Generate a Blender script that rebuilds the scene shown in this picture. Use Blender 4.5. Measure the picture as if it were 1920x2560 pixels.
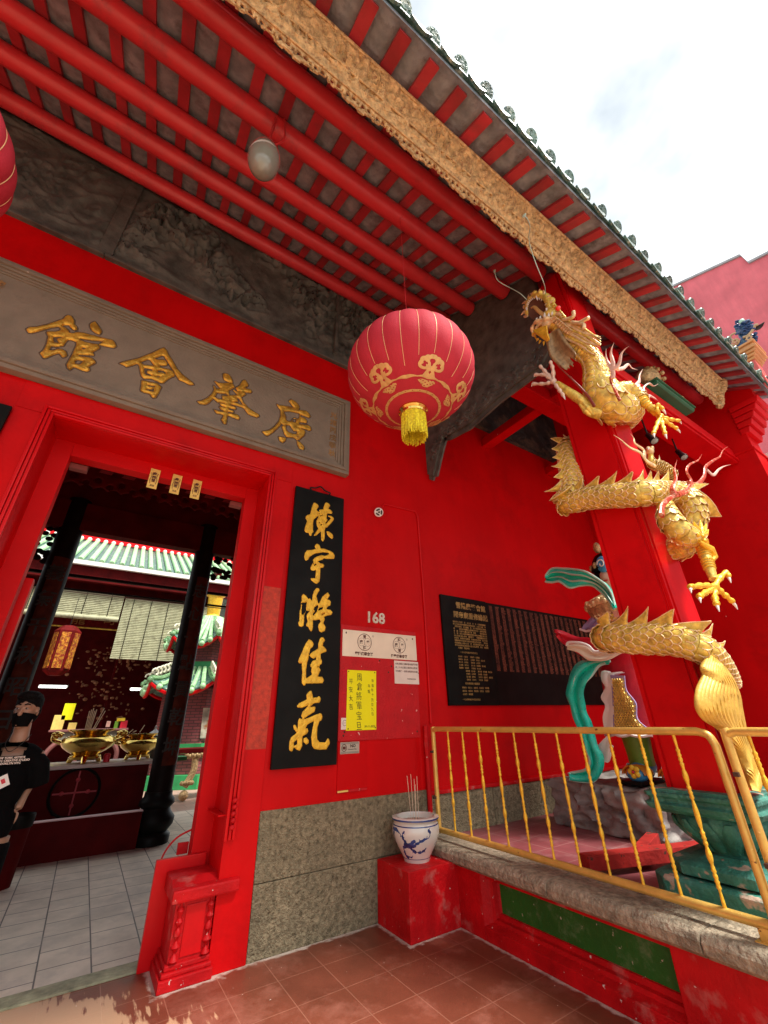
import bpy, math, random
import numpy as np
from mathutils import Vector, Matrix, noise
random.seed(7)
for _o in list(bpy.data.objects): bpy.data.objects.remove(_o)
SC = bpy.context.scene
COL = SC.collection
R = math.radians

# ---------------------------------------------------------------- camera
CR = ((0.83821915, -0.54496975, -0.01991568),
      (-0.23162106, -0.38884411, 0.89171293),
      (-0.49370066, -0.74283796, -0.45216305))      # rows: camera right, up, back
CAMLOC = Vector((0, 0, 1.5)); FPX = 1021.12
cd = bpy.data.cameras.new('camera'); cam = bpy.data.objects.new('camera', cd); COL.objects.link(cam)
cd.sensor_fit = 'VERTICAL'; cd.sensor_height = 36.0; cd.sensor_width = 27.0
cd.lens = FPX / 2560 * 36.0; cd.clip_start = .05; cd.clip_end = 2000
M4 = Matrix(((CR[0][0], CR[1][0], CR[2][0], 0), (CR[0][1], CR[1][1], CR[2][1], 0), (CR[0][2], CR[1][2], CR[2][2], 1.5), (0, 0, 0, 1)))
cam.matrix_world = M4
SC.camera = cam
SC.view_settings.view_transform = 'Standard'; SC.view_settings.look = 'None'
SC.view_settings.gamma = 1; SC.view_settings.use_curve_mapping = False
SC.view_settings.exposure = EXPO = 1.5
SC.cycles.max_bounces = 10; SC.cycles.diffuse_bounces = 6
try:
    SC.cycles.use_denoising = True
except Exception: pass

# ---------------------------------------------------------------- world: bright overcast sky
w = bpy.data.worlds.new("World"); SC.world = w; w.use_nodes = True
nt = w.node_tree; nt.nodes.clear()
def N(tree, typ, **kw):
    n = tree.nodes.new(typ)
    for k, v in kw.items(): setattr(n, k, v)
    return n
out = N(nt, 'ShaderNodeOutputWorld'); bg = N(nt, 'ShaderNodeBackground')
sky = N(nt, 'ShaderNodeTexSky', sky_type='NISHITA'); sky.sun_disc = False
SUN_EL, SUN_ROT = R(58), R(150)
sky.sun_elevation = SUN_EL; sky.sun_rotation = SUN_ROT; sky.air_density = 1.0; sky.dust_density = 3.0
tc = N(nt, 'ShaderNodeTexCoord'); mp = N(nt, 'ShaderNodeMapping'); mp.inputs['Scale'].default_value = (1, 1, 1.6)
no = N(nt, 'ShaderNodeTexNoise'); no.inputs['Scale'].default_value = 3.4; no.inputs['Detail'].default_value = 5; no.inputs['Roughness'].default_value = .5
rp = N(nt, 'ShaderNodeValToRGB'); rp.color_ramp.elements[0].position = .33; rp.color_ramp.elements[1].position = .60
rp.color_ramp.elements[0].color = (0, 0, 0, 1); rp.color_ramp.elements[1].color = (1, 1, 1, 1)
mx = N(nt, 'ShaderNodeMix', data_type='RGBA'); mx.inputs[0].default_value = .88
nt.links.new(tc.outputs['Generated'], mp.inputs['Vector']); nt.links.new(mp.outputs[0], no.inputs['Vector'])
nt.links.new(no.outputs['Fac'], rp.inputs[0])
cl_ = N(nt, 'ShaderNodeMix', data_type='RGBA'); cl_.inputs[6].default_value = (1.62, 1.86, 1.95, 1); cl_.inputs[7].default_value = (4.3, 4.35, 4.25, 1)
nt.links.new(rp.outputs[0], cl_.inputs[0]); nt.links.new(cl_.outputs[2], mx.inputs[7])
nt.links.new(sky.outputs[0], mx.inputs[6]); nt.links.new(mx.outputs[2], bg.inputs[0]); nt.links.new(bg.outputs[0], out.inputs[0])
bg.inputs[1].default_value = .138
# veiled sun behind the clouds
sl = bpy.data.lights.new('sun', 'SUN'); sl.energy = 2.4; sl.angle = R(12); sl.color = (1, .96, .9)
so = bpy.data.objects.new('sun', sl); COL.objects.link(so)
# sky sun direction: rotation measured from +Y clockwise
sd = Vector((math.sin(SUN_ROT) * math.cos(SUN_EL), math.cos(SUN_ROT) * math.cos(SUN_EL), math.sin(SUN_EL)))
so.rotation_euler = sd.to_track_quat('Z', 'Y').to_euler(); so.location = (3, -6, 12)

# ---------------------------------------------------------------- measuring helper: a photo pixel on a real plane
def at(u, v, ax, val):
    d = [CR[0][i] * (u - 960) - CR[1][i] * (v - 1280) - CR[2][i] * FPX for i in range(3)]
    i = 'xyz'.index(ax); t = (val - CAMLOC[i]) / d[i]
    return Vector([CAMLOC[k] + t * d[k] for k in range(3)])

# ---------------------------------------------------------------- materials
MATS = {}
def pm(name, col, rough=.5, metal=0., var=.12, scale=4., bump=.15, bscale=30., spots=None, col2=None, c2scale=2., c2thr=(.5, .62), coat=0., spec=.5, dirt=None, sheen=0., trans=0., streak=0., rnd=0.):
    """painted / stone / metal surface: base colour with slow variation, wear patches (col2), fine bump"""
    if name in MATS: return MATS[name]
    m = bpy.data.materials.new(name); m.use_nodes = True; t = m.node_tree; t.nodes.clear()
    o = N(t, 'ShaderNodeOutputMaterial'); b = N(t, 'ShaderNodeBsdfPrincipled'); t.links.new(b.outputs[0], o.inputs[0])
    c = N(t, 'ShaderNodeTexCoord'); L = t.links.new
    n1 = N(t, 'ShaderNodeTexNoise'); n1.inputs['Scale'].default_value = scale; n1.inputs['Detail'].default_value = 6; L(c.outputs['Object'], n1.inputs['Vector'])
    r1 = N(t, 'ShaderNodeValToRGB'); e = r1.color_ramp.elements
    e[0].position = .3; e[1].position = .7
    e[0].color = tuple(max(0, x * (1 - var)) for x in col) + (1,); e[1].color = tuple(min(1, x * (1 + var)) for x in col) + (1,)
    L(n1.outputs['Fac'], r1.inputs[0]); cur = r1.outputs[0]
    def over(src, fac_socket, color):
        x = N(t, 'ShaderNodeMix', data_type='RGBA'); L(fac_socket, x.inputs[0]); L(src, x.inputs[6]); x.inputs[7].default_value = tuple(color) + (1,); return x.outputs[2]
    def mask(sc, lo, hi, det=8, rg=.6, vec='Object'):
        n = N(t, 'ShaderNodeTexNoise'); n.inputs['Scale'].default_value = sc; n.inputs['Detail'].default_value = det; n.inputs['Roughness'].default_value = rg; L(c.outputs[vec], n.inputs['Vector'])
        mr = N(t, 'ShaderNodeMapRange'); mr.inputs[1].default_value = lo; mr.inputs[2].default_value = hi; L(n.outputs['Fac'], mr.inputs[0]); return mr.outputs[0]
    if col2: cur = over(cur, mask(c2scale, *c2thr), col2)
    if spots: cur = over(cur, mask(spots[1], spots[2], spots[2] + .03, 3, .5), spots[0])
    if dirt: cur = over(cur, mask(dirt[1], dirt[2], dirt[3], 10, .7), dirt[0])
    if streak:      # brushed / rain-washed vertical streaks in the paint
        m_ = N(t, 'ShaderNodeMapping'); m_.inputs['Scale'].default_value = (5, 5, .9); L(c.outputs['Object'], m_.inputs['Vector']); n_ = N(t, 'ShaderNodeTexNoise'); n_.inputs['Scale'].default_value = 1; n_.inputs['Detail'].default_value = 7; n_.inputs['Roughness'].default_value = .65; L(m_.outputs[0], n_.inputs['Vector'])
        q_ = N(t, 'ShaderNodeMapRange'); q_.inputs[1].default_value = .3; q_.inputs[2].default_value = .7; q_.inputs[3].default_value = 1 - streak; q_.inputs[4].default_value = 1 + streak * .5; L(n_.outputs['Fac'], q_.inputs[0])
        k_ = N(t, 'ShaderNodeMix', data_type='RGBA', blend_type='MULTIPLY'); k_.inputs[0].default_value = 1; L(cur, k_.inputs[6]); L(q_.outputs[0], k_.inputs[7]); cur = k_.outputs[2]
    if rnd:         # every piece painted / fired a little differently
        oi = N(t, 'ShaderNodeObjectInfo'); q_ = N(t, 'ShaderNodeMapRange'); q_.inputs[3].default_value = 1 - rnd; q_.inputs[4].default_value = 1 + rnd * .6; L(oi.outputs['Random'], q_.inputs[0])
        k_ = N(t, 'ShaderNodeMix', data_type='RGBA', blend_type='MULTIPLY'); k_.inputs[0].default_value = 1; L(cur, k_.inputs[6]); L(q_.outputs[0], k_.inputs[7]); cur = k_.outputs[2]
    L(cur, b.inputs['Base Color'])
    b.inputs['Roughness'].default_value = rough; b.inputs['Metallic'].default_value = metal
    b.inputs['Coat Weight'].default_value = coat; b.inputs['Specular IOR Level'].default_value = spec
    if trans: b.inputs['Transmission Weight'].default_value = trans
    if bump:
        n2 = N(t, 'ShaderNodeTexNoise'); n2.inputs['Scale'].default_value = bscale; n2.inputs['Detail'].default_value = 5; L(c.outputs['Object'], n2.inputs['Vector'])
        bp = N(t, 'ShaderNodeBump'); bp.inputs['Strength'].default_value = bump; bp.inputs['Distance'].default_value = .02; L(n2.outputs['Fac'], bp.inputs['Height']); L(bp.outputs[0], b.inputs['Normal'])
        rr = N(t, 'ShaderNodeMapRange'); rr.inputs[3].default_value = rough * .8; rr.inputs[4].default_value = min(1, rough * 1.25); L(n2.outputs['Fac'], rr.inputs[0]); L(rr.outputs[0], b.inputs['Roughness'])
    MATS[name] = m; return m

def tile_mat(name, col, col2, grout, tw, th, offset=0., rough=.45, mortar=.008, bump=.3, dirt=None, vec='Object', rot=(0, 0, 0), loc=(0, 0, 0), squash=1, spots=None, frame=0):
    if name in MATS: return MATS[name]
    m = bpy.data.materials.new(name); m.use_nodes = True; t = m.node_tree; t.nodes.clear(); L = t.links.new
    o = N(t, 'ShaderNodeOutputMaterial'); b = N(t, 'ShaderNodeBsdfPrincipled'); L(b.outputs[0], o.inputs[0])
    c = N(t, 'ShaderNodeTexCoord'); mp = N(t, 'ShaderNodeMapping'); mp.inputs['Rotation'].default_value = rot; mp.inputs['Location'].default_value = loc; L(c.outputs[vec], mp.inputs['Vector'])
    br = N(t, 'ShaderNodeTexBrick'); br.offset = offset; br.inputs['Scale'].default_value = 1; br.inputs['Mortar Size'].default_value = mortar; br.inputs['Mortar Smooth'].default_value = .3
    br.inputs['Brick Width'].default_value = tw; br.inputs['Row Height'].default_value = th; L(mp.outputs[0], br.inputs['Vector'])
    br.inputs['Color1'].default_value = tuple(col) + (1,); br.inputs['Color2'].default_value = tuple(col2) + (1,); br.inputs['Mortar'].default_value = tuple(grout) + (1,)
    cur = br.outputs['Color']
    n1 = N(t, 'ShaderNodeTexNoise'); n1.inputs['Scale'].default_value = 3.; n1.inputs['Detail'].default_value = 8; n1.inputs['Roughness'].default_value = .65; L(c.outputs['Object'], n1.inputs['Vector'])
    mr = N(t, 'ShaderNodeMapRange'); mr.inputs[1].default_value = .25; mr.inputs[2].default_value = .75; mr.inputs[3].default_value = .72; mr.inputs[4].default_value = 1.22; L(n1.outputs['Fac'], mr.inputs[0])
    mm = N(t, 'ShaderNodeMix', data_type='RGBA', blend_type='MULTIPLY'); mm.inputs[0].default_value = 1; L(cur, mm.inputs[6]); L(mr.outputs[0], mm.inputs[7]); cur = mm.outputs[2]
    for d in (dirt or []):
        n = N(t, 'ShaderNodeTexNoise'); n.inputs['Scale'].default_value = d[1]; n.inputs['Detail'].default_value = 10; n.inputs['Roughness'].default_value = .7
        if len(d) > 4:
            m2 = N(t, 'ShaderNodeMapping'); m2.inputs['Scale'].default_value = d[4]; m2.inputs['Rotation'].default_value = d[5]; L(c.outputs['Object'], m2.inputs['Vector']); L(m2.outputs[0], n.inputs['Vector'])
        else: L(c.outputs['Object'], n.inputs['Vector'])
        q = N(t, 'ShaderNodeMapRange'); q.inputs[1].default_value = d[2]; q.inputs[2].default_value = d[3]; L(n.outputs['Fac'], q.inputs[0])
        x = N(t, 'ShaderNodeMix', data_type='RGBA'); L(q.outputs[0], x.inputs[0]); L(cur, x.inputs[6]); x.inputs[7].default_value = tuple(d[0]) + (1,); cur = x.outputs[2]
    L(cur, b.inputs['Base Color']); b.inputs['Roughness'].default_value = rough
    n2 = N(t, 'ShaderNodeTexNoise'); n2.inputs['Scale'].default_value = 60; n2.inputs['Detail'].default_value = 4; L(c.outputs['Object'], n2.inputs['Vector'])
    r3 = N(t, 'ShaderNodeMapRange'); r3.inputs[3].default_value = rough * .75; r3.inputs[4].default_value = min(1, rough * 1.3); L(n1.outputs['Fac'], r3.inputs[0]); L(r3.outputs[0], b.inputs['Roughness'])
    ad = N(t, 'ShaderNodeMath', operation='MULTIPLY_ADD'); ad.inputs[1].default_value = .25; L(n2.outputs['Fac'], ad.inputs[0])
    iv = N(t, 'ShaderNodeMath', operation='SUBTRACT'); iv.inputs[0].default_value = 1; L(br.outputs['Fac'], iv.inputs[1]); L(iv.outputs[0], ad.inputs[2])
    bp = N(t, 'ShaderNodeBump'); bp.inputs['Strength'].default_value = bump; bp.inputs['Distance'].default_value = .01; L(ad.outputs[0], bp.inputs['Height']); L(bp.outputs[0], b.inputs['Normal'])
    MATS[name] = m; return m

RED = (.58, .0025, .004)
M = dict(
 red=pm('red_wall_paint', RED, .42, var=.10, scale=1.5, bump=.12, bscale=22, spots=((.70, .38, .33), 13, .775), spec=.12, streak=.07, dirt=((.30, .003, .004), 1.1, .52, .85)),
 redworn=pm('worn_red_paint', (.53, .005, .008), .5, var=.18, scale=5, bump=.3, bscale=35, col2=(.58, .20, .17), c2scale=5.5, c2thr=(.57, .80), spots=((.66, .50, .44), 30, .71), spec=.2, streak=.15),
 redgloss=pm('glossy_red_paint', (.62, .004, .007), .32, var=.08, scale=3, bump=.05, bscale=15, spots=((.7, .4, .36), 40, .79), spec=.2, streak=.06, dirt=((.36, .004, .006), 2.2, .55, .85)),
 redboard=pm('red_board_paint', (.52, .008, .012), .5, var=.12, scale=8, bump=.35, bscale=60, spots=((.75, .4, .36), 22, .72), spec=.3),
 redold=pm('faded_red_patch', (.50, .035, .012), .6, var=.25, scale=30, bump=.3, bscale=80),
 dullred=pm('chipped_dull_red', (.30, .018, .014), .6, var=.3, scale=8, bump=.3, spots=((.08, .03, .02), 16, .64), spec=.2),
 beam=pm('red_purlin_paint', (.62, .035, .045), .38, var=.12, scale=4, bump=.1, bscale=20, dirt=((.30, .04, .05), 3, .55, .8)),
 rafter=pm('red_rafter_paint', (.46, .035, .05), .55, var=.2, scale=5, bump=.2, bscale=20, dirt=((.22, .05, .06), 4, .48, .8), rnd=.28),
 soffit=pm('grey_tile_underside', (.23, .27, .30), .8, var=.35, scale=9, bump=.4, bscale=20, dirt=((.09, .09, .10), 5, .52, .72)),
 granite=pm('rough_granite', (.265, .22, .135), .8, var=.40, scale=26, bump=1., bscale=75, dirt=((.07, .058, .034), 30, .50, .70), spots=((.40, .34, .23), 80, .68), col2=(.19, .16, .10), c2scale=2.5, c2thr=(.45, .7), spec=.2),
 granite2=pm('weathered_coping_stone', (.33, .275, .195), .8, var=.35, scale=26, bump=.9, bscale=55, dirt=((.085, .07, .05), 6, .50, .74), spots=((.58, .50, .40), 55, .69), spec=.2),
 darkstone=pm('smoke_blackened_carving', (.085, .09, .08), .7, var=.5, scale=6, bump=.6, bscale=18, dirt=((.16, .145, .12), 3.5, .55, .75)),
 darkstone2=pm('smoke_stained_mural', (.040, .045, .047), .75, var=.5, scale=4, bump=.3, bscale=18, dirt=((.19, .145, .095), 2.2, .50, .66)),
 plaque=pm('grey_stone_plaque', (.225, .185, .135), .7, var=.14, scale=5, bump=.3, bscale=40, spots=((.5, .45, .38), 25, .76), dirt=((.13, .105, .075), 2.5, .55, .8)),
 gold=pm('gold_leaf_on_characters', (.66, .38, .045), .38, .55, var=.35, scale=14, bump=.5, bscale=30, dirt=((.30, .13, .04), 10, .55, .72)),
 goldbright=pm('bright_gold_paint', (.86, .50, .035), .38, .35, var=.22, scale=20, bump=.35, bscale=50, dirt=((.62, .24, .02), 14, .58, .74)),
 goldrail=pm('gold_rail_paint', (.72, .47, .11), .34, .40, var=.12, scale=14, bump=.12, bscale=60, spots=((.18, .06, .02), 24, .71), dirt=((.88, .62, .22), 30, .60, .68)),
 golddragon=pm('gilded_dragon_paint', (.74, .53, .10), .36, .25, var=.38, scale=22, bump=.25, bscale=45, dirt=((.36, .18, .03), 14, .53, .74)),
 goldpale=pm('pale_gold_edging', (.80, .60, .32), .4, .25, var=.25, scale=20, bump=.3, bscale=45, dirt=((.40, .20, .08), 16, .56, .75)),
 goldcarve=pm('carved_gilt_board', (.60, .41, .19), .45, .3, var=.40, scale=24, bump=.7, bscale=80, dirt=((.26, .13, .06), 26, .53, .68)),
 black=pm('black_lacquer_board', (.006, .006, .005), .45, var=.4, scale=5, bump=.12, bscale=14, spots=((.22, .22, .18), 30, .78), spec=.12),
 blackwood=pm('black_lacquer_column', (.008, .004, .003), .5, var=.5, scale=6, bump=.1, spec=.1),
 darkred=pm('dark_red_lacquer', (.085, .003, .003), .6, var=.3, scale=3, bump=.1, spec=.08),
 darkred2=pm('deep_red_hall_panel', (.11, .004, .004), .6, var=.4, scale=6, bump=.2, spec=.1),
 white=pm('white_paint', (.78, .77, .72), .5, var=.06, bump=.08),
 cream=pm('cream_sign_board', (.84, .74, .56), .45, var=.07, scale=6, bump=.04, dirt=((.62, .45, .28), 3, .60, .85)),
 paperw=pm('white_notice_board', (.80, .70, .60), .6, var=.08, scale=8, bump=.05),
 paper=pm('yellow_paper', (.90, .86, .0), .75, var=.03, scale=6, bump=.02),
 talisman=pm('talisman_paper', (.78, .56, .14), .7, var=.1, scale=12, bump=.05),
 ink=pm('black_ink', (.02, .018, .015), .7, var=.2, bump=0),
 inkbrown=pm('brown_ink', (.10, .03, .02), .7, var=.2, bump=0),
 tealpaint=pm('turquoise_sash_paint', (.015, .68, .50), .28, var=.22, scale=5, bump=.1, dirt=((.02, .26, .20), 4, .6, .85), coat=.2),
 tealpale=pm('pale_turquoise_edge', (.45, .72, .60), .35, var=.12, scale=6, bump=.1),
 teal=pm('worn_green_stone', (.028, .17, .125), .6, var=.4, scale=7, bump=.7, bscale=34, spots=((.48, .35, .26), 7, .655), dirt=((.09, .30, .24), 9, .52, .7)),
 greenpanel=pm('green_panel_paint', (.012, .13, .012), .55, var=.2, scale=3, bump=.3, bscale=30, dirt=((.16, .26, .12), 7, .53, .78), spots=((.50, .50, .36), 26, .70)),
 greenwood=pm('green_cushion_paint', (.02, .13, .06), .5, var=.2),
 greentile=pm('glazed_green_tile', (.07, .15, .12), .35, rnd=.4, var=.5, scale=14, bump=.4, bscale=40, dirt=((.55, .62, .50), 12, .54, .68)),
 rock=pm('grey_sculpted_rock', (.26, .245, .22), .75, var=.35, scale=5, bump=.6, bscale=25, dirt=((.12, .11, .10), 4, .5, .7)),
 pink=pm('pink_red_render', (.70, .15, .18), .8, streak=.12, var=.12, scale=1.2, bump=.35, bscale=4),
 lantern=pm('lantern_fabric', (.47, .03, .05), .75, var=.06, scale=8, bump=.15, bscale=120, spec=.2),
 lanternline=pm('lantern_gold_line', (.80, .56, .26), .5, .2, var=.1, bump=.05),
 lanternprint=pm('lantern_gold_print', (.66, .42, .16), .5, .3, var=.14, scale=30, bump=.05),
 tassel=pm('yellow_tassel', (.86, .66, .02), .7, var=.4, scale=60, bump=.4, bscale=90),
 brass=pm('polished_brass', (.78, .55, .14), .14, .95, var=.1, scale=3, bump=.03),
 glass=pm('lamp_glass', (.25, .28, .24), .16, var=.15, scale=6, bump=.05, coat=.6),
 wire=pm('whisker_wire', (.45, .68, .60), .4, .2, bump=0),
 redflame=pm('red_flame_paint', (.50, .06, .025), .35, .2, var=.35, scale=16, bump=.2, dirt=((.80, .50, .35), 14, .52, .62)),
 flamepale=pm('pale_flame_edge', (.78, .52, .42), .4, .1, var=.25, scale=16, bump=.2),
 robe=pm('red_robe_paint', (.56, .012, .03), .42, var=.2, scale=6, bump=.15),
 skin=pm('skin', (.33, .185, .115), .5, var=.1, scale=12, bump=.05),
 skinpaint=pm('painted_face', (.72, .42, .33), .4, var=.08, bump=.05),
 lilac=pm('lilac_trim_paint', (.30, .26, .48), .4, var=.2, bump=.1),
 blue=pm('blue_paint', (.06, .30, .58), .35, var=.35, scale=8, bump=.1),
 navy=pm('deep_blue_glaze', (.015, .05, .16), .25, var=.5, scale=14, bump=.3, dirt=((.10, .24, .28), 12, .56, .68)),
 olive=pm('bright_green_paint', (.16, .34, .03), .4, var=.15, bump=.1),
 orange=pm('orange_paint', (.72, .25, .02), .4, var=.2, bump=.1),
 yellow=pm('yellow_paint', (.85, .62, .04), .4, var=.15, bump=.1),
 cloth=pm('black_cotton', (.0035, .0035, .0038), .95, spec=.06, var=.2, bump=.2, bscale=60),
 hair=pm('black_hair', (.004, .003, .003), .7, spec=.12, var=.3, bump=.5, bscale=120),
 porcelain=pm('blue_white_porcelain', (.70, .69, .62), .15, var=.05, bump=.03, coat=.6, dirt=((.50, .33, .24), 3, .60, .85)),
 cobalt=pm('cobalt_brushwork', (.03, .06, .20), .2, var=.5, scale=20, bump=0, coat=.5),
 ash=pm('incense_ash', (.40, .34, .27), .9, var=.2, scale=40, bump=.6, bscale=80),
 incense=pm('incense_stick', (.72, .55, .40), .8, bump=0),
 blind=pm('bamboo_blind', (.42, .42, .26), .7, var=.15, scale=4, bump=.2, dirt=((.20, .19, .11), 5, .5, .7)),
 brick=tile_mat('pagoda_brick', (.30, .07, .07), (.24, .05, .055), (.09, .03, .03), .22, .075, .5, .6, .012, vec='Object', rot=(R(90), 0, 0)),
 darkmetal=pm('black_metal', (.015, .015, .017), .4, .6, bump=.05),
 greypl=pm('grey_plastic', (.5, .5, .48), .5, bump=.05),
 screw=pm('rusty_screw', (.08, .045, .03), .6, .5, bump=.1),
)

# ---------------------------------------------------------------- mesh builder
class MB:
    def __init__(s): s.v = []; s.f = []; s.m = []; s.cur = 0
    def add(s, vs, fs):
        n = len(s.v); s.v += [tuple(p) for p in vs]; s.f += [tuple(i + n for i in f) for f in fs]; s.m += [s.cur] * len(fs); return s
    def box(s, x0, x1, y0, y1, z0, z1):
        v = [(x, y, z) for z in (z0, z1) for y in (y0, y1) for x in (x0, x1)]
        return s.add(v, [(0, 2, 3, 1), (4, 5, 7, 6), (0, 1, 5, 4), (1, 3, 7, 5), (3, 2, 6, 7), (2, 0, 4, 6)])
    def obox(s, c, ax, ay, az):
        c = Vector(c); ax, ay, az = Vector(ax), Vector(ay), Vector(az)
        v = [c + ax * i + ay * j + az * k for k in (-1, 1) for j in (-1, 1) for i in (-1, 1)]
        return s.add(v, [(0, 2, 3, 1), (4, 5, 7, 6), (0, 1, 5, 4), (1, 3, 7, 5), (3, 2, 6, 7), (2, 0, 4, 6)])
    def bar(s, p, q, w, h=None, up=(0, 0, 1)):
        p, q = Vector(p), Vector(q); d = (q - p); L = d.length; d.normalize(); h = h or w
        a = d.cross(Vector(up)); a = a.normalized() if a.length > 1e-5 else Vector((1, 0, 0)); b = a.cross(d)
        return s.obox((p + q) / 2, d * L / 2, a * w / 2, b * h / 2)
    def prism(s, poly, ax, a, b):
        "poly: 2D points in the two other axes, extruded along ax from a to b"
        n = len(poly)
        def mk(p, t): return {'x': (t, p[0], p[1]), 'y': (p[0], t, p[1]), 'z': (p[0], p[1], t)}[ax]
        v = [mk(p, a) for p in poly] + [mk(p, b) for p in poly]
        f = [tuple(range(n)), tuple(range(2 * n - 1, n - 1, -1))] + [(i, i + n, (i + 1) % n + n, (i + 1) % n) for i in range(n)]
        return s.add(v, f)
    def slab(s, pts, off):
        "closed planar polygon of 3D points thickened by the vector off"
        n = len(pts); off = Vector(off); v = [Vector(p) for p in pts]; v += [p + off for p in v]
        return s.add(v, [tuple(range(n)), tuple(range(2 * n - 1, n - 1, -1))] + [(i, i + n, (i + 1) % n + n, (i + 1) % n) for i in range(n)])
    def tube(s, pts, rad, seg=10, cap=True, flat=None, closed=False):
        pts = [Vector(p) for p in pts]; n = len(pts)
        if not hasattr(rad, '__len__'): rad = [rad] * n
        fr = frames(pts); base = len(s.v); vs = []
        for i, p in enumerate(pts):
            t, a, b = fr[i]; r = rad[i]; ra, rb = (r if hasattr(r, '__len__') else (r, r))
            for k in range(seg):
                th = 2 * math.pi * k / seg; vs.append(p + a * ra * math.cos(th) + b * rb * math.sin(th))
        fs = []
        for i in range(n - 1):
            for k in range(seg):
                k2 = (k + 1) % seg; fs.append((i * seg + k, i * seg + k2, (i + 1) * seg + k2, (i + 1) * seg + k))
        if cap: fs.append(tuple(range(seg - 1, -1, -1))); fs.append(tuple((n - 1) * seg + k for k in range(seg)))
        return s.add(vs, fs)
    def lathe(s, prof, c, axis=(0, 0, 1), seg=24, ref=None, sx=1., sy=1., cap=True):
        ax = Vector(axis).normalized(); a = Vector(ref) if ref else (Vector((1, 0, 0)) if abs(ax.x) < .9 else Vector((0, 1, 0)))
        a = (a - ax * a.dot(ax)).normalized(); b = ax.cross(a); c = Vector(c); vs = []; fs = []; n = len(prof)
        for r, h in prof:
            for k in range(seg):
                th = 2 * math.pi * k / seg; vs.append(c + ax * h + a * r * sx * math.cos(th) + b * r * sy * math.sin(th))
        for i in range(n - 1):
            for k in range(seg):
                k2 = (k + 1) % seg; fs.append((i * seg + k, i * seg + k2, (i + 1) * seg + k2, (i + 1) * seg + k))
        if cap: fs.append(tuple(range(seg - 1, -1, -1))); fs.append(tuple((n - 1) * seg + k for k in range(seg)))
        return s.add(vs, fs)
    def ell(s, c, r, seg=16, rings=10, rot=None, fn=None):
        c = Vector(c); r = Vector(r) if hasattr(r, '__len__') else Vector((r, r, r)); vs = []; fs = []
        for i in range(rings + 1):
            ph = math.pi * i / rings
            for k in range(seg):
                th = 2 * math.pi * k / seg; d = Vector((math.sin(ph) * math.cos(th), math.sin(ph) * math.sin(th), math.cos(ph)))
                q = Vector((d.x * r.x, d.y * r.y, d.z * r.z))
                if fn: q = fn(d, q)
                if rot: q = rot @ q
                vs.append(c + q)
        for i in range(rings):
            for k in range(seg):
                k2 = (k + 1) % seg; fs.append((i * seg + k, (i + 1) * seg + k, (i + 1) * seg + k2, i * seg + k2))
        return s.add(vs, fs)
    def grid(s, P, thick=None):
        "P[i][j] grid of points; optional thickness vector function gives a closed sheet"
        ni, nj = len(P), len(P[0]); vs = [Vector(p) for row in P for p in row]; fs = [(i * nj + j, i * nj + j + 1, (i + 1) * nj + j + 1, (i + 1) * nj + j) for i in range(ni - 1) for j in range(nj - 1)]
        if thick is None: return s.add(vs, fs)
        nr = [Vector((0, 0, 0)) for _ in vs]
        for f in fs:
            q = (vs[f[1]] - vs[f[0]]).cross(vs[f[3]] - vs[f[0]])
            for i in f: nr[i] += q
        n = len(vs); v2 = [v - (nr[i].normalized() if nr[i].length > 1e-9 else Vector((0, 0, 0))) * thick for i, v in enumerate(vs)]
        f2 = [tuple(i + n for i in reversed(f)) for f in fs]; ed = []
        rim = [(0, j) for j in range(nj)] + [(i, nj - 1) for i in range(1, ni)] + [(ni - 1, j) for j in range(nj - 2, -1, -1)] + [(i, 0) for i in range(ni - 2, 0, -1)]
        rim = [i * nj + j for i, j in rim]
        for a, b in zip(rim, rim[1:] + rim[:1]): ed.append((b, a, a + n, b + n))
        return s.add(vs + v2, fs + f2 + ed)
    def build(s, name, mat, parent=None, smooth=False, bevel=0., label=None, merge=False, ang=35):
        import bmesh
        me = bpy.data.meshes.new(name); vs = np.array(s.v, dtype=float)
        if parent is not None: org = np.array(ploc(parent))
        else:
            lo, hi = vs.min(0), vs.max(0); org = np.array(((lo[0] + hi[0]) / 2, (lo[1] + hi[1]) / 2, lo[2]))
        me.from_pydata([tuple(v) for v in (vs - org)], [], s.f)
        for mm in (mat if isinstance(mat, (list, tuple)) else [mat]): me.materials.append(mm)
        if any(s.m): me.polygons.foreach_set('material_index', s.m)
        if merge or bevel:
            bm = bmesh.new(); bm.from_mesh(me)
            if merge: bmesh.ops.remove_doubles(bm, verts=bm.verts, dist=1e-5)
            if bevel:
                es = [e for e in bm.edges if len(e.link_faces) == 2 and e.calc_face_angle(0) > .6]
                bmesh.ops.bevel(bm, geom=es, offset=bevel, segments=2, profile=.6, affect='EDGES', clamp_overlap=True)
            bm.to_mesh(me); bm.free()
        if smooth:
            me.polygons.foreach_set('use_smooth', [True] * len(me.polygons))
            try: me.set_sharp_from_angle(angle=R(ang))
            except Exception: pass
        me.update()
        o = bpy.data.objects.new(name, me); COL.objects.link(o); WL[o.name] = tuple(org)
        if parent is not None: o.parent = parent
        else: o.location = org
        if label: o['label'] = label
        return o
WL = {}
def ploc(p): return WL[p.name]
def frames(pts):
    n = len(pts); T = []
    for i in range(n):
        d = pts[min(i + 1, n - 1)] - pts[max(i - 1, 0)]; T.append(d.normalized() if d.length > 1e-9 else Vector((0, 0, 1)))
    u = Vector((0, 0, 1)) if abs(T[0].z) < .9 else Vector((0, 1, 0)); a = (u - T[0] * u.dot(T[0])).normalized(); out = []
    for t in T:
        a = (a - t * a.dot(t)); a = a.normalized() if a.length > 1e-6 else Vector((1, 0, 0)); out.append((t, a, t.cross(a)))
    return out
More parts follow.
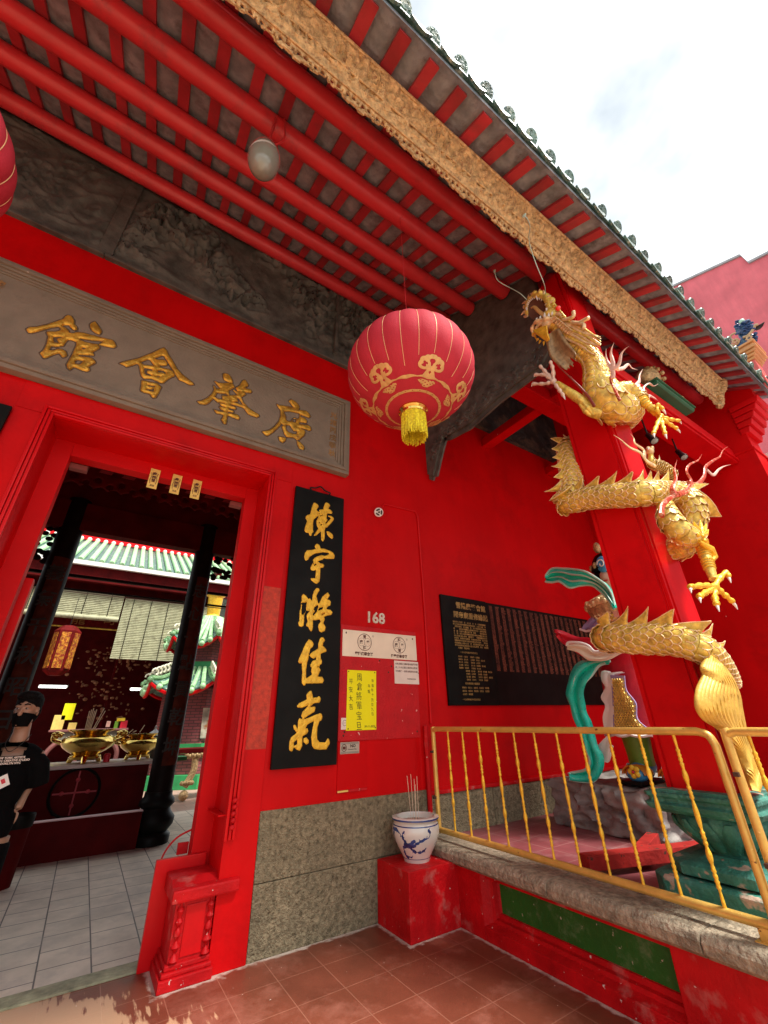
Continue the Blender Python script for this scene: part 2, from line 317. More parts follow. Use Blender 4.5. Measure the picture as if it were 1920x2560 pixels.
def spline(pts, k=6):
    "Catmull-Rom through points (any dimension)"
    P = [np.array(p, float) for p in pts]; P = [2 * P[0] - P[1]] + P + [2 * P[-1] - P[-2]]; out = []
    for i in range(1, len(P) - 2):
        for j in range(k):
            t = j / k; out.append(.5 * ((2 * P[i]) + (-P[i - 1] + P[i + 1]) * t + (2 * P[i - 1] - 5 * P[i] + 4 * P[i + 1] - P[i + 2]) * t * t + (-P[i - 1] + 3 * P[i] - 3 * P[i + 1] + P[i + 2]) * t ** 3))
    out.append(P[-2]); return out
def thing(name, label, cat, loc, group=None):
    o = bpy.data.objects.new(name, None); COL.objects.link(o); o.location = loc; o.empty_display_size = .1
    o['label'] = label; o['category'] = cat
    if group: o['group'] = group
    WL[o.name] = tuple(loc); return o
def tag(o, label, cat, group=None):
    o['label'] = label; o['category'] = cat
    if group: o['group'] = group
    return o
def struct(o): o['kind'] = 'structure'; return o
def stuff(o): o['kind'] = 'stuff'; return o
def copy_thing(t, loc, label=None, group=None):
    c = t.copy(); COL.objects.link(c); c.location = loc; WL[c.name] = tuple(loc)
    if label: c['label'] = label
    if group: c['group'] = group
    for ch in list(t.children):
        d = ch.copy(); COL.objects.link(d); d.parent = c
        for g in list(ch.children):
            e = g.copy(); COL.objects.link(e); e.parent = d
    return c

# ---- relief from a 2D signed field (glyphs, prints) : marching-squares sheet with bevelled rim
def poly_sdf(X, Y, polys):
    inside = np.zeros(X.shape, bool); dist = np.full(X.shape, 1e9)
    for pl in polys:
        p = np.array(pl); q = np.roll(p, -1, 0)
        for (x0, y0), (x1, y1) in zip(p, q):
            dx, dy = x1 - x0, y1 - y0; L2 = dx * dx + dy * dy + 1e-12
            t = np.clip(((X - x0) * dx + (Y - y0) * dy) / L2, 0, 1); dist = np.minimum(dist, np.hypot(X - x0 - t * dx, Y - y0 - t * dy))
            if dy != 0:
                c = ((Y >= y0) != (Y >= y1)); xs = x0 + (Y - y0) / dy * dx; inside ^= c & (X < xs)
    return np.where(inside, dist, -dist)
def field_relief(mb, X, Y, F, mapf, depth, bev, back=.004):
    "adds top surface of region F>0, mapped by mapf(x, y, h) -> 3D"
    ni, nj = F.shape; idx = {}
    H = np.clip(F / bev, 0, 1); H = depth * np.sqrt(np.maximum(0, 1 - (1 - H) ** 2))
    vs = []; fs = []
    def nv(i, j):
        k = (i, j)
        if k not in idx: idx[k] = len(vs); vs.append(mapf(X[i, j], Y[i, j], H[i, j]))
        return idx[k]
    def ev(i, j, k, l):
        key = (min((i, j), (k, l)), max((i, j), (k, l)))
        if key not in idx:
            a, b = F[i, j], F[k, l]; t = a / (a - b); idx[key] = len(vs); vs.append(mapf(X[i, j] + (X[k, l] - X[i, j]) * t, Y[i, j] + (Y[k, l] - Y[i, j]) * t, -back))
        return idx[key]
    ins = F > 0
    any4 = ins[:-1, :-1] | ins[1:, :-1] | ins[:-1, 1:] | ins[1:, 1:]
    for i, j in zip(*np.nonzero(any4)):
        c = [(i, j), (i, j + 1), (i + 1, j + 1), (i + 1, j)]; poly = []
        for a in range(4):
            p, q = c[a], c[(a + 1) % 4]
            if ins[p]: poly.append(nv(*p))
            if ins[p] != ins[q]: poly.append(ev(*p, *q))
        if len(poly) >= 3: fs.append(tuple(poly))
    mb.add(vs, fs); return mb

# ---- real lettering turned into mesh
_DG = None
def text_mesh(txt, size, mapf, mb, extrude=.0008, bold=0., space=1., line=1., align='LEFT'):
    cu = bpy.data.curves.new('t', 'FONT'); cu.body = txt; cu.size = size; cu.extrude = extrude; cu.offset = bold; cu.align_x = align; cu.space_character = space; cu.space_line = line; cu.resolution_u = 2
    ob = bpy.data.objects.new('t', cu); COL.objects.link(ob); dg = bpy.context.evaluated_depsgraph_get(); dg.update()
    me = bpy.data.meshes.new_from_object(ob.evaluated_get(dg))
    mb.add([mapf(v.co.x, v.co.y, v.co.z) for v in me.vertices], [tuple(p.vertices) for p in me.polygons])
    bpy.data.objects.remove(ob); bpy.data.curves.remove(cu); bpy.data.meshes.remove(me); return mb
def vtext(chars, size, x, z, y, mb, step=None, bold=0., ex=.0008, tilt=0.):
    "vertical column of characters on a plane facing -y"
    step = step or size * 1.1
    for i, ch in enumerate(chars):
        if ch == ' ': continue
        text_mesh(ch, size, lambda a, b, c, i=i: (x + a + tilt * i, y - c, z - step * i + b), mb, ex, bold)
    return mb
def fuse(mb, vox=.02, it=3, disp=None):
    "weld overlapping solids of mb into one continuous skin (voxel remesh + smooth)"
    me = bpy.data.meshes.new('f'); me.from_pydata([tuple(v) for v in mb.v], [], mb.f); ob = bpy.data.objects.new('f', me); COL.objects.link(ob)
    r = ob.modifiers.new('r', 'REMESH'); r.mode = 'VOXEL'; r.voxel_size = vox
    if it: s = ob.modifiers.new('s', 'SMOOTH'); s.iterations = it; s.factor = .6
    dg = bpy.context.evaluated_depsgraph_get(); dg.update(); m2 = bpy.data.meshes.new_from_object(ob.evaluated_get(dg)); out = MB()
    vs = [v.co.copy() for v in m2.vertices]
    if disp: vs = [v + v2.normal * disp(v) for v, v2 in zip(vs, m2.vertices)]
    out.add(vs, [tuple(p.vertices) for p in m2.polygons]); bpy.data.objects.remove(ob); bpy.data.meshes.remove(me); bpy.data.meshes.remove(m2); return out
GLYPHS={'guan':[[[-1255,4666,-1232,4636,-1208,4645,-1162,4706,-1109,4780,-1065,4824,-1048,4817,-1039,4793,-1065,4756,-1120,4720,-1121,4707,-1098,4673,-1086,4582,-1086,4503,-1099,4462,-1062,4419,-1043,4430,-1010,4492,-979,4530,-943,4495,-927,4512,-921,4539,-939,4573,-970,4583,-999,4570,-1030,4532,-1052,4527,-1048,4577,-1018,4587,-972,4627,-970,4669,-962,4712,-941,4725,-916,4723,-901,4729,-891,4684,-890,4570,-897,4430,-882,4399,-859,4384,-847,4418,-839,4434,-784,4425,-742,4430,-725,4453,-730,4474,-746,4483,-706,4562,-717,4587,-751,4601,-842,4573,-850,4584,-741,4640,-742,4656,-757,4676,-721,4744,-724,4768,-740,4780,-741,4783,-672,4799,-618,4815,-604,4844,-623,4882,-650,4905,-700,4892,-819,4869,-873,4861,-915,4848,-953,4806,-976,4800,-988,4826,-1017,4842,-1041,4843,-1033,4866,-1000,4888,-972,4858,-946,4852,-933,4870,-937,4894,-970,4925,-982,4970,-1011,5004,-1040,5001,-1053,4975,-1060,4930,-1143,4802,-1201,4730,-1242,4699],[-862,4997,-852,5026,-834,5050,-800,5019,-762,4972,-754,4951,-760,4913,-789,4911,-828,4925,-852,4958]],[[-887,4762,-877,4781,-803,4806,-713,4848,-730,4803,-742,4787,-803,4767,-841,4757],[-1065,4685,-1024,4712,-999,4722,-1038,4677,-1009,4641,-1043,4628],[-848,4668,-838,4689,-809,4701,-828,4668],[-851,4503,-840,4526,-794,4536,-813,4480,-845,4474]]],'hui':[[[-536,4651,-495,4650,-471,4639,-449,4661,-395,4726,-375,4709,-342,4617,-327,4590,-306,4577,-239,4605,-153,4591,-132,4605,-93,4692,-58,4736,-58,4761,-83,4791,-120,4803,-197,4783,-212,4810,-163,4828,-148,4849,-150,4870,-177,4899,-205,4892,-243,4867,-276,4868,-216,4943,-197,4947,-87,4810,-9,4711,46,4708,98,4695,140,4719,131,4737,10,4797,-49,4845,-110,4929,-162,4990,-184,5029,-218,5062,-248,5029,-308,4930,-397,4806,-522,4675],[-318,4546,-291,4551,-186,4571,-139,4547,-147,4472,-159,4399,-178,4382,-198,4391,-207,4409,-226,4417,-269,4409,-297,4415,-304,4435,-308,4492]],[[-373,4761,-324,4827,-303,4831,-254,4776,-291,4760,-341,4739],[-330,4706,-265,4724,-253,4713,-264,4701,-294,4691,-300,4674,-291,4654,-254,4653,-255,4635,-290,4627,-313,4639],[-209,4740,-177,4754,-140,4749,-142,4724,-176,4726,-210,4708],[-215,4653,-160,4685,-193,4648],[-266,4520,-239,4517,-196,4529,-196,4455,-256,4448,-254,4462,-208,4479,-201,4512,-245,4504]]],'zhao':[[[390,5013,411,5031,444,5038,476,5015,501,4981,511,4943,479,4927,441,4930,414,4936,402,4963],[319,4867,370,4868,414,4884,475,4922,507,4938,541,4889,487,4814,504,4749,572,4785,575,4802,526,4840,527,4847,560,4840,607,4851,618,4862,573,4847,551,4885,589,4947,608,5027,634,5051,658,5029,682,5001,677,4975,646,4926,715,4940,733,4919,723,4891,649,4871,672,4843,630,4787,658,4727,720,4672,787,4646,849,4629,857,4607,830,4580,766,4580,726,4587,680,4641,664,4647,592,4645,528,4634,525,4620,587,4618,598,4604,589,4588,522,4576,526,4553,576,4560,581,4544,570,4536,520,4526,518,4507,609,4526,634,4521,651,4498,646,4469,627,4467,524,4473,524,4437,527,4361,507,4344,490,4363,467,4395,480,4430,479,4465,409,4452,373,4490,429,4491,473,4502,480,4520,448,4518,424,4553,482,4564,486,4572,444,4571,418,4595,483,4620,473,4624,394,4600,353,4629,342,4615,327,4571,302,4530,287,4514,234,4498,203,4522,242,4549,289,4608,326,4687,337,4755,319,4810,340,4795,357,4772,399,4799,363,4826]],[[372,4723,419,4736,472,4755,489,4735,428,4709,437,4679,448,4665,405,4648,362,4655,366,4688],[601,4757,647,4702,660,4680,587,4681,541,4672,603,4707,582,4748]]],'guang':[[[1030,4874,1073,4873,1184,4903,1245,4914,1207,4948,1173,4990,1200,5029,1264,5012,1309,4977,1318,4948,1307,4909,1403,4936,1448,4913,1469,4872,1445,4845,1340,4849,1336,4814,1398,4816,1428,4787,1424,4753,1335,4731,1324,4694,1446,4733,1483,4712,1492,4675,1466,4654,1376,4651,1302,4637,1397,4644,1417,4612,1410,4561,1355,4477,1324,4457,1282,4475,1199,4450,1163,4486,1125,4579,1146,4603,1118,4615,1086,4547,1039,4459,973,4376,948,4381,908,4413,987,4468,1042,4544,1084,4640,1095,4724,1087,4801,1058,4829],[1099,4422,1143,4432,1191,4432,1186,4388,1157,4354,1117,4369],[1321,4448,1358,4443,1408,4412,1424,4379,1406,4338,1366,4346,1336,4385]],[[1126,4803,1204,4838,1325,4859,1330,4803,1311,4770,1264,4766,1234,4721,1243,4700,1178,4680,1167,4692,1162,4738,1143,4770],[1243,4740,1295,4763,1286,4702,1250,4695],[1171,4614,1222,4635,1237,4610,1274,4570,1319,4588,1310,4537,1264,4527,1211,4529,1180,4555]]],'dong':[[[1580,3688,1594,3692,1627,3680,1646,3657,1642,3647,1623,3609,1625,3598,1665,3583,1651,3607,1659,3620,1704,3635,1702,3659,1716,3715,1735,3734,1759,3729,1784,3711,1786,3700,1766,3657,1785,3655,1808,3642,1816,3625,1813,3610,1806,3603,1762,3597,1751,3590,1747,3530,1764,3513,1739,3474,1742,3460,1799,3543,1786,3556,1764,3560,1767,3572,1803,3577,1829,3565,1841,3543,1817,3500,1760,3421,1740,3412,1733,3376,1737,3310,1734,3268,1718,3242,1698,3257,1692,3297,1688,3359,1640,3299,1606,3285,1609,3300,1654,3383,1635,3414,1628,3440,1627,3476,1644,3512,1667,3558,1643,3570,1640,3533,1597,3483,1589,3445,1591,3396,1594,3351,1602,3329,1587,3315,1581,3283,1570,3275,1556,3281,1544,3307,1521,3302,1500,3313,1495,3332,1499,3368,1519,3442,1496,3472,1500,3498,1519,3519,1547,3533,1566,3641],[1753,3372,1776,3379,1813,3366,1837,3343,1841,3315,1826,3295,1790,3311,1764,3337]],[[1641,3570,1666,3569,1663,3557,1644,3519,1646,3552],[1657,3537,1702,3568,1700,3559,1664,3534],[1662,3459,1668,3464,1678,3456,1668,3448],[1691,3448,1695,3440,1680,3424,1679,3435]]],'yu':[[[1627,3181,1648,3202,1670,3201,1686,3183,1695,3159,1751,3163,1804,3155,1848,3136,1863,3112,1866,3092,1858,3067,1761,3049,1740,3052,1727,3035,1688,3015,1662,2992,1678,3001,1703,2989,1733,2991,1748,2975,1739,2947,1706,2936,1706,2877,1707,2830,1701,2785,1673,2759,1657,2761,1616,2783,1602,2798,1605,2812,1640,2818,1653,2817,1654,2910,1635,2896,1612,2892,1595,2903,1592,2925,1602,2952,1622,2988,1614,3009,1632,3042,1671,3066,1711,3085,1745,3080,1805,3114,1785,3124,1730,3120,1676,3100,1636,3086,1604,3063,1573,3034,1562,3006,1540,2985,1524,2993,1515,3030,1518,3069,1538,3106,1594,3120,1638,3142,1624,3163]],[[1628,2954,1653,2984,1655,2965,1638,2951],[1619,2968,1626,2976,1627,2970]]],'ning':[[[1516,2611,1534,2639,1562,2624,1592,2592,1605,2602,1631,2578,1634,2633,1645,2681,1674,2719,1699,2716,1710,2696,1688,2660,1677,2632,1692,2595,1701,2557,1717,2576,1742,2634,1769,2664,1802,2689,1827,2662,1817,2637,1800,2617,1830,2609,1843,2591,1836,2551,1818,2549,1795,2517,1841,2512,1867,2488,1851,2460,1812,2448,1774,2433,1783,2407,1769,2368,1797,2330,1789,2296,1752,2274,1727,2287,1713,2326,1717,2354,1736,2381,1726,2401,1697,2392,1655,2385,1658,2321,1656,2290,1641,2276,1623,2291,1611,2315,1588,2324,1583,2341,1598,2370,1585,2412,1589,2443,1620,2484,1596,2469,1578,2477,1559,2425,1563,2373,1560,2324,1540,2309,1513,2317,1501,2346,1512,2371,1509,2429,1510,2475,1518,2482,1516,2523,1513,2541,1521,2567]],[[1515,2535,1525,2543,1581,2557,1571,2529,1576,2479,1550,2427,1532,2431,1527,2477,1530,2524],[1655,2495,1665,2518,1698,2544,1703,2526,1692,2480,1652,2427,1652,2456,1675,2475],[1702,2486,1716,2516,1759,2530,1749,2505],[1609,2399,1621,2420,1616,2400,1611,2393],[1742,2450,1779,2472,1780,2467,1742,2444]]],'jia':[[[1590,2157,1623,2205,1656,2191,1680,2158,1667,2133,1645,2114,1633,2059,1634,2039,1622,1987,1616,1931,1619,1849,1677,1889,1664,1911,1669,1950,1656,1952,1652,1972,1675,2007,1710,2020,1709,2043,1682,2024,1657,2037,1638,2056,1660,2083,1724,2122,1724,2167,1735,2209,1751,2231,1775,2233,1797,2205,1778,2179,1774,2152,1804,2130,1817,2113,1812,2098,1756,2076,1759,2037,1773,2012,1773,1986,1752,1973,1747,1950,1765,1929,1741,1883,1739,1869,1785,1870,1803,1840,1788,1812,1682,1807,1622,1806,1614,1789,1596,1789,1580,1810,1576,1848,1577,1897,1567,1977,1541,1978,1527,1994,1539,2031,1561,2080]],[[1730,1964,1742,1957,1739,1952,1729,1955]]],'qi':[[[1633,1716,1662,1747,1682,1745,1701,1690,1741,1693,1754,1702,1769,1698,1780,1676,1768,1647,1713,1641,1674,1614,1725,1615,1732,1604,1721,1570,1662,1541,1613,1510,1644,1518,1736,1550,1777,1561,1794,1555,1803,1529,1797,1504,1774,1490,1759,1446,1756,1394,1762,1354,1783,1331,1841,1326,1863,1358,1881,1346,1886,1311,1854,1269,1793,1269,1737,1277,1715,1302,1701,1369,1710,1437,1721,1497,1661,1471,1643,1442,1661,1443,1673,1421,1660,1397,1619,1380,1623,1306,1605,1271,1579,1278,1549,1296,1543,1294,1539,1274,1524,1269,1507,1280,1502,1306,1501,1342,1514,1376,1562,1410,1537,1436,1525,1463,1534,1476,1549,1470,1570,1440,1567,1500,1580,1526,1598,1516,1608,1521,1593,1541,1604,1571,1660,1627,1598,1603,1555,1607,1546,1621,1568,1644,1639,1675,1631,1704],[1630,1364,1655,1373,1683,1346,1679,1325,1659,1314,1632,1335]],[[1541,1333,1572,1358,1575,1324,1548,1312]]]}
# ================================================================= SETTING
W = 3.85
fl_out = tile_mat('porch_tiles', (.175, .046, .024), (.155, .040, .021), (.27, .105, .065), .32, .32, 0, .42, .0035, .25, loc=(.245, .15, 0),
                  dirt=[((.34, .13, .09), 2.5, .5, .8)], spots=1)
def worn_corner(m):
    "pale scuffed patch of tiles before the door: a worn area with streaky edges"
    t = m.node_tree; L = t.links.new; b = t.nodes['Principled BSDF']; src = b.inputs['Base Color'].links[0].from_socket
    g = N(t, 'ShaderNodeNewGeometry'); sp = N(t, 'ShaderNodeSeparateXYZ'); L(g.outputs['Position'], sp.inputs[0])
    mp = N(t, 'ShaderNodeMapping'); mp.inputs['Scale'].default_value = (26, 3.0, 1); mp.inputs['Rotation'].default_value = (0, 0, R(-48)); L(g.outputs['Position'], mp.inputs['Vector'])
    n = N(t, 'ShaderNodeTexNoise'); n.inputs['Scale'].default_value = 1; n.inputs['Detail'].default_value = 6; L(mp.outputs[0], n.inputs['Vector'])
    n2 = N(t, 'ShaderNodeTexNoise'); n2.inputs['Scale'].default_value = 2.6; n2.inputs['Detail'].default_value = 5; L(g.outputs['Position'], n2.inputs['Vector'])
    # distance to the door side: x + 1.1*(y-4.2) grows towards the wall corner
    a = N(t, 'ShaderNodeMath', operation='MULTIPLY_ADD'); a.inputs[1].default_value = .75; L(sp.outputs[1], a.inputs[0]); L(sp.outputs[0], a.inputs[2])
    mr = N(t, 'ShaderNodeMapRange'); mr.inputs[1].default_value = 3.95; mr.inputs[2].default_value = 3.2; mr.inputs[3].default_value = -.20; mr.inputs[4].default_value = .16; L(a.outputs[0], mr.inputs[0])
    s1 = N(t, 'ShaderNodeMath', operation='ADD'); L(n.outputs['Fac'], s1.inputs[0]); L(n2.outputs['Fac'], s1.inputs[1])
    s2 = N(t, 'ShaderNodeMath', operation='MULTIPLY_ADD'); s2.inputs[1].default_value = .5; L(s1.outputs[0], s2.inputs[0]); L(mr.outputs[0], s2.inputs[2])
    q = N(t, 'ShaderNodeMapRange'); q.inputs[1].default_value = .53; q.inputs[2].default_value = .57; q.inputs[4].default_value = .82; L(s2.outputs[0], q.inputs[0])
    x = N(t, 'ShaderNodeMix', data_type='RGBA'); L(q.outputs[0], x.inputs[0]); L(src, x.inputs[6]); x.inputs[7].default_value = (.55, .34, .20, 1); 
    # whitish cement dust where the floor meets the walls, the block and the platform
    def mth(op, *a):
        n_ = N(t, 'ShaderNodeMath', operation=op)
        for i_, v_ in enumerate(a):
            if isinstance(v_, (int, float)): n_.inputs[i_].default_value = v_
            else: L(v_, n_.inputs[i_])
        return n_.outputs[0]
    X_, Y_ = sp.outputs[0], sp.outputs[1]
    blk = mth('MAXIMUM', mth('SUBTRACT', 2.40, X_), mth('SUBTRACT', 3.38, Y_)); plt = mth('SUBTRACT', 2.90, X_); wl = mth('MAXIMUM', mth('SUBTRACT', 3.84, Y_), mth('SUBTRACT', 1.1, X_))
    stn = mth('MAXIMUM', mth('SUBTRACT', 3.80, Y_), mth('MAXIMUM', mth('SUBTRACT', .75, X_), mth('SUBTRACT', X_, 1.12)))
    d_ = mth('MINIMUM', mth('MINIMUM', blk, plt), mth('MINIMUM', wl, stn)); n3 = N(t, 'ShaderNodeTexNoise'); n3.inputs['Scale'].default_value = 14; n3.inputs['Detail'].default_value = 8; L(g.outputs['Position'], n3.inputs['Vector'])
    dd = mth('ADD', d_, mth('MULTIPLY', mth('SUBTRACT', n3.outputs['Fac'], .5), .11)); q2 = N(t, 'ShaderNodeMapRange'); q2.inputs[1].default_value = .034; q2.inputs[2].default_value = .004; q2.inputs[4].default_value = .85; L(dd, q2.inputs[0])
    x2 = N(t, 'ShaderNodeMix', data_type='RGBA'); L(q2.outputs[0], x2.inputs[0]); L(x.outputs[2], x2.inputs[6]); x2.inputs[7].default_value = (.60, .52, .44, 1)
    n4 = N(t, 'ShaderNodeTexNoise'); n4.inputs['Scale'].default_value = 38; n4.inputs['Detail'].default_value = 2; L(g.outputs['Position'], n4.inputs['Vector']); q4 = N(t, 'ShaderNodeMapRange'); q4.inputs[1].default_value = .755; q4.inputs[2].default_value = .77; L(n4.outputs['Fac'], q4.inputs[0])
    x3 = N(t, 'ShaderNodeMix', data_type='RGBA'); L(q4.outputs[0], x3.inputs[0]); L(x2.outputs[2], x3.inputs[6]); x3.inputs[7].default_value = (.66, .56, .48, 1); L(x3.outputs[2], b.inputs['Base Color'])
worn_corner(fl_out)
fl_in = tile_mat('hall_tiles', (.68, .58, .47), (.62, .53, .43), (.11, .09, .08), .30, .318, .5, .45, .006, .3, rot=(0, 0, R(90)), loc=(.05, .07, 0), dirt=[((.36, .32, .29), 2.0, .5, .8)])
fl_court = tile_mat('courtyard_tiles', (.42, .26, .20), (.38, .24, .19), (.25, .2, .17), .4, .4, .5, .5, .008, .3)
fl_plat = tile_mat('platform_tiles', (.23, .058, .062), (.20, .048, .052), (.30, .13, .12), .33, .33, 0, .45, .006, .25, loc=(.05, .1, 0), dirt=[((.34, .19, .18), 2.2, .5, .8)])
gm = pm('open_ground', (.30, .28, .26), .85, var=.15, scale=.8)
struct(MB().box(-600, 600, -600, 600, -.6, -.31).build('ground', gm))
struct(MB().box(-8, 12, -9, 4.18, -.3, 0).build('porch_floor', fl_out))
struct(MB().box(-6.5, 7.5, 4.335, 10.2, -.3, 0).build('hall_floor', fl_in))
struct(MB().box(-9, 14, 10.2, 26, -.3, -.004).build('courtyard_floor', fl_court))
thr = pm('mossy_cement', (.30, .30, .19), .8, var=.3, scale=14, bump=.5, dirt=((.13, .14, .08), 8, .5, .75))
tag(MB().box(-.70, 1.1, 4.18, 4.335, -.28, .012).build('threshold_strip', thr, bevel=.004), 'narrow mossy cement strip on the floor across the doorway', 'threshold')

# ================================================================= TEMPLE BUILDING
BLD = thing('temple_building', 'red temple hall with stone base, doorway and deep tiled porch roof', 'temple', (0, W, 0))
RX = (-.835, 1.055)       # recess of the doorway
XG = 7.4                  # inner face of gable wall
def zr(y): return 5.44 + .56 * y          # underside of rafters
ZW = zr(W) + .1
# -- front wall: plane y=W, with door recess
mb = MB()
mb.box(-6, RX[0], W, 4.30, .88, 3.88); mb.box(RX[1], XG, W, 4.30, .88, 3.88); mb.box(-6, XG, W, 4.30, 3.88, ZW)
mb.build('wall', M['red'], BLD)
# door surround: pilasters + lintel standing 12 mm proud, with two roll mouldings round the recess
mb = MB()
mb.box(1.06, 1.318, W - .012, 4.20, 0, 3.88); mb.box(-1.098, -.84, W - .012, 4.20, 0, 3.88); mb.box(-1.098, 1.318, W - .012, W + .04, 3.883, 4.165)
mb.build('door_surround', M['red'], BLD, bevel=.004)
mb = MB()
for off, pr in ((.0, .03), (.032, .018), (.058, .028)):
    w_ = .022
    a, b, zt = RX[0] - off, RX[1] + off, 3.88 + off
    mb.box(a - w_, a, W - .012 - pr, W, .72, zt + w_); mb.box(b, b + w_, W - .012 - pr, W, .72, zt + w_); mb.box(a, b, W - .012 - pr, W, zt, zt + w_)
mb.build('door_moulding', M['redgloss'], BLD, bevel=.006, smooth=True)
# chipped little carvings at the moulding foot
mb = MB()
for k in range(5):
    mb.ell((1.10 + .003 * (k % 2), W - .045, .80 + .042 * k), (.022, .02, .018), 10, 8)
mb.build('moulding_carving', M['redworn'], BLD, smooth=True); mb = MB()
for k in range(5):
    mb.ell((-.88, W - .045, .80 + .042 * k), (.022, .02, .018), 10, 8)
mb.build('moulding_carving', M['redworn'], BLD, smooth=True)
MB().box(1.098, 1.312, W - .0145, W - .011, 1.30, 2.67).build('repainted_patch', M['redold'], BLD)
# inner door frame set back at y=4.2
OX = (-.69, .925)
IF = pm('door_frame_red', (.58, .004, .006), .55, spec=.12, var=.08, scale=2, bump=.08, spots=((.7, .5, .42), 30, .79))
mb = MB()
mb.box(OX[1], 1.10, 4.2, 4.33, 0, 4.0); mb.box(-.87, OX[0], 4.2, 4.33, 0, 4.0); mb.box(OX[0], OX[1], 4.2, 4.33, 3.745, 4.0)
fr = mb.build('door_frame', IF, BLD, bevel=.004)
mb = MB(); mb.box(OX[1] - .0, .925 + .03, 4.195, 4.2, 3.70, 3.76)
MB().box(.80, .925, 4.335, 4.40, 3.69, 3.742).build('hinge_block', pm('faded_red_wood', (.25, .06, .05), .6), fr)
MB().box(-.69, -.55, 4.335, 4.40, 3.69, 3.742).build('hinge_block', pm('faded_red_wood', (.25, .06, .05), .6), fr)
# threshold slot boards
for sx in (0, 1):
    xs = (.68, 1.03) if sx == 0 else (-.80, -.45)
    mb = MB(); mb.box(xs[0], xs[1], 4.155, 4.195, 0, .60); mb.build('threshold_board', M['redgloss'], BLD, bevel=.004)
# door-stone blocks ("drum stones") either side
def door_stone(x0, x1, mir=1):
    y0, y1 = 3.80, 4.15
    def X(t): return t if mir == 1 else x0 + x1 - t
    def bx(mb, a, b, c, d, e, f): mb.box(min(X(a), X(b)), max(X(a), X(b)), c, d, e, f)
    mb = MB(); bx(mb, x0 + .045, x1 - .03, y0 + .05, y1, .10, .43); body = mb.build('door_stone', M['redworn'], BLD, bevel=.006)
    mb = MB(); bx(mb, x0, x1, y0, y1, 0, .06); bx(mb, x0 + .015, x1 - .01, y0 + .015, y1, .06, .085); bx(mb, x0 + .03, x1 - .02, y0 + .035, y1, .085, .115)
    mb.build('plinth', M['redworn'], body, bevel=.008)
    mb = MB(); poly = [(y0 - .01, .425), (y1, .425), (y1, .53), (y0 + .12, .53), (y0 + .05, .50), (y0 - .01, .495)]
    a, b = sorted((X(x0 + .005), X(x1 + .12))); mb.prism(poly, 'x', a, b); mb.build('cap', M['redworn'], body, bevel=.012)
    mb = MB(); bx(mb, x0 + .115, x1 - .085, y0 + .043, y0 + .052, .135, .395); mb.build('panel', M['redgloss'], body, bevel=.004)
    for xx in (x0 + .08, x1 - .055):
        prof = []
        for k in range(33):
            h = .12 + .30 * k / 32; prof.append((.016 + .009 * math.sin(k * .98) + (.006 if k % 8 < 2 else 0), h))
        MB().lathe(prof, (X(xx), y0 + .045, 0), seg=12).build('baluster', M['redworn'], body, smooth=True)
door_stone(.755, 1.085); door_stone(-.865, -.535, -1)
# granite base
mb = MB()
mb.box(1.322, 2.99, W - .006, 4.3, 0, .42); mb.box(1.322, 2.99, W - .004, 4.3, .424, .868); mb.box(-6, -1.102, W - .006, 4.3, 0, .42); mb.box(-6, -1.102, W - .004, 4.3, .424, .868)
for k in range(5): mb.box(3.0 + k * .9 - .0, 3.895 + k * .9, W - .004 - .003 * (k % 2), 4.3, .3, .815 - .006 * (k % 2))
mb.build('granite_base', M['granite'], BLD, bevel=.006)
MB().box(3.0, XG, W - .022, W, .818, .85).build('wall_lip', M['redworn'], BLD, bevel=.008)
MB().box(1.0, 3.0, W, 4.29, .869, .879).build('wall_joint', M['red'], BLD)
MB().box(3.0, XG, W, 4.29, .80, .879).build('wall_joint', M['red'], BLD)
# back wall of hall & side walls (dark inside)
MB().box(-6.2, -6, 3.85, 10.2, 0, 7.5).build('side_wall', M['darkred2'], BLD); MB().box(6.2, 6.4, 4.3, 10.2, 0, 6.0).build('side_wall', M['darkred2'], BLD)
# -- gable wall on the right with corbelled front
y0g = 1.15
mb = MB(); mb.prism([(y0g, 0), (4.3, 0), (4.3, zr(4.3) + .14), (.86, zr(.86) + .14), (.86, 5.72), (y0g, 5.28)], 'x', XG, XG + .46)
gab = mb.build('gable_wall', M['red'], BLD)
mb = MB()
for k in range(5):
    z = 5.26 + .104 * k; yy = y0g - .055 - .062 * k
    mb.prism([(yy + .0, z), (yy - .03, z + .085), (1.2, z + .085), (1.2, z)], 'x', XG - .025 - .004 * k, XG + .50 + .004 * k)
mb.build('corbel_steps', M['redgloss'], gab, bevel=.008)
mb = MB(); mb.box(XG - .02, XG + .49, y0g - .02, y0g + .3, 4.98, 5.02); mb.build('string_course', M['red'], gab, bevel=.01)
# left gable to close the porch
MB().prism([(-.2, 0), (4.3, 0), (4.3, zr(4.3) + .14), (.86, zr(.86) + .14), (.86, 5.6), (-.2, 5.0)], 'x', -6.4, -6.0).build('gable_wall', M['red'], BLD)
# -- purlins
for y in (1.50, 2.0, 2.588, 3.078, 3.67):
    zc = zr(y) - .10; r = .096 if y > 1.6 else .09
    for xa, xb in ((-6.0, 3.31), (3.43, XG)):
        o = MB().lathe([(r * .93, 0), (r, .012), (r, xb - xa - .012), (r * .93, xb - xa)], (xa, y, zc), (1, 0, 0), 28, (0, 0, 1)).build('purlin', M['beam'], BLD, smooth=True, ang=60)
# -- rafters, tiles
ROOF = MB()
ey = .74
sl = math.hypot(1, .56); yb = 4.4
x = -5.9; RAFX = []
while x < XG + .4: RAFX.append(x); x += .275
o_ = .155
XR = (-6.3, XG + .52)
ROOF.prism([(ey - .02, zr(ey - .02) + .05), (yb, zr(yb) + .05), (yb, zr(yb) + .13), (ey - .02, zr(ey - .02) + .13)], 'x', XR[0], XR[1])
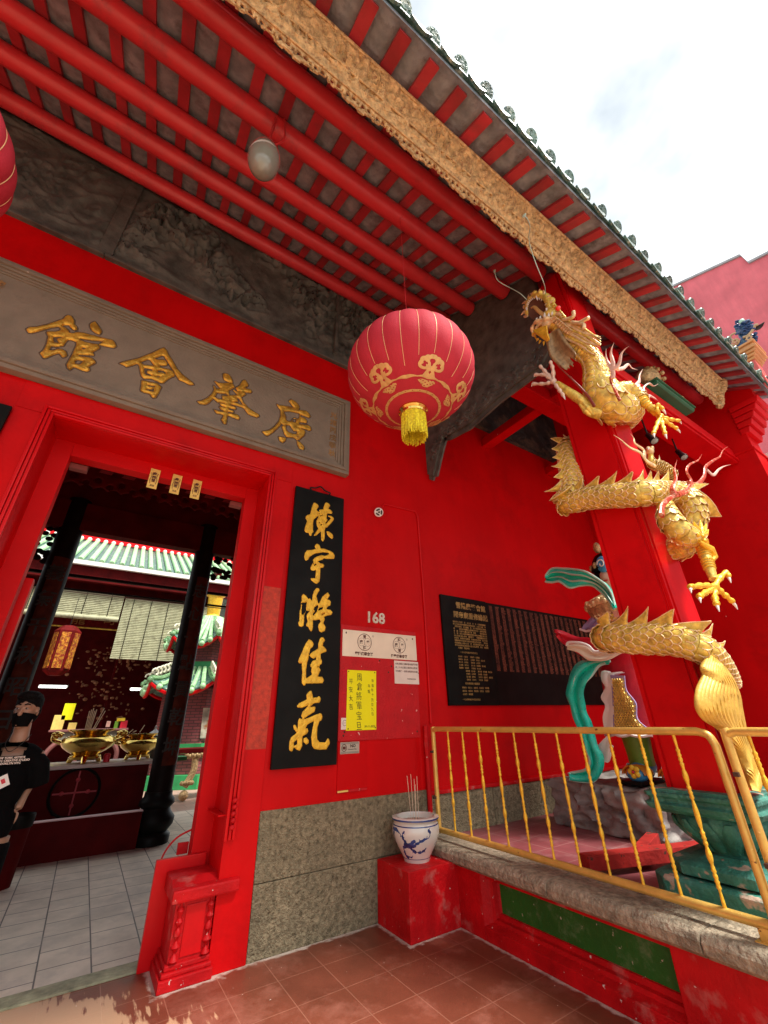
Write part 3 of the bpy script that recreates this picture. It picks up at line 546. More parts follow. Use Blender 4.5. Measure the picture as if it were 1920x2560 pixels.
# ridge parts beyond: rises to y=4.4 then falls into the hall
ROOF.prism([(yb, zr(yb) + .05), (8.7, zr(yb) - 2.5), (8.7, zr(yb) - 2.40), (yb, zr(yb) + .13)], 'x', XR[0], XR[1])
random.seed(77); JX = [random.uniform(-.008, .008) for _ in range(31)]
roof = ROOF.build('roof', M['soffit'], BLD)
for i, x in enumerate(RAFX):
    ph = R(29.25)
    wd = .095
    MB().prism([(ey + .02, zr(ey + .02) + .004), (yb, zr(yb) + .004), (yb, zr(yb) + .048), (ey + .02, zr(ey + .02) + .048)], 'x', x + JX[i % 31] + .1375 - wd / 2 - .05, x + JX[i % 31] + .1375 + wd / 2 - .05 + JX[(i * 7) % 31] * .8).build('rafter', M['rafter'], roof)
# curved pan tiles seen from below between rafters: slight barrel steps
mb = MB()
for i, x in enumerate(RAFX):
    for k in range(15):
        ya = ey - .01 + k * .245
        if ya > 4.3: break
        a, b = x - .05 + .185 - .0, x - .05 + .37 - .0
        seg = 6; P = []
        for t in (0, 1):
            yy = ya + t * .26; row = []
            for q in range(seg + 1):
                u = q / seg; row.append((a + (b - a) * u, yy, zr(yy) + .046 - .022 * math.sin(math.pi * u) + .012 * (1 - t)))
            P.append(row)
        mb.grid(P)
mb.build('pan_tiles', M['soffit'], roof, smooth=True)
# eave edge: cap discs, drip tiles and cover tile rolls
for i, x in enumerate(RAFX):
    zc = zr(ey) + .235; d = Vector((0, 1, .56)).normalized()
    p0 = Vector((x + .0275 + JX[i % 31], ey - .06 + JX[(i * 3) % 31], zc - .04 + JX[(i * 5) % 31]))
    mb = MB(); mb.lathe([(.066, 0), (.072, .012), (.060, .014), (.060, .30)], p0, d, 18, (1, 0, 0)); mb.lathe([(.030, -.006), (.034, .004)], p0, d, 12, (1, 0, 0))
    for q in range(6):
        a_ = q * math.pi / 3; mb.ell(p0 + Vector((math.cos(a_) * .048, 0, 0)) + d.cross(Vector((1, 0, 0))) * math.sin(a_) * .048, .008, 6, 4)
    mb.build('cap_tile', M['greentile'], roof, smooth=True)
for i, x in enumerate(RAFX):
    mb = MB(); pts = []
    for q in range(13):
        u = -1 + 2 * q / 12; pts.append((x + .165 + u * .095, zr(ey) + .05 + .055 * (u * u) * .5))
    low = [(px, pz - .075 * max(0, math.cos((px - x - .165) / .095 * math.pi / 2)) - .012 * abs(math.sin((px - x) * 90))) for px, pz in reversed(pts)]
    mb.prism(pts + low, 'y', ey - .075, ey - .055); mb.build('drip_tile', M['greentile'], roof)
mb = MB()
for i, x in enumerate(RAFX):
    for k in range(14):
        ya = ey + .0 + k * .27; mb.tube([(x + .0275, ya, zr(ya) + .19), (x + .0275, ya + .28, zr(ya + .28) + .18)], .060, 10)
mb.build('cover_tiles', M['greentile'], roof, smooth=True)
MB().prism([(ey - .05, zr(ey) + .095), (ey - .05, zr(ey) + .125), (yb, zr(yb) + .165), (yb, zr(yb) + .135)], 'x', XR[0], XR[1]).build('tile_bed', M['greentile'], roof)
# gable verge tiles at the right end
mb = MB()
for k in range(8):
    yy = .70 + k * .2; mb.lathe([(.075, -.06), (.085, 0), (.07, .05)], (XG + .56, yy, zr(yy) + .13), (1, 0, .1), 14)
mb.tube([(XG + .50, .68, zr(.68) + .25), (XG + .50, 4.2, zr(4.2) + .25)], .10, 12); mb.build('verge_tiles', M['greentile'], roof, smooth=True)
# -- carved fascia board hung perpendicular to the rafters
A = Vector((0, 1.04, 5.985)); B = Vector((0, 1.225, 5.62)); XF = (-6.0, 6.9)
dn = (B - A).normalized(); nf = Vector((0, -dn.z, dn.y)) * -1          # outward normal (towards -y)
if nf.y > 0: nf = -nf
L_ = (B - A).length
mb = MB(); step = .0125; nx = int((XF[1] - (-1.6)) / step)
rows = 26; P = []
def carve(x, s):
    # s 0..1 down the board : frames top/bottom, scrolls between
    if s < .05 or .62 < s < .67: return .022
    if s <= .62:
        q = noise.noise(Vector((x * 9, s * 3.4, 3.1))); q2 = noise.noise(Vector((x * 22, s * 8.5, 9.7)))
        r = math.sin((q + x * 1.2) * 13 + s * 5); return .012 + .020 * max(-.3, r) + .014 * q2
    return .004 + .010 * (math.sin(x * 42) * .5 + .5)
for j in range(nx + 1):
    x = -1.6 + j * step; row = []
    for i in range(rows + 1):
        s = i / rows; row.append(A + dn * (s * L_ * .80) + nf * carve(x, s * .8 / .8 * .80 if s < 1 else .8) + Vector((x, 0, 0)))
    P.append(row)
mb.grid(P); bk = .02
fas = mb.build('carved_fascia', M['goldcarve'], BLD, smooth=True, ang=70)
MB().slab([A + Vector((XF[0], 0, 0)), A + Vector((XF[1], 0, 0)), A + dn * L_ * .80 + Vector((XF[1], 0, 0)), A + dn * L_ * .80 + Vector((XF[0], 0, 0))], -nf * .028).build('board', M['goldcarve'], fas)
# pierced fretwork fringe: field with holes
fx0, fx1 = -1.6, XF[1]
nX = int((fx1 - fx0) / .0085); Xg, Yg = np.meshgrid(np.linspace(fx0, fx1, nX), np.linspace(-.004, .105, 14), indexing='ij')
edge = .070 + .016 * np.sin(Xg * 2 * np.pi / .52) + .007 * np.sign(np.sin(Xg * 2 * np.pi / .13)) - Yg
u = (Xg % .13) / .13
holes = np.minimum(np.hypot((u - .28) * .13, Yg - .034) - .013, np.hypot((u - .68) * .13, Yg - .030) - .015)
holes = np.minimum(holes, np.hypot((u - .97) * .13, Yg - .040) - .009)
holes = np.minimum(holes, np.maximum(np.abs(Yg - .05 - .012 * np.sin(Xg * 97)) - .0045, -np.sin(Xg * 48)))
F = np.minimum(np.minimum(edge, holes), Yg + .004)
mb = MB(); base = A + dn * L_ * .80
field_relief(mb, Xg, Yg, F, lambda x, y, h: base + dn * y + nf * (h + .004) + Vector((x, 0, 0)), .008, .006, .006)
mb.build('fretwork_fringe', M['goldcarve'], fas, smooth=True)
mb = MB()
for s, r in ((.02, .014), (.64 * .8 / .8 * .78, .009), (.80, .008)):
    mb.tube([A + dn * L_ * s + nf * .018 + Vector((XF[0], 0, 0)), A + dn * L_ * s + nf * .018 + Vector((XF[1], 0, 0))], r, 8)
mb.build('bead_moulding', M['goldcarve'], fas, smooth=True)
# scrolled end piece
mb = MB()
for k in range(9):
    s = k / 8; mb.ell(A + dn * L_ * (.05 + .9 * s) + nf * .02 + Vector((XF[1] + .03 * math.sin(s * 9) + .02, 0, 0)), (.07, .05, .05), 10, 8, fn=lambda d, q: q * (1 + .3 * noise.noise(d * 3)))
mb.build('end_scroll', M['goldcarve'], fas, smooth=True)
# -- dark carved cross beam from wall to column
poly = [(3.85, 4.66), (3.74, 4.58), (3.66, 4.74), (3.60, 4.86), (3.50, 5.03), (3.44, 5.08), (3.31, 5.03), (3.15, 5.0), (2.96, 4.96), (2.7, 4.985), (2.42, 5.01), (2.1, 5.0), (1.80, 4.99), (1.66, 5.10), (1.60, 5.6), (1.62, zr(1.62)), (3.85, zr(3.85))]
MB().prism([(1.45, 5.55), (1.95, 5.3), (3.8, 5.3), (3.8, 6.9), (1.45, 5.95)], 'x', 3.425, 3.62).build('cross_beam', M['darkstone2'], BLD, bevel=.02)
xb = MB().prism(poly, 'x', 3.33, 3.42).build('cross_beam', M['darkstone'], BLD)
mb = MB(); random.seed(3)
for k in range(240):       # chipped carving along its lower edge
    y = random.uniform(1.75, 3.75); z = 5.0 + abs(random.gauss(0, .10)) + (0 if y < 3.45 else -(y - 3.45) * .9)
    mb.ell((3.325, y, z + .035), (.012, random.uniform(.015, .045), random.uniform(.01, .03)), 8, 6)
mb.build('beam_carving', M['darkstone'], xb, smooth=True)
mb = MB()
for (ya, za), (yb_, zb) in zip(poly[:13], poly[1:14]): mb.bar((3.375, ya, za), (3.375, yb_, zb), .13, .03, up=(1, 0, 0))
mb.build('beam_edge', M['darkstone'], xb)
# dark smoke-stained carving friezes on the wall
def frieze(name, x0, x1, z0, z1, mat, amp, seed, label=None):
    nx = int((x1 - x0) / .02); nz = int((z1 - z0) / .02); P = []
    for i in range(nx + 1):
        row = []
        for j in range(nz + 1):
            x = x0 + (x1 - x0) * i / nx; z = z0 + (z1 - z0) * j / nz
            v = noise.noise(Vector((x * 1.7, z * 1.7, seed))); f = noise.noise(Vector((x * 4.2 + v * 3, z * 4.2, seed + 5))); g = noise.noise(Vector((x * 11, z * 11, seed)))
            b = min(1, min(x - x0, x1 - x, z - z0 - .08, z1 - z) * 12); b = max(0, b)
            sw = math.sin(math.hypot((x * 2.1 + f) % 1 - .5, (z * 2.3 + v) % 1 - .5) * 16 + 2 * f); h = (max(0, sw) * .8 + abs(math.sin(f * 11)) * .35 + .35 * g) * amp * b * max(0, min(1, .6 + v * 2))
            row.append((x, W - .03 - h, z))
        P.append(row)
    mb = MB(); mb.grid(P); o = mb.build(name, mat, BLD, smooth=True, ang=80)
    m2 = MB(); m2.box(x0 - .04, x1 + .04, W - .05, W, z0 - .045, z0); m2.box(x0 - .04, x1 + .04, W - .075, W - .05, z0 - .06, z0 - .025); m2.box(x0, x1, W - .028, W - .001, z0, z1)
    m2.build('frieze_frame', mat, o, bevel=.006)
    return o
frieze('carved_frieze', -.94, 2.95, 6.02, 7.46, M['darkstone'], .11, 2.3)
frieze('carved_frieze', -2.95, -1.03, 6.02, 7.46, M['darkstone'], .03, 8.3)
frieze('carved_frieze', 3.75, 7.0, 6.05, 7.46, M['darkstone2'], .02, 5.1)
for x in (1.72, 2.05, 2.38, 2.70): MB().box(x, x + .05, W - .11, W - .03, 6.1, 7.4).build('frieze_divider', M['darkstone'], BLD, bevel=.01)
MB().box(3.05, 3.30, W - .05, W, 6.0, 7.5).build('frieze_divider', M['darkstone'], BLD, bevel=.01); MB().box(-1.06, -.92, W - .06, W, 6.0, 7.46).build('frieze_divider', M['darkstone'], BLD, bevel=.01)
# -- beam column -> gable, with spotlights below
cb = MB().prism([(1.38, 4.85), (1.70, 4.85), (1.70, 5.13), (1.42, 5.13), (1.38, 5.09)], 'x', 3.77, XG - .02).build('porch_beam', M['redgloss'], BLD, bevel=.012)
mb = MB(); mb.box(3.78, XG - .02, 1.355, 1.38, 4.88, 4.915); mb.build('beam_bead', M['redgloss'], cb, bevel=.008)
MB().box(3.43, XG, 2.45, 2.7, 5.55, 5.8).build('inner_beam', M['red'], BLD, bevel=.02)
MB().box(4.6, 4.78, 1.5, 3.85, 5.62, 5.78).build('tie_beam', M['red'], BLD, bevel=.02)
MB().box(6.3, 6.48, 1.5, 3.85, 5.62, 5.78).build('tie_beam', M['red'], BLD, bevel=.02)
# -- column with moulded arrises
def column_mesh(x0, x1, y0, y1, z0, z1, ch=.05):
    P = []
    def arris(cx, cy, sx, sy):      # stepped re-entrant roll at each corner
        return [(cx, cy + sy * ch), (cx + sx * ch * .35, cy + sy * ch), (cx + sx * ch * .35, cy + sy * ch * .72), (cx + sx * ch * .12, cy + sy * ch * .60), (cx + sx * ch * .10, cy + sy * ch * .10), (cx + sx * ch * .60, cy + sy * ch * .12), (cx + sx * ch * .72, cy + sy * ch * .35), (cx + sx * ch, cy + sy * ch * .35), (cx + sx * ch, cy)]
    P += arris(x0, y0, 1, 1)
    P += [(a, b) for a, b in reversed(arris(x1, y0, -1, 1))]
    P += arris(x1, y1, -1, -1)
    P += [(a, b) for a, b in reversed(arris(x0, y1, 1, -1))]
    return MB().prism(P, 'z', z0, z1)
CX0, CX1, CY0, CY1 = 3.37, 3.775, 1.32, 1.725
column_mesh(CX0, CX1, CY0, CY1, 1.056, 6.08).build('column', M['redgloss'], BLD)
# carved green column base (octagonal tiers)
def octo(cx, cy, r, c=.32): return [(cx - r, cy - r * (1 - 2 * c)), (cx - r * (1 - 2 * c), cy - r), (cx + r * (1 - 2 * c), cy - r), (cx + r, cy - r * (1 - 2 * c)), (cx + r, cy + r * (1 - 2 * c)), (cx + r * (1 - 2 * c), cy + r), (cx - r * (1 - 2 * c), cy + r), (cx - r, cy + r * (1 - 2 * c))]
cx, cy = 3.572, 1.522
def tiers(levels, seg=8):
    mb = MB(); rings = []
    for z, r, c in levels: rings.append([Vector((a, b, z)) for a, b in octo(cx, cy, r, c)])
    vs = [p for rg in rings for p in rg]; fs = []
    for i in range(len(rings) - 1):
        for k in range(8): fs.append((i * 8 + k, i * 8 + (k + 1) % 8, (i + 1) * 8 + (k + 1) % 8, (i + 1) * 8 + k))
    fs.append(tuple(range(7, -1, -1))); fs.append(tuple((len(rings) - 1) * 8 + k for k in range(8))); mb.add(vs, fs); return mb
cbase = tiers([(.482, .375, .12), (.60, .375, .12), (.612, .355, .12)]).build('column_base', M['teal'], BLD, bevel=.008)
tiers([(.613, .20, .2), (.625, .315, .2), (.675, .315, .2), (.69, .28, .2), (.70, .20, .2), (.72, .16, .2)]).build('foot_slab', M['teal'], cbase, bevel=.008)
tiers([(.925, .27, .08), (.945, .31, .05), (.975, .325, .05), (.985, .30, .05), (1.005, .30, .05), (1.015, .315, .05), (1.035, .315, .05), (1.04, .29, .05), (1.057, .29, .05)]).build('cornice', M['teal'], cbase, bevel=.005)
mb = MB(); prof = [(.17, .70), (.135, .725), (.15, .75), (.20, .79), (.25, .83), (.275, .87), (.27, .90), (.25, .93)]
mb.lathe(prof, (cx, cy, 0), seg=40)
for k in range(14):
    a = k * 2 * math.pi / 14; pts = [(cx + math.cos(a) * r, cy + math.sin(a) * r, z) for r, z in ((.145, .735), (.18, .77), (.235, .82), (.278, .865), (.285, .90))]
    mb.tube(pts, [(.010, .02), (.014, .034), (.017, .045), (.015, .04), (.008, .02)], 8)
mb.build('bowl_carving', M['teal'], cbase, smooth=True, ang=60)

# ================================================================= PLATFORM on the right
PLT = thing('raised_platform', 'raised side platform with stone coping, red base and sunken green panel', 'platform', (5, 2, 0))
struct(MB().box(3.18, XG, -3.0, W - .006, .0, .48).build('platform_floor', fl_plat))
cop = M['granite2']; mb = MB()
for ya, yb_ in ((3.846, 2.42), (2.415, 1.50), (1.495, -.2), (-.205, -2.0)):
    mb.prism([(2.84, .425), (2.875, .400), (3.18, .400), (3.18, .502), (2.885, .508), (2.855, .498), (2.838, .47)], 'y', yb_, ya)
cpo = mb.build('stone_coping', cop, PLT, bevel=.008)
mb = MB()
yl, yr = 3.11, 1.70            # recess in the base wall
mb.box(2.90, 3.18, yl, 3.846, 0, .400); mb.box(2.90, 3.18, -2.0, yr, 0, .400); mb.box(2.90, 3.18, yr, yl, 0, .085)
mb.box(3.16, 3.18, yr, yl, .085, .40)
mb.build('base_wall', M['redworn'], PLT, bevel=.006)
rec = MB().prism([(2.905, .083), (2.955, .105), (2.965, .125), (2.99, .13), (3.0, .155), (3.03, .16), (3.03, .083)], 'y', yr + .002, yl - .002).build('panel_moulding', M['redworn'], PLT)
mb = MB()
mb.prism([(2.902, yl), (2.955, yl - .045), (2.965, yl - .065), (3.0, yl - .075), (3.03, yl - .10), (3.03, yl)], 'z', .084, .399)
mb.prism([(2.902, yr), (2.955, yr + .02), (3.03, yr + .05), (3.03, yr)], 'z', .084, .399)
mb.box(2.93, 3.03, yr, yl, .365, .3985)
mb.build('panel_moulding', M['redworn'], PLT)
MB().box(3.015, 3.05, yr + .04, yl - .09, .155, .37).build('green_panel', M['greenpanel'], PLT)
# red block with the vase
tag(MB().box(2.40, 2.92, 3.38, W - .008, 0, .42).build('block', M['redworn'], None, bevel=.008), 'scuffed red painted block in the corner under the porcelain incense pot', 'block')

# ---- railings
def railing(name, label, y0, y1, ys, loc, foot=True, curve_near=True):
    t = thing(name, label, 'railing', loc, 'gold tube railings on the platform edge')
    zt, zb, r = 1.40, .572, .0215; x = 3.0
    pts = [(x, y0, zb), (x, y0, zt - .05), (x, y0 - .012, zt - .015), (x, y0 - .05, zt)]
    pts += [(x, y1 + .07, zt), (x, y1 + .02, zt - .02), (x, y1, zt - .07), (x, y1, .51)]
    MB().tube(spline(pts[:4], 4) + spline(pts[4:7], 4) + [np.array(pts[7])], r, 16).build('frame_tube', M['goldrail'], t, smooth=True)
    MB().tube([(x, y0, zb), (x, y1, zb)], r * 1.08, 16).build('bottom_rail', M['goldrail'], t, smooth=True)
    for y in ys:
        prof = []; n = 90
        for k in range(n + 1):
            s = k / n; h = zb + .02 + (zt - zb - .04) * s
            bead = abs(math.sin(s * math.pi * 34)); q = .0062 + .0062 * bead
            for c in (.0, .5, 1.0):
                if abs(s - c) < .085: q = .0065 + .0075 * math.cos((s - c) / .085 * math.pi / 2) * (1 if c == .5 else .35)
            for c in (.27, .73):
                if abs(s - c) < .05: q = .007 + .008 * math.cos((s - c) / .05 * math.pi / 2)
            prof.append((q, h))
        MB().lathe(prof, (x, y, 0), seg=10).build('baluster', M['goldbright'], t, smooth=True, ang=80)
    if foot:
        mb = MB(); mb.box(x - .03, x + .03, y1 + .0, y1 + .075, .5035, zb - .01); mb.box(x - .05, x + .05, y1 - .02, y1 + .095, .5032, .511); mb.build('foot', M['goldrail'], t, bevel=.004)
    mb = MB()
    for z in (.82, 1.2): mb.box(x - .045, x - .02, y0 - .012, y0 + .012, z - .01, z + .01)
    mb.build('bolt', M['screw'], t)
    return t
by = [3.475 - .2068 * k for k in range(11)]
railing('railing', 'long gold railing whose left end meets the red wall', 3.70, 1.20, by, (3.0, 2.45, .5))
railing('railing', 'second gold railing, cut by the right edge of the photo', 1.135, -1.1, [1.03 - .2068 * k for k in range(10)], (3.0, 0, .5))

# ================================================================= BEYOND
pb = thing('neighbouring_building', 'tall pink-red rendered building behind the temple roof', 'building', (18, 3, 0))
MB().prism([(9, 0), (9, 18.0), (2.43, 16.99), (2.43, 16.99), (.34, 16.18), (.28, 15.66), (-.3, 15.5), (-14, 14.0), (-14, 0)], 'x', 16, 22).build('wall', M['pink'], pb)
mb = MB(); cm = pm('grey_coping', (.35, .36, .38), .7)
for a_, b_ in (((2.43, 16.99), (.34, 16.18)), ((.34, 16.18), (.28, 15.66)), ((.28, 15.66), (-.3, 15.5)), ((-.3, 15.5), (-14, 14.0)), ((9, 18), (2.43, 16.99))):
    mb.bar((18.97, a_[0], a_[1] + .04), (18.97, b_[0], b_[1] + .04), 6.1, .10, up=(1, 0, 0)) if False else mb.prism([(a_[0], a_[1]), (b_[0], b_[1]), (b_[0], b_[1] + .09), (a_[0], a_[1] + .09)], 'x', 15.93, 22.05)
mb.build('parapet_coping', cm, pb)
ca = thing('canopy', 'small red canopy with white edge past the red gable wall, at right photo edge', 'canopy', (9.3, 1.1, 0))
MB().box(8.6, 11, .0, 1.33, 5.15, 5.30).build('canopy_slab', M['redgloss'], ca, bevel=.01); MB().box(8.55, 11.1, -.05, 1.38, 5.30, 5.36).build('edge_trim', M['white'], ca); MB().box(8.7, 8.85, 1.15, 1.3, 0, 5.15).build('post', M['red'], ca)
# ================================================================= SIGNS ON THE WALL
def glyph(key, x0, y, mat, parent, depth=.012, bev=.012, res=.006, name='character'):
    outs, holes = GLYPHS[key]; pl = [[(l[i] / 1000, l[i + 1] / 1000) for i in range(0, len(l), 2)] for l in outs + holes]
    xs = [p[0] for l in pl for p in l]; zs = [p[1] for l in pl for p in l]
    X, Y = np.meshgrid(np.arange(min(xs) - .02, max(xs) + .02, res), np.arange(min(zs) - .02, max(zs) + .02, res), indexing='ij')
    F = poly_sdf(X, Y, pl)
    rg = np.array([[noise.noise(Vector((a * 60, b * 60, 0))) for a, b in zip(r1, r2)] for r1, r2 in zip(X, Y)]); F = F + rg * .002
    mb = MB(); field_relief(mb, X, Y, F, lambda a, b, h: (a, y - h, b), depth, bev, .001)
    return mb.build(name, mat, parent, smooth=True, ang=60)
# -- stone name plaque over the door
pq = thing('name_plaque', 'long grey stone plaque with four large gilded characters above the doorway', 'plaque', (.15, W, 4.165))
px0, px1, pz0, pz1 = -1.80, 2.0, 4.168, 5.33
MB().box(px0 + .16, px1 - .16, W - .035, W - .001, pz0 + .15, pz1 - .13).build('slab', M['plaque'], pq)
mb = MB()
for i, (a, d) in enumerate(((0, .085), (.045, .105), (.085, .080), (.115, .062), (.145, .050))):
    nx_ = (.045, .085, .115, .145, .17)[i]
    X0, X1, Z0, Z1 = px0 + a, px1 - a, pz0 + a, pz1 - a * .85; e = nx_ - a
    mb.box(X0, X1, W - d, W - .001, Z1 - e * .85, Z1); mb.box(X0, X1, W - d, W - .001, Z0, Z0 + e); mb.box(X0, X0 + e, W - d, W - .001, Z0 + e + .0005, Z1 - e * .85 - .0005); mb.box(X1 - e, X1, W - d, W - .001, Z0 + e + .0005, Z1 - e * .85 - .0005)
mb.build('frame', M['plaque'], pq, bevel=.006)
for g in ('guan', 'hui', 'zhao', 'guang'):
    glyph(g, 0, W - .036, M['gold'], pq, .016, .02, .0075)
    outs, holes = GLYPHS[g]                       # flat dark outline: shade of a carved groove put into the colour
    pl = [[(l[i] / 1000, l[i + 1] / 1000) for i in range(0, len(l), 2)] for l in outs + holes]; xs = [p[0] for l in pl for p in l]; zs = [p[1] for l in pl for p in l]
    X, Y = np.meshgrid(np.arange(min(xs) - .03, max(xs) + .03, .009), np.arange(min(zs) - .03, max(zs) + .03, .009), indexing='ij')
    mb = MB(); field_relief(mb, X, Y, poly_sdf(X, Y, pl) + .011, lambda a, b, h: (a, W - .0352 - h, b), .0004, .01, .0001); mb.build('groove_shade', pm('painted_groove_shade', (.10, .07, .045), .8), pq)
bronze = pm('brown_gilt_small', (.30, .17, .06), .55, .3, var=.3, bump=.2)
mb = MB(); vtext('光緒丙戌季秋', .098, 1.735, 5.0, W - .036, mb, .119, .002, .003, .0); mb.build('side_inscription', bronze, pq)
mb = MB(); vtext('黎兆棠書題印', .10, -1.62, 5.02, W - .036, mb, .125, .003, .003, .0); mb.build('side_inscription', bronze, pq)
MB().box(1.855, 1.925, W - .038, W - .034, 4.94, 5.035).build('seal_mark', M['darkstone'], pq)

# -- black couplet boards
def couplet(x0, x1, z0, z1, label, chars):
    t = thing('couplet_board', label, 'hanging sign', ((x0 + x1) / 2, W, z0), 'black couplet boards beside the door')
    MB().box(x0, x1, W - .048, W - .018, z0, z1).build('board', M['black'], t, bevel=.004)
    m = MB(); c = (x0 + x1) / 2; pts = [(c - .10, W - .03, z1 - .005), (c - .125, W - .03, z1 + .035), (c - .06, W - .03, z1 + .05), (c, W - .03, z1 + .085), (c + .06, W - .03, z1 + .05), (c + .125, W - .03, z1 + .035), (c + .10, W - .03, z1 - .005)]
    m.tube(spline(pts, 5), .008, 8); m.build('hanger', M['darkmetal'], t, smooth=True)
    for g in chars: glyph(g, 0, W - .0484, M['goldbright'], t, .006, .008, .0055)
    return t
couplet(1.361, 1.962, 1.147, 3.842, 'tall black board with five big gold characters right of the doorway', ('dong', 'yu', 'ning', 'jia', 'qi'))
couplet(-1.70, -1.10, 1.147, 3.842, 'black board cut by the left photo edge, its corner left of the doorway', ())

# -- house number
def front(x, z, y=W, sx=1., lean=0.): return lambda a, b, c: (x + a * sx + b * lean, y - c, z + b)
hn = thing('house_number', 'pale metal house number 168 on the red wall', 'house number', (2.41, W, 2.43))
for i, ch in enumerate('168'):
    m = MB(); text_mesh(ch, .165, front(2.285 + i * .083, 2.44, W - .006), m, .005, .004); m.build('digit', pm('pale_metal_digit', (.70, .66, .52), .35, .3, dirt=((.3, .12, .06), 20, .55, .7)), hn)

# -- red back board with notices
nb = thing('notice_board', 'square red notice board screwed to the wall below the number 168', 'notice board', (2.46, W, 1.32))
MB().box(1.985, 2.945, W - .014, W - .001, 1.325, 2.385).build('board', M['redboard'], nb, bevel=.002)
mb = MB()
for x, z in ((2.04, 1.37), (2.05, 1.40), (2.90, 1.38), (2.60, 2.0), (2.56, 1.94), (2.45, 2.05)): mb.ell((x, W - .016, z), (.009, .004, .009), 8, 6)
mb.build('screw', M['screw'], nb)
# cream sign with two emblems
sg = thing('emblem_sign', 'cream sign with two round emblems at the top of the red notice board', 'sign', (2.47, W - .014, 2.08))
MB().slab([(2.005, W - .0145, 2.335), (2.94, W - .0145, 2.340), (2.944, W - .0145, 2.075), (2.005, W - .0145, 2.075)][::-1], (0, -.004, 0)).build('plate', M['cream'], sg)
def ring(mb, cx, cz, rx, rz, w, y, n=48, h=.0006):
    P = []
    for i in range(n + 1):
        a = 2 * math.pi * i / n; P.append([(cx + (rx + d) * math.cos(a), y, cz + (rz + d) * math.sin(a)) for d in (-w / 2, w / 2)])
    mb.grid(P); return mb
ys = W - .0190
for cx_, top, bot, cap in ((2.265, '雪', '隆', '雪隆廣肇會館'), (2.71, '隆', '雪', '隆雪廣肇會館')):
    m = MB(); ring(m, cx_, 2.225, .084, .084, .006, ys); m.build('emblem_ring', M['inkbrown'], sg)
    m = MB(); ring(m, cx_ - .036, 2.225, .040, .040, .0022, ys - .0002); ring(m, cx_ + .036, 2.225, .040, .040, .0022, ys - .0004); m.build('emblem_ring', M['inkbrown'], sg)
    m = MB()
    for ch, dx, dz in ((top, 0, .055), (bot, 0, -.057), ('廣', -.042, 0), ('肇', .042, 0)): text_mesh(ch, .040, front(cx_ + dx - .020, 2.225 + dz - .015, ys - .0006), m, .0003, .0008)
    text_mesh(cap, .036, front(cx_ - .115, 2.095, ys - .0006), m, .0003, .001)
    m.build('lettering', M['inkbrown'], sg)
    m = MB(); ring(m, cx_ + .105, 2.293, .009, .009, .002, ys, 16); text_mesh('R', .012, front(cx_ + .1015, 2.289, ys - .0003), m, .0002); m.build('lettering', M['inkbrown'], sg)
mb = MB()
for x in (2.045, 2.895): mb.ell((x, ys, 2.305), (.008, .003, .011), 8, 6)
mb.build('screw', M['screw'], sg)
# small white notice
wn = thing('paper_notice', 'small white notice with three lines of writing under the cream sign', 'notice', (2.79, W - .014, 1.83))
MB().slab([(2.635, W - .0145, 2.062), (2.957, W - .0145, 2.060), (2.958, W - .0145, 1.830), (2.636, W - .0145, 1.832)][::-1], (0, -.003, 0)).build('sheet', M['paperw'], wn)
m = MB()
for i, tx in enumerate(('本殿 關閉上鎖時請勿敲門不敬', '祈上午內已開之貴重物品敬請', '不負責任一般香油敬請自投箱')): text_mesh(tx, .0228, front(2.648, 2.022 - i * .037, W - .0180), m, .0003, .0002)
text_mesh('雲隆廣肇會館啟', .0165, front(2.80, 1.875, W - .0180), m, .0003); m.build('lettering', M['inkbrown'], wn)
m = MB()
for x, z in ((2.632, 1.985), (2.628, 2.06), (2.70, 2.068), (2.80, 2.068), (2.86, 2.066), (2.64, 1.828), (2.82, 1.826), (2.955, 1.945)): m.ell((x, W - .018, z), (.004, .003, .006), 6, 5)
m.build('tack', M['screw'], wn)
# yellow handwritten poster
yp = thing('paper_notice', 'bright yellow handwritten poster pinned to the red notice board', 'poster', (2.235, W - .014, 1.41))
P = [[(2.064 + .336 * i / 6 + .005 * (1 - j / 12), W - .0152 - .004 * abs(math.sin(i * .9 + j * .35)) * .6, 1.945 - .535 * j / 12) for i in range(7)] for j in range(13)]
MB().grid(P, .001).build('sheet', M['paper'], yp)
def brush(chars, size, x, z, step, m, lean=.12, bold=.0):
    for i, ch in enumerate(chars):
        if ch == ' ': continue
        jx, jz = random.uniform(-.003, .003), random.uniform(-.003, .003)
        text_mesh(ch, size, front(x + jx - i * .000, z - step * i + jz, W - .0200, .82, -.14 + random.uniform(-.05, .05)), m, .0003, bold)
m = MB(); random.seed(5)
brush('周倉將軍宝旦', .080, 2.175, 1.850, .086, m, 0, -.0006); brush('平安大吉', .058, 2.09, 1.815, .074, m, 0, -.0004); brush('甲辰年十月廿九日', .034, 2.345, 1.835, .043, m, 0, -.0002); brush('本壇', .036, 2.305, 1.79, .055, m, 0, -.0002)
text_mesh('30-11-2024', .026, front(2.262, 1.432, W - .0200, 1, .2), m, .0003, .0); m.build('handwriting', M['ink'], yp)
m = MB()
for x, z in ((2.08, 1.93), (2.385, 1.93), (2.085, 1.425), (2.385, 1.428)): m.ell((x, W - .022, z), (.006, .004, .006), 8, 6)
m.build('pin', M['screw'], yp)
# half hidden sticker
t = thing('sticker', 'small pale sticker half hidden behind the yellow poster', 'sticker', (2.045, W - .014, 1.42))
MB().box(2.012, 2.066, W - .0151, W - .0142, 1.42, 1.518).build('sheet', M['paperw'], t); m = MB(); ring(m, 2.05, 1.475, .02, .024, .003, W - .0156, 20); m.box(2.036, 2.064, W - .0158, W - .0154, 1.474, 1.4765); m.build('print', M['inkbrown'], t)
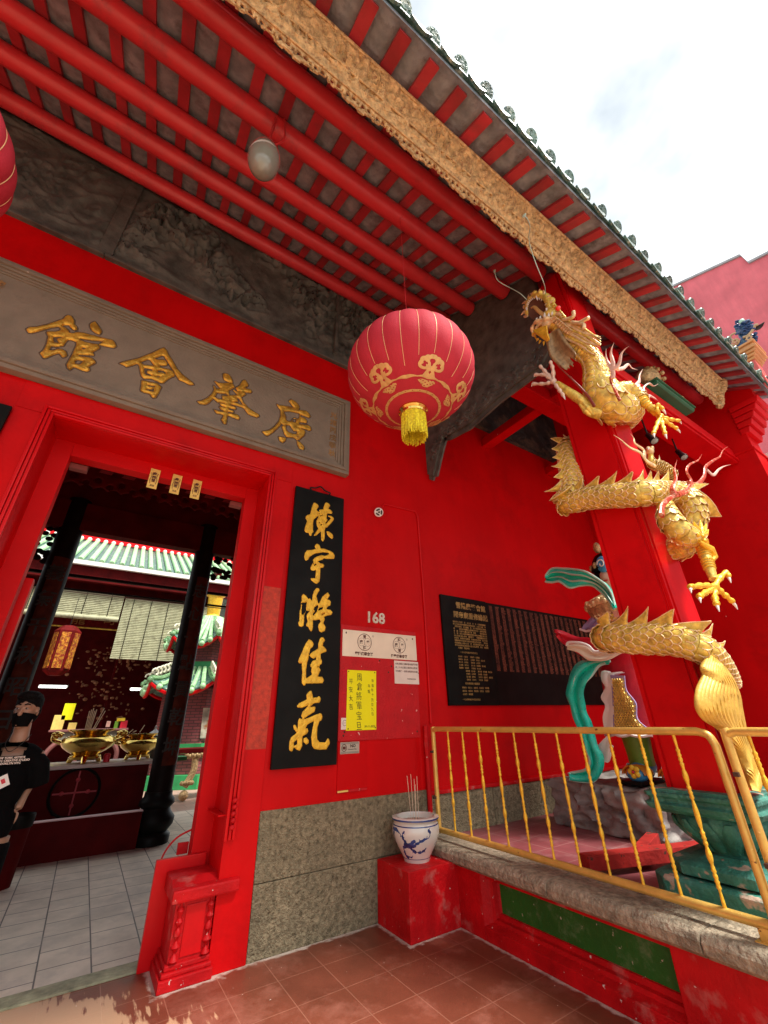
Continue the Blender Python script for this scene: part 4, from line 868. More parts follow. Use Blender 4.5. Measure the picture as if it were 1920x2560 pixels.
# NO video sticker
nv = thing('sticker', 'silver sticker reading NO under the red notice board', 'sticker', (2.11, W, 1.22))
MB().box(2.012, 2.212, W - .0122, W - .0102, 1.222, 1.316).build('plate', pm('silver_sticker', (.50, .45, .36), .4, .2), nv, bevel=.0)
m = MB(); y_ = W - .0127
ring(m, 2.052, 1.27, .025, .027, .006, y_, 24); m.box(2.036, 2.068, y_ - .0003, y_ + .0001, 1.258, 1.282)
m.build('symbol', M['inkbrown'], nv)
m = MB(); text_mesh('NO', .036, front(2.115, 1.272, y_ - .0003), m, .0003, .0012); text_mesh('Commercial Video', .0128, front(2.088, 1.253, y_ - .0003), m, .0003, .0003)
for z in (1.310, 1.302, 1.236, 1.228): m.box(2.02, 2.204, y_ - .0002, y_, z - .0012, z + .0012)
m.build('lettering', M['ink'], nv)
# red cover plate lower
t = thing('cover_plate', 'narrow red plate with a peeled bottom edge under the NO sticker', 'plate', (2.15, W, .93))
MB().box(1.99, 2.30, W - .010, W - .0025, .946, 1.318).build('plate', M['red'], t) ; MB().box(1.99, 2.295, W - .013, W - .001, .928, .945).build('bottom_strip', M['redboard'], t); MB().box(1.995, 2.10, W - .0135, W - .013, .931, .944).build('peeled_patch', M['talisman'], t)
# black donors boards
db = thing('donor_board', 'wide black stone board covered with gold names behind the railing', 'plaque', (4.95, W, 1.62))
MB().box(3.358, 4.152, W - .03, W - .001, 1.62, 2.885).build('slab', M['black'], db, bevel=.003); MB().box(4.156, 6.54, W - .03, W - .001, 1.622, 2.875).build('slab', M['black'], db, bevel=.003)
gt = pm('faded_gold_lettering', (.42, .27, .08), .5, .3, var=.3, scale=9, bump=0); gt2 = pm('dim_red_gold_names', (.24, .07, .035), .5, .2, var=.5, scale=6, bump=0)
yb0 = W - .0305
m = MB(); text_mesh('雪隆廣肇會館', .088, front(3.60, 2.745, yb0), m, .0004, .0012, 1); text_mesh('關帝廟重修緣起', .086, front(3.545, 2.625, yb0), m, .0004, .0012); m.build('heading', gt, db)
random.seed(11); pool = '雪隆廣肇會館關帝廟重修緣起自創建以來歷經百年風雨侵蝕殿宇殘舊本會董事同人倡議重修以壯觀瞻承蒙各界善信熱心捐助得以完成謹誌大德以垂永久李陳黃林張梁何馮葉周吳鄭王曾羅蔡鍾'
m = MB()
for i in range(12):
    n = 24 if i < 11 else 12; s = ''.join(random.choice(pool) if random.random() > .12 else '　' for _ in range(n)); text_mesh(s, .0235, front(3.525, 2.555 - i * .0282, yb0), m, .0003, .0003)
text_mesh('一九九四年歲次甲戌冬月立', .024, front(3.60, 2.195, yb0), m, .0003, .0002)
for i in range(9):
    s = ''.join(random.choice(pool) for _ in range(3)) + '　' + ''.join(random.choice(pool) for _ in range(3)) + '　　' + ''.join(random.choice(pool) for _ in range(3)) + '　' + ''.join(random.choice(pool) for _ in range(3)) + ('　' + ''.join(random.choice(pool) for _ in range(3)) if i % 2 else '')
    text_mesh(s, .022, front(3.56 + (.1 if i > 4 else 0), 2.145 - i * .032, yb0), m, .0003, .0002)
text_mesh('關帝廟重修小組委員', .026, front(3.63, 1.845, yb0), m, .0003, .0003)
for i in range(3): text_mesh('　'.join(''.join(random.choice(pool) for _ in range(3)) for _ in range(5 if i < 2 else 2)), .023, front(3.575, 1.80 - i * .035, yb0), m, .0003, .0002)
text_mesh('一九九四年歲次甲戌孟冬吉立', .022, front(3.56, 1.675, yb0), m, .0003, .0002); m.build('lettering', gt, db)
m = MB()
for c in range(20):
    x = 4.20 + c * .117
    s = '\n'.join(''.join(random.choice(pool) for _ in range(3)) + ('' if random.random() < .85 else random.choice(pool)) for _ in range(46))
    text_mesh(s, .0205, front(x, 2.825, yb0), m, .0003, .0001, 1, .88)
m.build('lettering', gt2, db)

# -- talisman papers hanging from the lintel of the inner frame
for i, (x, lb) in enumerate(((-.035, 'leftmost of the three yellow paper charms over the doorway'), (.170, 'middle one of the three yellow paper charms over the doorway'), (.365, 'rightmost of the three yellow paper charms over the doorway'))):
    t = thing('paper_charm', lb, 'paper charm', (x + .045, 4.19, 3.57), 'paper charms stuck over the doorway'); zt = 3.815 - .002 * i
    P = [[(x + .088 * a, 4.192 - .005 - .006 * b * b + .002 * a, zt - .225 * b) for a in (0, .5, 1)] for b in (0, .2, .4, .6, .8, 1)]
    MB().grid(P, .0008).build('sheet', M['talisman'], t)
    m = MB(); fr_ = lambda xx, zz: (lambda a, b, c: (xx + a, 4.180 - c, zz + b))
    text_mesh('奉', .042, fr_(x + .023, zt - .075), m, .0003, .0012); text_mesh('關', .036, fr_(x + .026, zt - .112), m, .0003, .0012); text_mesh('罡', .034, fr_(x + .027, zt - .147), m, .0003, .0012); text_mesh('三三', .020, fr_(x + .024, zt - .20), m, .0003, .001)
    for sx_ in (-1, 1): m.tube([(x + .044 + sx_ * .03, 4.179, zt - .05), (x + .044 + sx_ * .022, 4.179, zt - .09), (x + .044 + sx_ * .031, 4.179, zt - .13), (x + .044 + sx_ * .024, 4.179, zt - .175)], .0022, 6)
    m.build('brush_marks', M['inkbrown'], t)

# -- ceiling speaker disc + conduit + pipe
t = thing('wall_speaker', 'small white round alarm disc with black slots high on the red wall', 'alarm', (2.44, W, 3.75))
ax = Vector((-.25, -.9, -.35)).normalized(); c0 = Vector((2.445, 3.79, 3.785))
MB().lathe([(.050, .0), (.058, .008), (.058, .022), (.050, .030)], c0 - ax * .03, ax, 28).build('housing', M['white'], t, smooth=True, ang=40)
ra = ax.cross(Vector((0, 0, 1))).normalized(); rb = ra.cross(ax); m = MB()
for k in range(3):
    P = [[c0 + ax * .0012 + (ra * math.cos(a_) + rb * math.sin(a_)) * r_ for r_ in (.022, .044)] for a_ in [k * 2.094 + .25 + q * .26 for q in range(7)]]; m.grid(P, .0005)
m.lathe([(.014, 0), (.014, .002)], c0 + ax * .001, ax, 14); m.build('slot', M['ink'], t)
MB().tube([(2.46, 3.84, 3.83), (2.45, 3.80, 3.80)], .012, 8).build('bracket', M['white'], t)
cd_ = M['redgloss']
tag(MB().tube([(2.50, W - .012, 3.86), (2.56, W - .012, 3.95), (3.05, W - .012, 3.975), (3.09, W - .012, 3.90), (3.105, W - .012, 2.5), (3.09, W - .012, 1.45)], .011, 8).build('conduit', cd_, smooth=True), 'thin red conduit running along and down the wall from the alarm disc', 'pipe')
tag(MB().tube([(3.0, W - .03, 1.43), (3.0, W - .03, .62)], .024, 10).build('pipe', M['redworn'], smooth=True), 'short worn red pipe in the corner behind the railing post', 'pipe')
# ================================================================= LANTERNS
def lantern(loc, label, rot=0.):
    L = Vector(loc); RX_, RZ = .525, .405; NG = 24
    t = thing('red_lantern', label, 'lantern', loc, 'large red lanterns under the porch roof')
    def surf(rho, th, off=0.):
        g = 1 - .022 * (1 - abs(math.sin(NG / 2 * (th - rot)))) * math.sin(rho)
        g = 1 - .020 * (1 - math.sin(((th - rot) * NG / (2 * math.pi) % 1) * math.pi) ** .7) * min(1, math.sin(rho) * 1.5)
        r = (RX_ * math.sin(rho) ** .92 + off) * g; z = -(RZ + off) * math.cos(rho)
        return L + Vector((r * math.cos(th), r * math.sin(th), z))
    mb = MB(); P = []
    r0, r1 = .17, math.pi - .16; nr, ns = 44, NG * 6
    for i in range(nr + 1):
        rho = r0 + (r1 - r0) * i / nr; P.append([surf(rho, 2 * math.pi * k / ns) for k in range(ns + 1)])
    mb.grid(P); body = mb.build('body', M['lantern'], t, smooth=True, ang=50, merge=True)
    mb = MB()
    for k in range(NG):
        th = rot + 2 * math.pi * k / NG; e = .78 if k % 4 in (2,) else (.99 if k % 4 == 0 else .93)
        mb.tube([surf(e + (math.pi - .5 - e) * i / 24, th, .001) for i in range(25)], .0022, 5)
    mb.build('gold_rib_lines', M['lanternline'], body)
    # printed pattern round the bottom, in polar coordinates about the pole
    g = np.linspace(-1.08, 1.08, 380); X, Y = np.meshgrid(g, g, indexing='ij'); rho = np.hypot(X, Y); th = np.arctan2(Y, X)
    k6 = 6; tt = (th - rot) * k6 / (2 * np.pi); a = (tt - np.round(tt)) / k6 * 2 * np.pi; u0 = rho * np.sin(a); v0 = rho * np.cos(a); u = u0 / 1.5; v = .62 + (v0 - .62) / 1.3   # u across, v outward, one motif per sector
    def disc(cu, cv, r): return r - np.hypot(np.abs(u) - cu, v - cv)
    ringi = .020 - np.abs(rho - .375); dots = np.hypot((((th - rot) * 24 / (2 * np.pi)) % 1 - .5) * .375 * 2 * np.pi / 24, rho - .375) - .008; ringi = np.minimum(ringi, dots)
    ringo = .020 + .010 * np.cos(a * 12) - np.abs(rho - .605 - .0 * a)
    neck = np.minimum(.040 - np.abs(u) * 1 + np.abs(v - .68) * .35, .075 - np.abs(v - .67))
    head = np.maximum(disc(0, .835, .048), disc(.05, .815, .044)); head = np.maximum(head, disc(.095, .79, .040)); arm = .016 - np.abs(np.hypot(np.abs(u) - .075, v - .745) - .050)
    curl = np.maximum(head, arm); curl = np.maximum(curl, disc(.112, .755, .024)); curl = np.minimum(curl, np.hypot(u, v - .80) - .030); curl = np.minimum(curl, np.hypot(np.abs(u) - .080, v - .765) - .014)
    mot = np.maximum(curl, neck); mot = np.minimum(mot, (np.abs(u) + np.abs(v - .668) * .7) - .014)
    u = u0 / 1.35; v = v0; tri = np.minimum(.095 - np.abs(u) - (.565 - v) * -.2 - np.abs(v - .53) * 1.1, .055 - np.abs(v - .50) ) ; fil = .018 - .03 * np.abs(np.sin(u * 75 + 6 * np.sin(v * 55))) ; tri = np.minimum(tri, np.sin(u * 110) * np.cos(v * 120 + np.abs(u) * 60) * .02 + .011)
    F = np.maximum(np.maximum(ringi, ringo), np.maximum(mot, tri))
    mb = MB(); field_relief(mb, X, Y, F, lambda x, y, h: surf(max(1e-3, math.hypot(x, y)), math.atan2(y, x), .0022 + h), .0003, .01, .0)
    mb.build('printed_clouds', M['lanternprint'], body)
    m = MB(); L0 = L; L = L + Vector((0, 0, .065)); m.lathe([(.10, -.43), (.115, -.455), (.115, -.475), (.10, -.485), (.105, -.495), (.10, -.51), (.08, -.52)], L, seg=28); m.build('bottom_ring', M['brass'], t, smooth=True)
    m = MB(); m.lathe([(.10, .38), (.115, .395), (.11, .43), (.05, .44)], L0, seg=24); m.tube([L0 + Vector((0, 0, .43)), L0 + Vector((0, 0, .62))], .008, 8); m.build('top_ring', M['brass'], t, smooth=True)
    zt = zr(L.y) - .1; MB().tube([L + Vector((0, 0, .6)), Vector((L.x, L.y, zt))], .0022, 6).build('hanging_wire', M['beam'], t)
    random.seed(4); m = MB()
    m.lathe([(.088, -.50), (.094, -.52), (.095, -.60), (.092, -.67), (.088, -.67), (.088, -.55), (.06, -.52)], L, seg=40, cap=False)
    for k in range(300):
        a_ = random.random() * 2 * math.pi; rr = random.uniform(.080, .099); z1 = -.715 + random.uniform(-.02, .03); w_ = random.uniform(-.006, .006)
        p = [L + Vector((rr * .97 * math.cos(a_), rr * .97 * math.sin(a_), -.505)), L + Vector((rr * math.cos(a_ + w_), rr * math.sin(a_ + w_), -.62)), L + Vector((rr * math.cos(a_ - w_ * 2), rr * math.sin(a_ - w_ * 2), z1))]
        m.tube(p, .0032, 4)
    m.build('tassel', M['tassel'], t)
    return t
lantern((1.60, 1.96, 4.06), 'whole red lantern with gold clouds and yellow tassel hanging right of the stone plaque', .26)
lantern((-1.50, 1.96, 4.06), 'red lantern cut off by the left edge of the photo under the roof')
# big glass lamp
lb = thing('hanging_lamp', 'bulbous glass lamp hanging from the porch purlins by a red cord', 'lamp', (.16, 1.9, 5.6))
C_ = Vector((.16, 1.9, 5.6)); tl = Vector((-.05, -.1, -1)).normalized()
MB().lathe([(.01, .235), (.055, .225), (.088, .19), (.115, .13), (.128, .05), (.126, -.05), (.10, -.14), (.055, -.20), (.01, -.215)][::-1], C_, -tl, 28).build('glass_globe', M['glass'], lb, smooth=True, ang=60)
MB().lathe([(.129, .0), (.133, .008), (.133, .016), (.128, .024)], C_ , (-.45, .15, 1), 28).build('clip_band', M['greypl'], lb, smooth=True)
MB().lathe([(.055, 0), (.06, .02), (.055, .10), (.03, .13)], C_ - tl * .21, -tl, 18).build('socket', M['greypl'], lb, smooth=True)
MB().tube(spline([C_ - tl * .32, C_ + Vector((.01, .02, .45)), C_ + Vector((.03, .02, .88))], 5), .012, 8).build('cord', M['beam'], lb, smooth=True)
MB().tube(spline([C_ - tl * .30, C_ + Vector((.05, .03, .38)), C_ + Vector((.12, -.02, .50)), C_ + Vector((.09, .0, .88))], 5), .009, 8).build('cord', M['beam'], lb, smooth=True)

# ================================================================= PORCELAIN POT
vc = Vector((2.652, 3.60, .42))
vp = thing('incense_pot', 'blue and white porcelain pot with incense sticks on the red block', 'pot', vc)
prof = [(.108, 0), (.112, .012), (.118, .03), (.150, .08), (.185, .14), (.205, .195), (.206, .235), (.192, .27), (.180, .282), (.186, .288), (.206, .294), (.208, .306), (.200, .312), (.165, .312), (.160, .30), (.160, .27)]
MB().lathe(prof, vc, seg=48).build('bowl', M['porcelain'], vp, smooth=True, ang=50)
MB().lathe([(.1605, .268), (.12, .276), (.02, .278)], vc, seg=32).build('ash', M['ash'], vp, smooth=True)
def pr(h):
    for (ra_, ha), (rb_, hb) in zip(prof, prof[1:]):
        if ha <= h <= hb and hb > ha: return ra_ + (rb_ - ra_) * (h - ha) / (hb - ha)
    return .2
random.seed(21); caps = []
for c in range(11):
    th0 = c * .57; x, y, a_ = th0, random.uniform(.10, .20), random.uniform(0, 6)
    for s in range(16):
        a_ += random.uniform(-.9, .9); nx_, ny = x + math.cos(a_) * .10, min(.235, max(.045, y + math.sin(a_) * .02)); w_ = random.choice([.003, .006, .010, .013]); caps.append((x, y, nx_, ny, w_)); x, y = nx_, ny
        if random.random() < .5:
            b_ = a_ + random.choice([-1.4, 1.4]); caps.append((x, y, x + math.cos(b_) * .11, y + math.sin(b_) * .02, .0022))
X, Y = np.meshgrid(np.linspace(-.4, 6.7, 560), np.linspace(.02, .262, 90), indexing='ij'); F = np.full(X.shape, -1.)
for (x0_, y0_, x1_, y1_, w_) in caps:
    dx, dy = (x1_ - x0_) * .19, y1_ - y0_; px_, py_ = (X - x0_) * .19, Y - y0_; q = np.clip((px_ * dx + py_ * dy) / (dx * dx + dy * dy + 1e-9), 0, 1); F = np.maximum(F, w_ - np.hypot(px_ - q * dx, py_ - q * dy))
F = np.maximum(F, .004 - np.abs(Y - .258)); F = np.maximum(F, .0022 - np.abs(Y - .028))
m = MB(); field_relief(m, X, Y, F, lambda a, b, h: vc + Vector(((pr(b) + .0006) * math.cos(a), (pr(b) + .0006) * math.sin(a), b)), .0002, .004, .0); m.build('painted_dragons', M['cobalt'], vp)
m = MB(); m.lathe([(.2085, .2935), (.2095, .300), (.2085, .3065)], vc, seg=40, cap=False); m.build('rim_line', M['cobalt'], vp, smooth=True)
random.seed(8)
for dx, dy, h, tx in ((-.055, -.02, .46, -.03), (-.01, .01, .47, -.012), (.0, -.01, .42, .0), (.012, .0, .36, .005), (.055, .02, .44, .0)):
    MB().tube([vc + Vector((dx, dy, .27)), vc + Vector((dx + tx, dy, .27 + h * .75))], .0022, 5).build('incense_stick', M['incense'], vp)

# ================================================================= ROCK, WOOD FRAME
m = MB(); random.seed(9)
def rockpt(d, q):
    f = max(abs(d.x), abs(d.y), abs(d.z)); b = d / f
    p = Vector((b.x * .62, b.y * .56, b.z * .20)); n_ = Vector((d.x * 3, d.y * 3.5, d.z * 1.2))
    r = math.sin(noise.noise(n_ * 1.0) * 9 + d.y * 3) * .045 + noise.noise(n_ * 3) * .05
    if b.z < .9: p += Vector((b.x, b.y, 0)).normalized() * r * (1 if abs(b.z) < .95 else .3)
    else: p.z += noise.noise(n_ * 2) * .03
    return p
m.ell((5.03, 2.93, .675), 1, 96, 60, fn=rockpt)
tag(m.build('sculpted_rock', M['rock'], None, smooth=True, ang=70), 'low grey sculpted rock under the painted statue', 'rock')
t = thing('wooden_frame', 'red wooden frame lying on the platform beside the green column base', 'frame', (3.8, 2.2, .48))
MB().bar((3.22, 2.36, .56), (4.25, 1.99, .56), .11, .085).build('beam', M['dullred'], t, bevel=.004)
MB().bar((3.70, 2.17 + .07, .545), (4.3, 2.42, .545), .09, .08).build('beam', M['dullred'], t, bevel=.004)
# ================================================================= DRAGON ROUND THE COLUMN
XA, YA = CX0, CY0
def c4(x, y, X=None, Y=None, o=(1200, 700, 3.318)):
    u, v = o[0] + x / o[2], o[1] + y / o[2]; return at(u, v, 'x', X) if X is not None else at(u, v, 'y', Y)
def c6(x, y, X=None, Y=None): return c4(x, y, X, Y, (1360, 1080, 3.072))
def c7(x, y, X=None, Y=None): return c4(x, y, X, Y, (1360, 1400, 2.765))
def wrap(p, d):
    "slide a measured point along its sight line until it lies d outside the column faces (corners rounded)"
    dr = (p - CAMLOC).normalized(); best = None
    for k in range(900):
        t = 2.4 + k * .004; q = CAMLOC + dr * t; dx = max(CX0 - q.x, 0, q.x - CX1); dy = max(CY0 - q.y, 0, q.y - CY1); e = math.hypot(dx, dy)
        if best is None or abs(e - d) < best[0]: best = (abs(e - d), q)
        if e <= d: return q
    return best[1]
DR = thing('dragon_sculpture', 'gilded dragon sculpture coiled up the red column, jaws open', 'sculpture', (3.55, 1.5, 1.3))
# body centre line, from chest to tail (x, y, z, radius)
def pr_(p, r): return (p.x, p.y, p.z, r)
neck = [pr_(c4(650, 440, X=3.10), .085), pr_(c4(800, 560, X=3.13), .082), pr_(c4(905, 640, X=3.16), .080), pr_(c4(960, 740, X=3.18), .098), pr_(c4(990, 870, X=3.19), .128), pr_(c4(1050, 990, X=3.20), .150)]
upper = [pr_(c4(1130, 1060, Y=1.22), .135), pr_(c4(1230, 1090, Y=1.24), .11), (3.86, 1.40, c4(1240, 1110, Y=1.3).z, .10), (3.90, 1.62, 4.12, .095), (3.80, 1.84, 4.05, .095), (3.56, 1.86, 3.98, .095)]
pL = c6(150, 480, X=3.27)
coil1 = [(3.34, 1.80, pL.z + .10, .093), pr_(wrap(c6(170, 545, X=3.27), .092 + .004), .092), pr_(wrap(c6(300, 520, X=3.26), .092 + .004), .092), pr_(wrap(c6(450, 500, X=3.26), .093 + .004), .093), pr_(wrap(c6(600, 490, X=3.265), .094 + .004), .094)]
coil1 += [pr_(wrap(c6(760, 475, Y=1.20), .094 + .004), .094), pr_(wrap(c6(900, 470, Y=1.19), .094 + .004), .094), pr_(wrap(c6(1030, 480, Y=1.19), .092 + .004), .092), pr_(wrap(c6(1120, 540, Y=1.22), .090 + .004), .090), pr_(wrap(c6(1150, 640, Y=1.27), .088 + .004), .088), pr_(wrap(c6(1120, 760, Y=1.33), .086 + .004), .086), pr_(wrap(c6(1070, 880, Y=1.43), .086 + .004), .086)]
q0 = c6(1040, 960, Y=1.55)
c2s = c7(450, 545, X=3.27)
coil2 = [(3.87, 1.60, q0.z - .12, .088), (3.85, 1.80, c2s.z + .28, .088), (3.64, 1.87, c2s.z + .10, .09), (3.42, 1.85, c2s.z + .02, .092), pr_(wrap(c7(430, 540, X=3.275), .094 + .004), .094), pr_(wrap(c7(560, 545, X=3.265), .098 + .004), .098), pr_(wrap(c7(700, 548, X=3.262), .100 + .004), .100), pr_(wrap(c7(840, 550, X=3.265), .098 + .004), .098)]
coil2 += [pr_(wrap(c7(960, 568, Y=1.20), .094 + .004), .094), pr_(wrap(c7(1060, 605, Y=1.19), .088 + .004), .088), pr_(wrap(c7(1150, 660, Y=1.19), .078 + .004), .078), pr_(wrap(c7(1220, 735, Y=1.20), .066 + .004), .066), pr_(wrap(c7(1285, 820, Y=1.215), .046 + .004), .046), pr_(wrap(c7(1335, 900, Y=1.23), .012 + .004), .012)]
BODY = spline(neck + upper + coil1 + coil2, 8)
# resample evenly
bp_ = [Vector(p[:3]) for p in BODY]; rr_ = [float(p[3]) for p in BODY]; cum = [0]
for a, b in zip(bp_, bp_[1:]): cum.append(cum[-1] + (b - a).length)
TOT = cum[-1]
def sample(s):
    s = min(max(s, 0), TOT); k = int(np.searchsorted(cum, s)); k = max(1, min(k, len(cum) - 1)); t = (s - cum[k - 1]) / max(1e-9, cum[k] - cum[k - 1])
    return bp_[k - 1].lerp(bp_[k], t), rr_[k - 1] + (rr_[k] - rr_[k - 1]) * t
def frame_at(s):
    p, r = sample(s); a, _ = sample(s - .03); b, _ = sample(s + .03); T = (b - a).normalized()
    axis = Vector((3.5725, 1.5225, p.z)); rad = (p - axis); rad.z = 0; rad.normalize()
    z = p.z
    up = Vector((0, 0, 1)) + rad * .25
    if s < NECK: up = up * 0 + Vector((.85, -.50, .15)) * (1 - (s / NECK) ** 3) + (Vector((.3, 0, 1)) + rad * .25) * (s / NECK) ** 3
    D = up - T * up.dot(T); D.normalize(); return p, r, T, D, T.cross(D)
NECK = cum[5 * 8 + 2]
m = MB(); N_ = int(TOT / .02); P = []
for i in range(N_ + 1):
    p, r, T, D, S = frame_at(TOT * i / N_); P.append([p + (D * math.cos(a) + S * math.sin(a)) * r for a in [2 * math.pi * k / 20 for k in range(21)]])
m.grid(P); body = m.build('body', M['golddragon'], DR, smooth=True)
# overlapping scales
gold = MB(); rim = MB()
def scale_at(p, r, T, D, S, ang, L, Wd, lift):
    """a tongue-shaped scale growing along +T from the body surface"""
    na = D * math.cos(ang) + S * math.sin(ang); P = []; edge = []
    nu, nv_ = 4, 6
    for i in range(nu + 1):
        u = i / nu; row = []
        for j in range(nv_ + 1):
            v = -1 + 2 * j / nv_; wd = Wd * math.sqrt(max(0, 1 - max(0, (u - .45) / .55) ** 2.0)) * (1 if i < nu else .02)
            aa = ang + v * wd / r; n2 = D * math.cos(aa) + S * math.sin(aa)
            row.append(p + T * (L * u) + n2 * (r + lift * (.15 + u * .85) + .006 * (1 - v * v) * math.sin(math.pi * min(1, u + .2))))
        P.append(row)
    gold.grid(P)
    e = [P[i][0] for i in range(1, nu)] + [P[nu][j] for j in (0, nv_ // 2, nv_)][1:2] + [P[i][nv_] for i in range(nu - 1, 0, -1)]
    e = [Vector(x) for x in spline([tuple(q) for q in e], 2)]
    rim.tube([q + na * .002 for q in e], .0042, 5, cap=False)
s = .05; k = 0; NS = 12
while s < TOT - .03:
    p, r, T, D, S = frame_at(s)
    if r < .012: break
    n_ = NS if s > NECK else 15
    for j in range(n_):
        ang = 2 * math.pi * (j + .5 * (k % 2)) / n_
        if s < NECK and math.cos(ang - math.pi) > .45: continue
        if s >= NECK and math.cos(ang - math.pi) > .93: continue
        scale_at(p, r, T, D, S, ang, r * .78, math.pi * r / n_ * 1.02, .009 * r / .09)
    s += r * .50; k += 1
gold.build('scales', M['golddragon'], body, smooth=True, ang=60); rim.build('scale_rims', M['goldpale'], body)
# belly plates on neck and chest
bl = MB(); blr = MB(); s = .10
while s < NECK + .10:
    p, r, T, D, S = frame_at(s)
    for sd in (-1, 1):
        a0 = math.pi + sd * .42; n0 = D * math.cos(a0) + S * math.sin(a0); c0 = p + n0 * (r * .93)
        rot = Matrix((S * math.cos(a0) - D * math.sin(a0), T, n0)).transposed(); bl.ell(c0, (r * .40, r * .30, r * .20), 12, 8, rot=rot)
        loop = [c0 + rot @ Vector((math.cos(q) * r * .41, math.sin(q) * r * .31, r * .05)) for q in [2 * math.pi * z / 16 for z in range(17)]]; blr.tube(loop, .0032, 4, cap=False)
    s += r * .55
bl.build('belly_plates', M['golddragon'], body, smooth=True); blr.build('belly_plate_rims', M['goldpale'], body)
# dorsal ridge with flame-shaped spines
def fin(s0, s1, sp, h0, lean=1.):
    m = MB(); n = int((s1 - s0) / .012); th = .010; prevs = None
    rows = []
    for i in range(n + 1):
        s = s0 + (s1 - s0) * i / n; p, r, T, D, S = frame_at(s); ph = ((s - s0) / sp) % 1; taper = min(1, (s - s0) / .10 + .35, (s1 - s) / .16 + .25)
        h = .022 + h0 * taper * (ph ** 1.7 if ph < .80 else ((1 - ph) / .20) ** 1.0)
        off = .55 * h0 * taper * ((h - .022) / max(1e-6, h0 * taper)) * lean if ph < .8 else .55 * h0 * taper * lean * ((h - .022) / max(1e-6, h0 * taper))
        base = p + D * (r * .92); top = p + D * (r * .92 + h) + T * off
        rows.append([base + S * th, base.lerp(top, .5) + S * th * .7, top, base.lerp(top, .5) - S * th * .7, base - S * th])
    m.grid(rows); m.build('spine_fin', M['golddragon'], body, smooth=True, ang=45)
    e = MB(); e.tube([r_[2] for r_ in rows], .0035, 5); e.tube([r_[0] + (r_[0] - r_[4]).normalized() * .006 for r_ in rows], .006, 6); e.tube([r_[4] - (r_[0] - r_[4]).normalized() * .006 for r_ in rows], .006, 6); e.build('fin_edge', M['goldpale'], body)
sU = cum[(len(neck) + 4) * 8]; sC1 = cum[(len(neck) + len(upper) + 10) * 8]; sC2 = cum[(len(neck) + len(upper) + len(coil1) + 2) * 8]
fin(sU, sC1, .138, .118); fin(sC2, TOT - .07, .142, .140)

# ---- limbs
def limb(pts, rads, mat, name='leg', parent=None, seg=14, k=6):
    sp = spline([tuple(p) + (r,) for p, r in zip(pts, rads)], k); m = MB(); P = [Vector(q[:3]) for q in sp]; Rr = [max(.003, float(q[3])) for q in sp]
    m.tube(P, Rr, seg); return m.build(name, mat, parent or DR, smooth=True), P, Rr
def limb_scales(P, Rr, parent, a=.0, b=1., wrinkle=False):
    g = MB(); q = MB(); n = len(P); fr = frames(P); d = 0
    i0, i1 = int(a * (n - 1)), int(b * (n - 1)); nxt = 0; k = 0
    for i in range(i0, i1):
        d += (P[i + 1] - P[i]).length
        if d < nxt: continue
        nxt = d + Rr[i] * .50; k += 1; t, A_, B_ = fr[i]
        for j in range(10):
            ang = 2 * math.pi * (j + .5 * (k % 2)) / 10; rows = []; r = Rr[i]
            for u in (0, .35, .7, 1.):
                row = []
                for v in (-1, -.5, 0, .5, 1):
                    wd = .33 * math.sqrt(max(0, 1 - max(0, (u - .4) / .6) ** 2)) * (1 if u < 1 else .05); aa = ang + v * wd
                    row.append(P[i] + t * (r * .85 * u) + (A_ * math.cos(aa) + B_ * math.sin(aa)) * (r + .007 * u * r / .05 + .002))
                rows.append(row)
            g.grid(rows); e = [rows[1][0], rows[2][0], rows[3][2], rows[2][4], rows[1][4]]; q.tube([Vector(x) for x in spline([tuple(z) for z in e], 2)], .0022, 4, cap=False)
    g.build('leg_scales', M['golddragon'], parent, smooth=True, ang=60); q.build('scale_rims', M['goldpale'], parent)
def rings_on(P, Rr, parent, a, b, n=12):
    m = MB(); N0 = len(P); fr = frames(P)
    for k in range(n):
        i = int((a + (b - a) * k / n) * (N0 - 1)); t, A_, B_ = fr[i]
        m.tube([P[i] + (A_ * math.cos(q) + B_ * math.sin(q)) * (Rr[i] + .001) for q in [2 * math.pi * z / 14 for z in range(15)]], .006, 5, cap=False)
    m.build('leg_rings', M['goldbright'], parent, smooth=True)
def claw(palm, tips, parent, mat, r0=.017, claw_r=.011, nails=True, bulge=True):
    "palm centre, list of (points) knuckled fingers, each ending in a nail"
    m = MB(); m.ell(palm, .030, 14, 10)
    m.build('palm', mat, parent, smooth=True)
    for pts in tips:
        sp = [Vector(q) for q in spline([tuple(palm)] + [tuple(p) for p in pts], 8)]; n = len(sp); rad = []
        for i in range(n):
            s = i / (n - 1); rad.append(r0 * (1.15 - .25 * s) * (1 + (.24 * math.cos(s * 6.2 * math.pi) if bulge else 0)))
        m = MB(); m.tube(sp, rad, 10); m.ell(sp[-1], r0 * .95, 10, 8); f = m.build('finger', mat, parent, smooth=True)
        if nails:
            d = (sp[-1] - sp[-3]).normalized(); dn_ = Vector((0, 0, -1)); m = MB(); m.tube([sp[-1] + dn_ * r0 * .4, sp[-1] + d * .018 + dn_ * r0 * .8, sp[-1] + d * .026 + dn_ * (r0 * .8 + .022)], [claw_r, claw_r * .75, .002], 8); m.build('nail', M['white'], f, smooth=True)
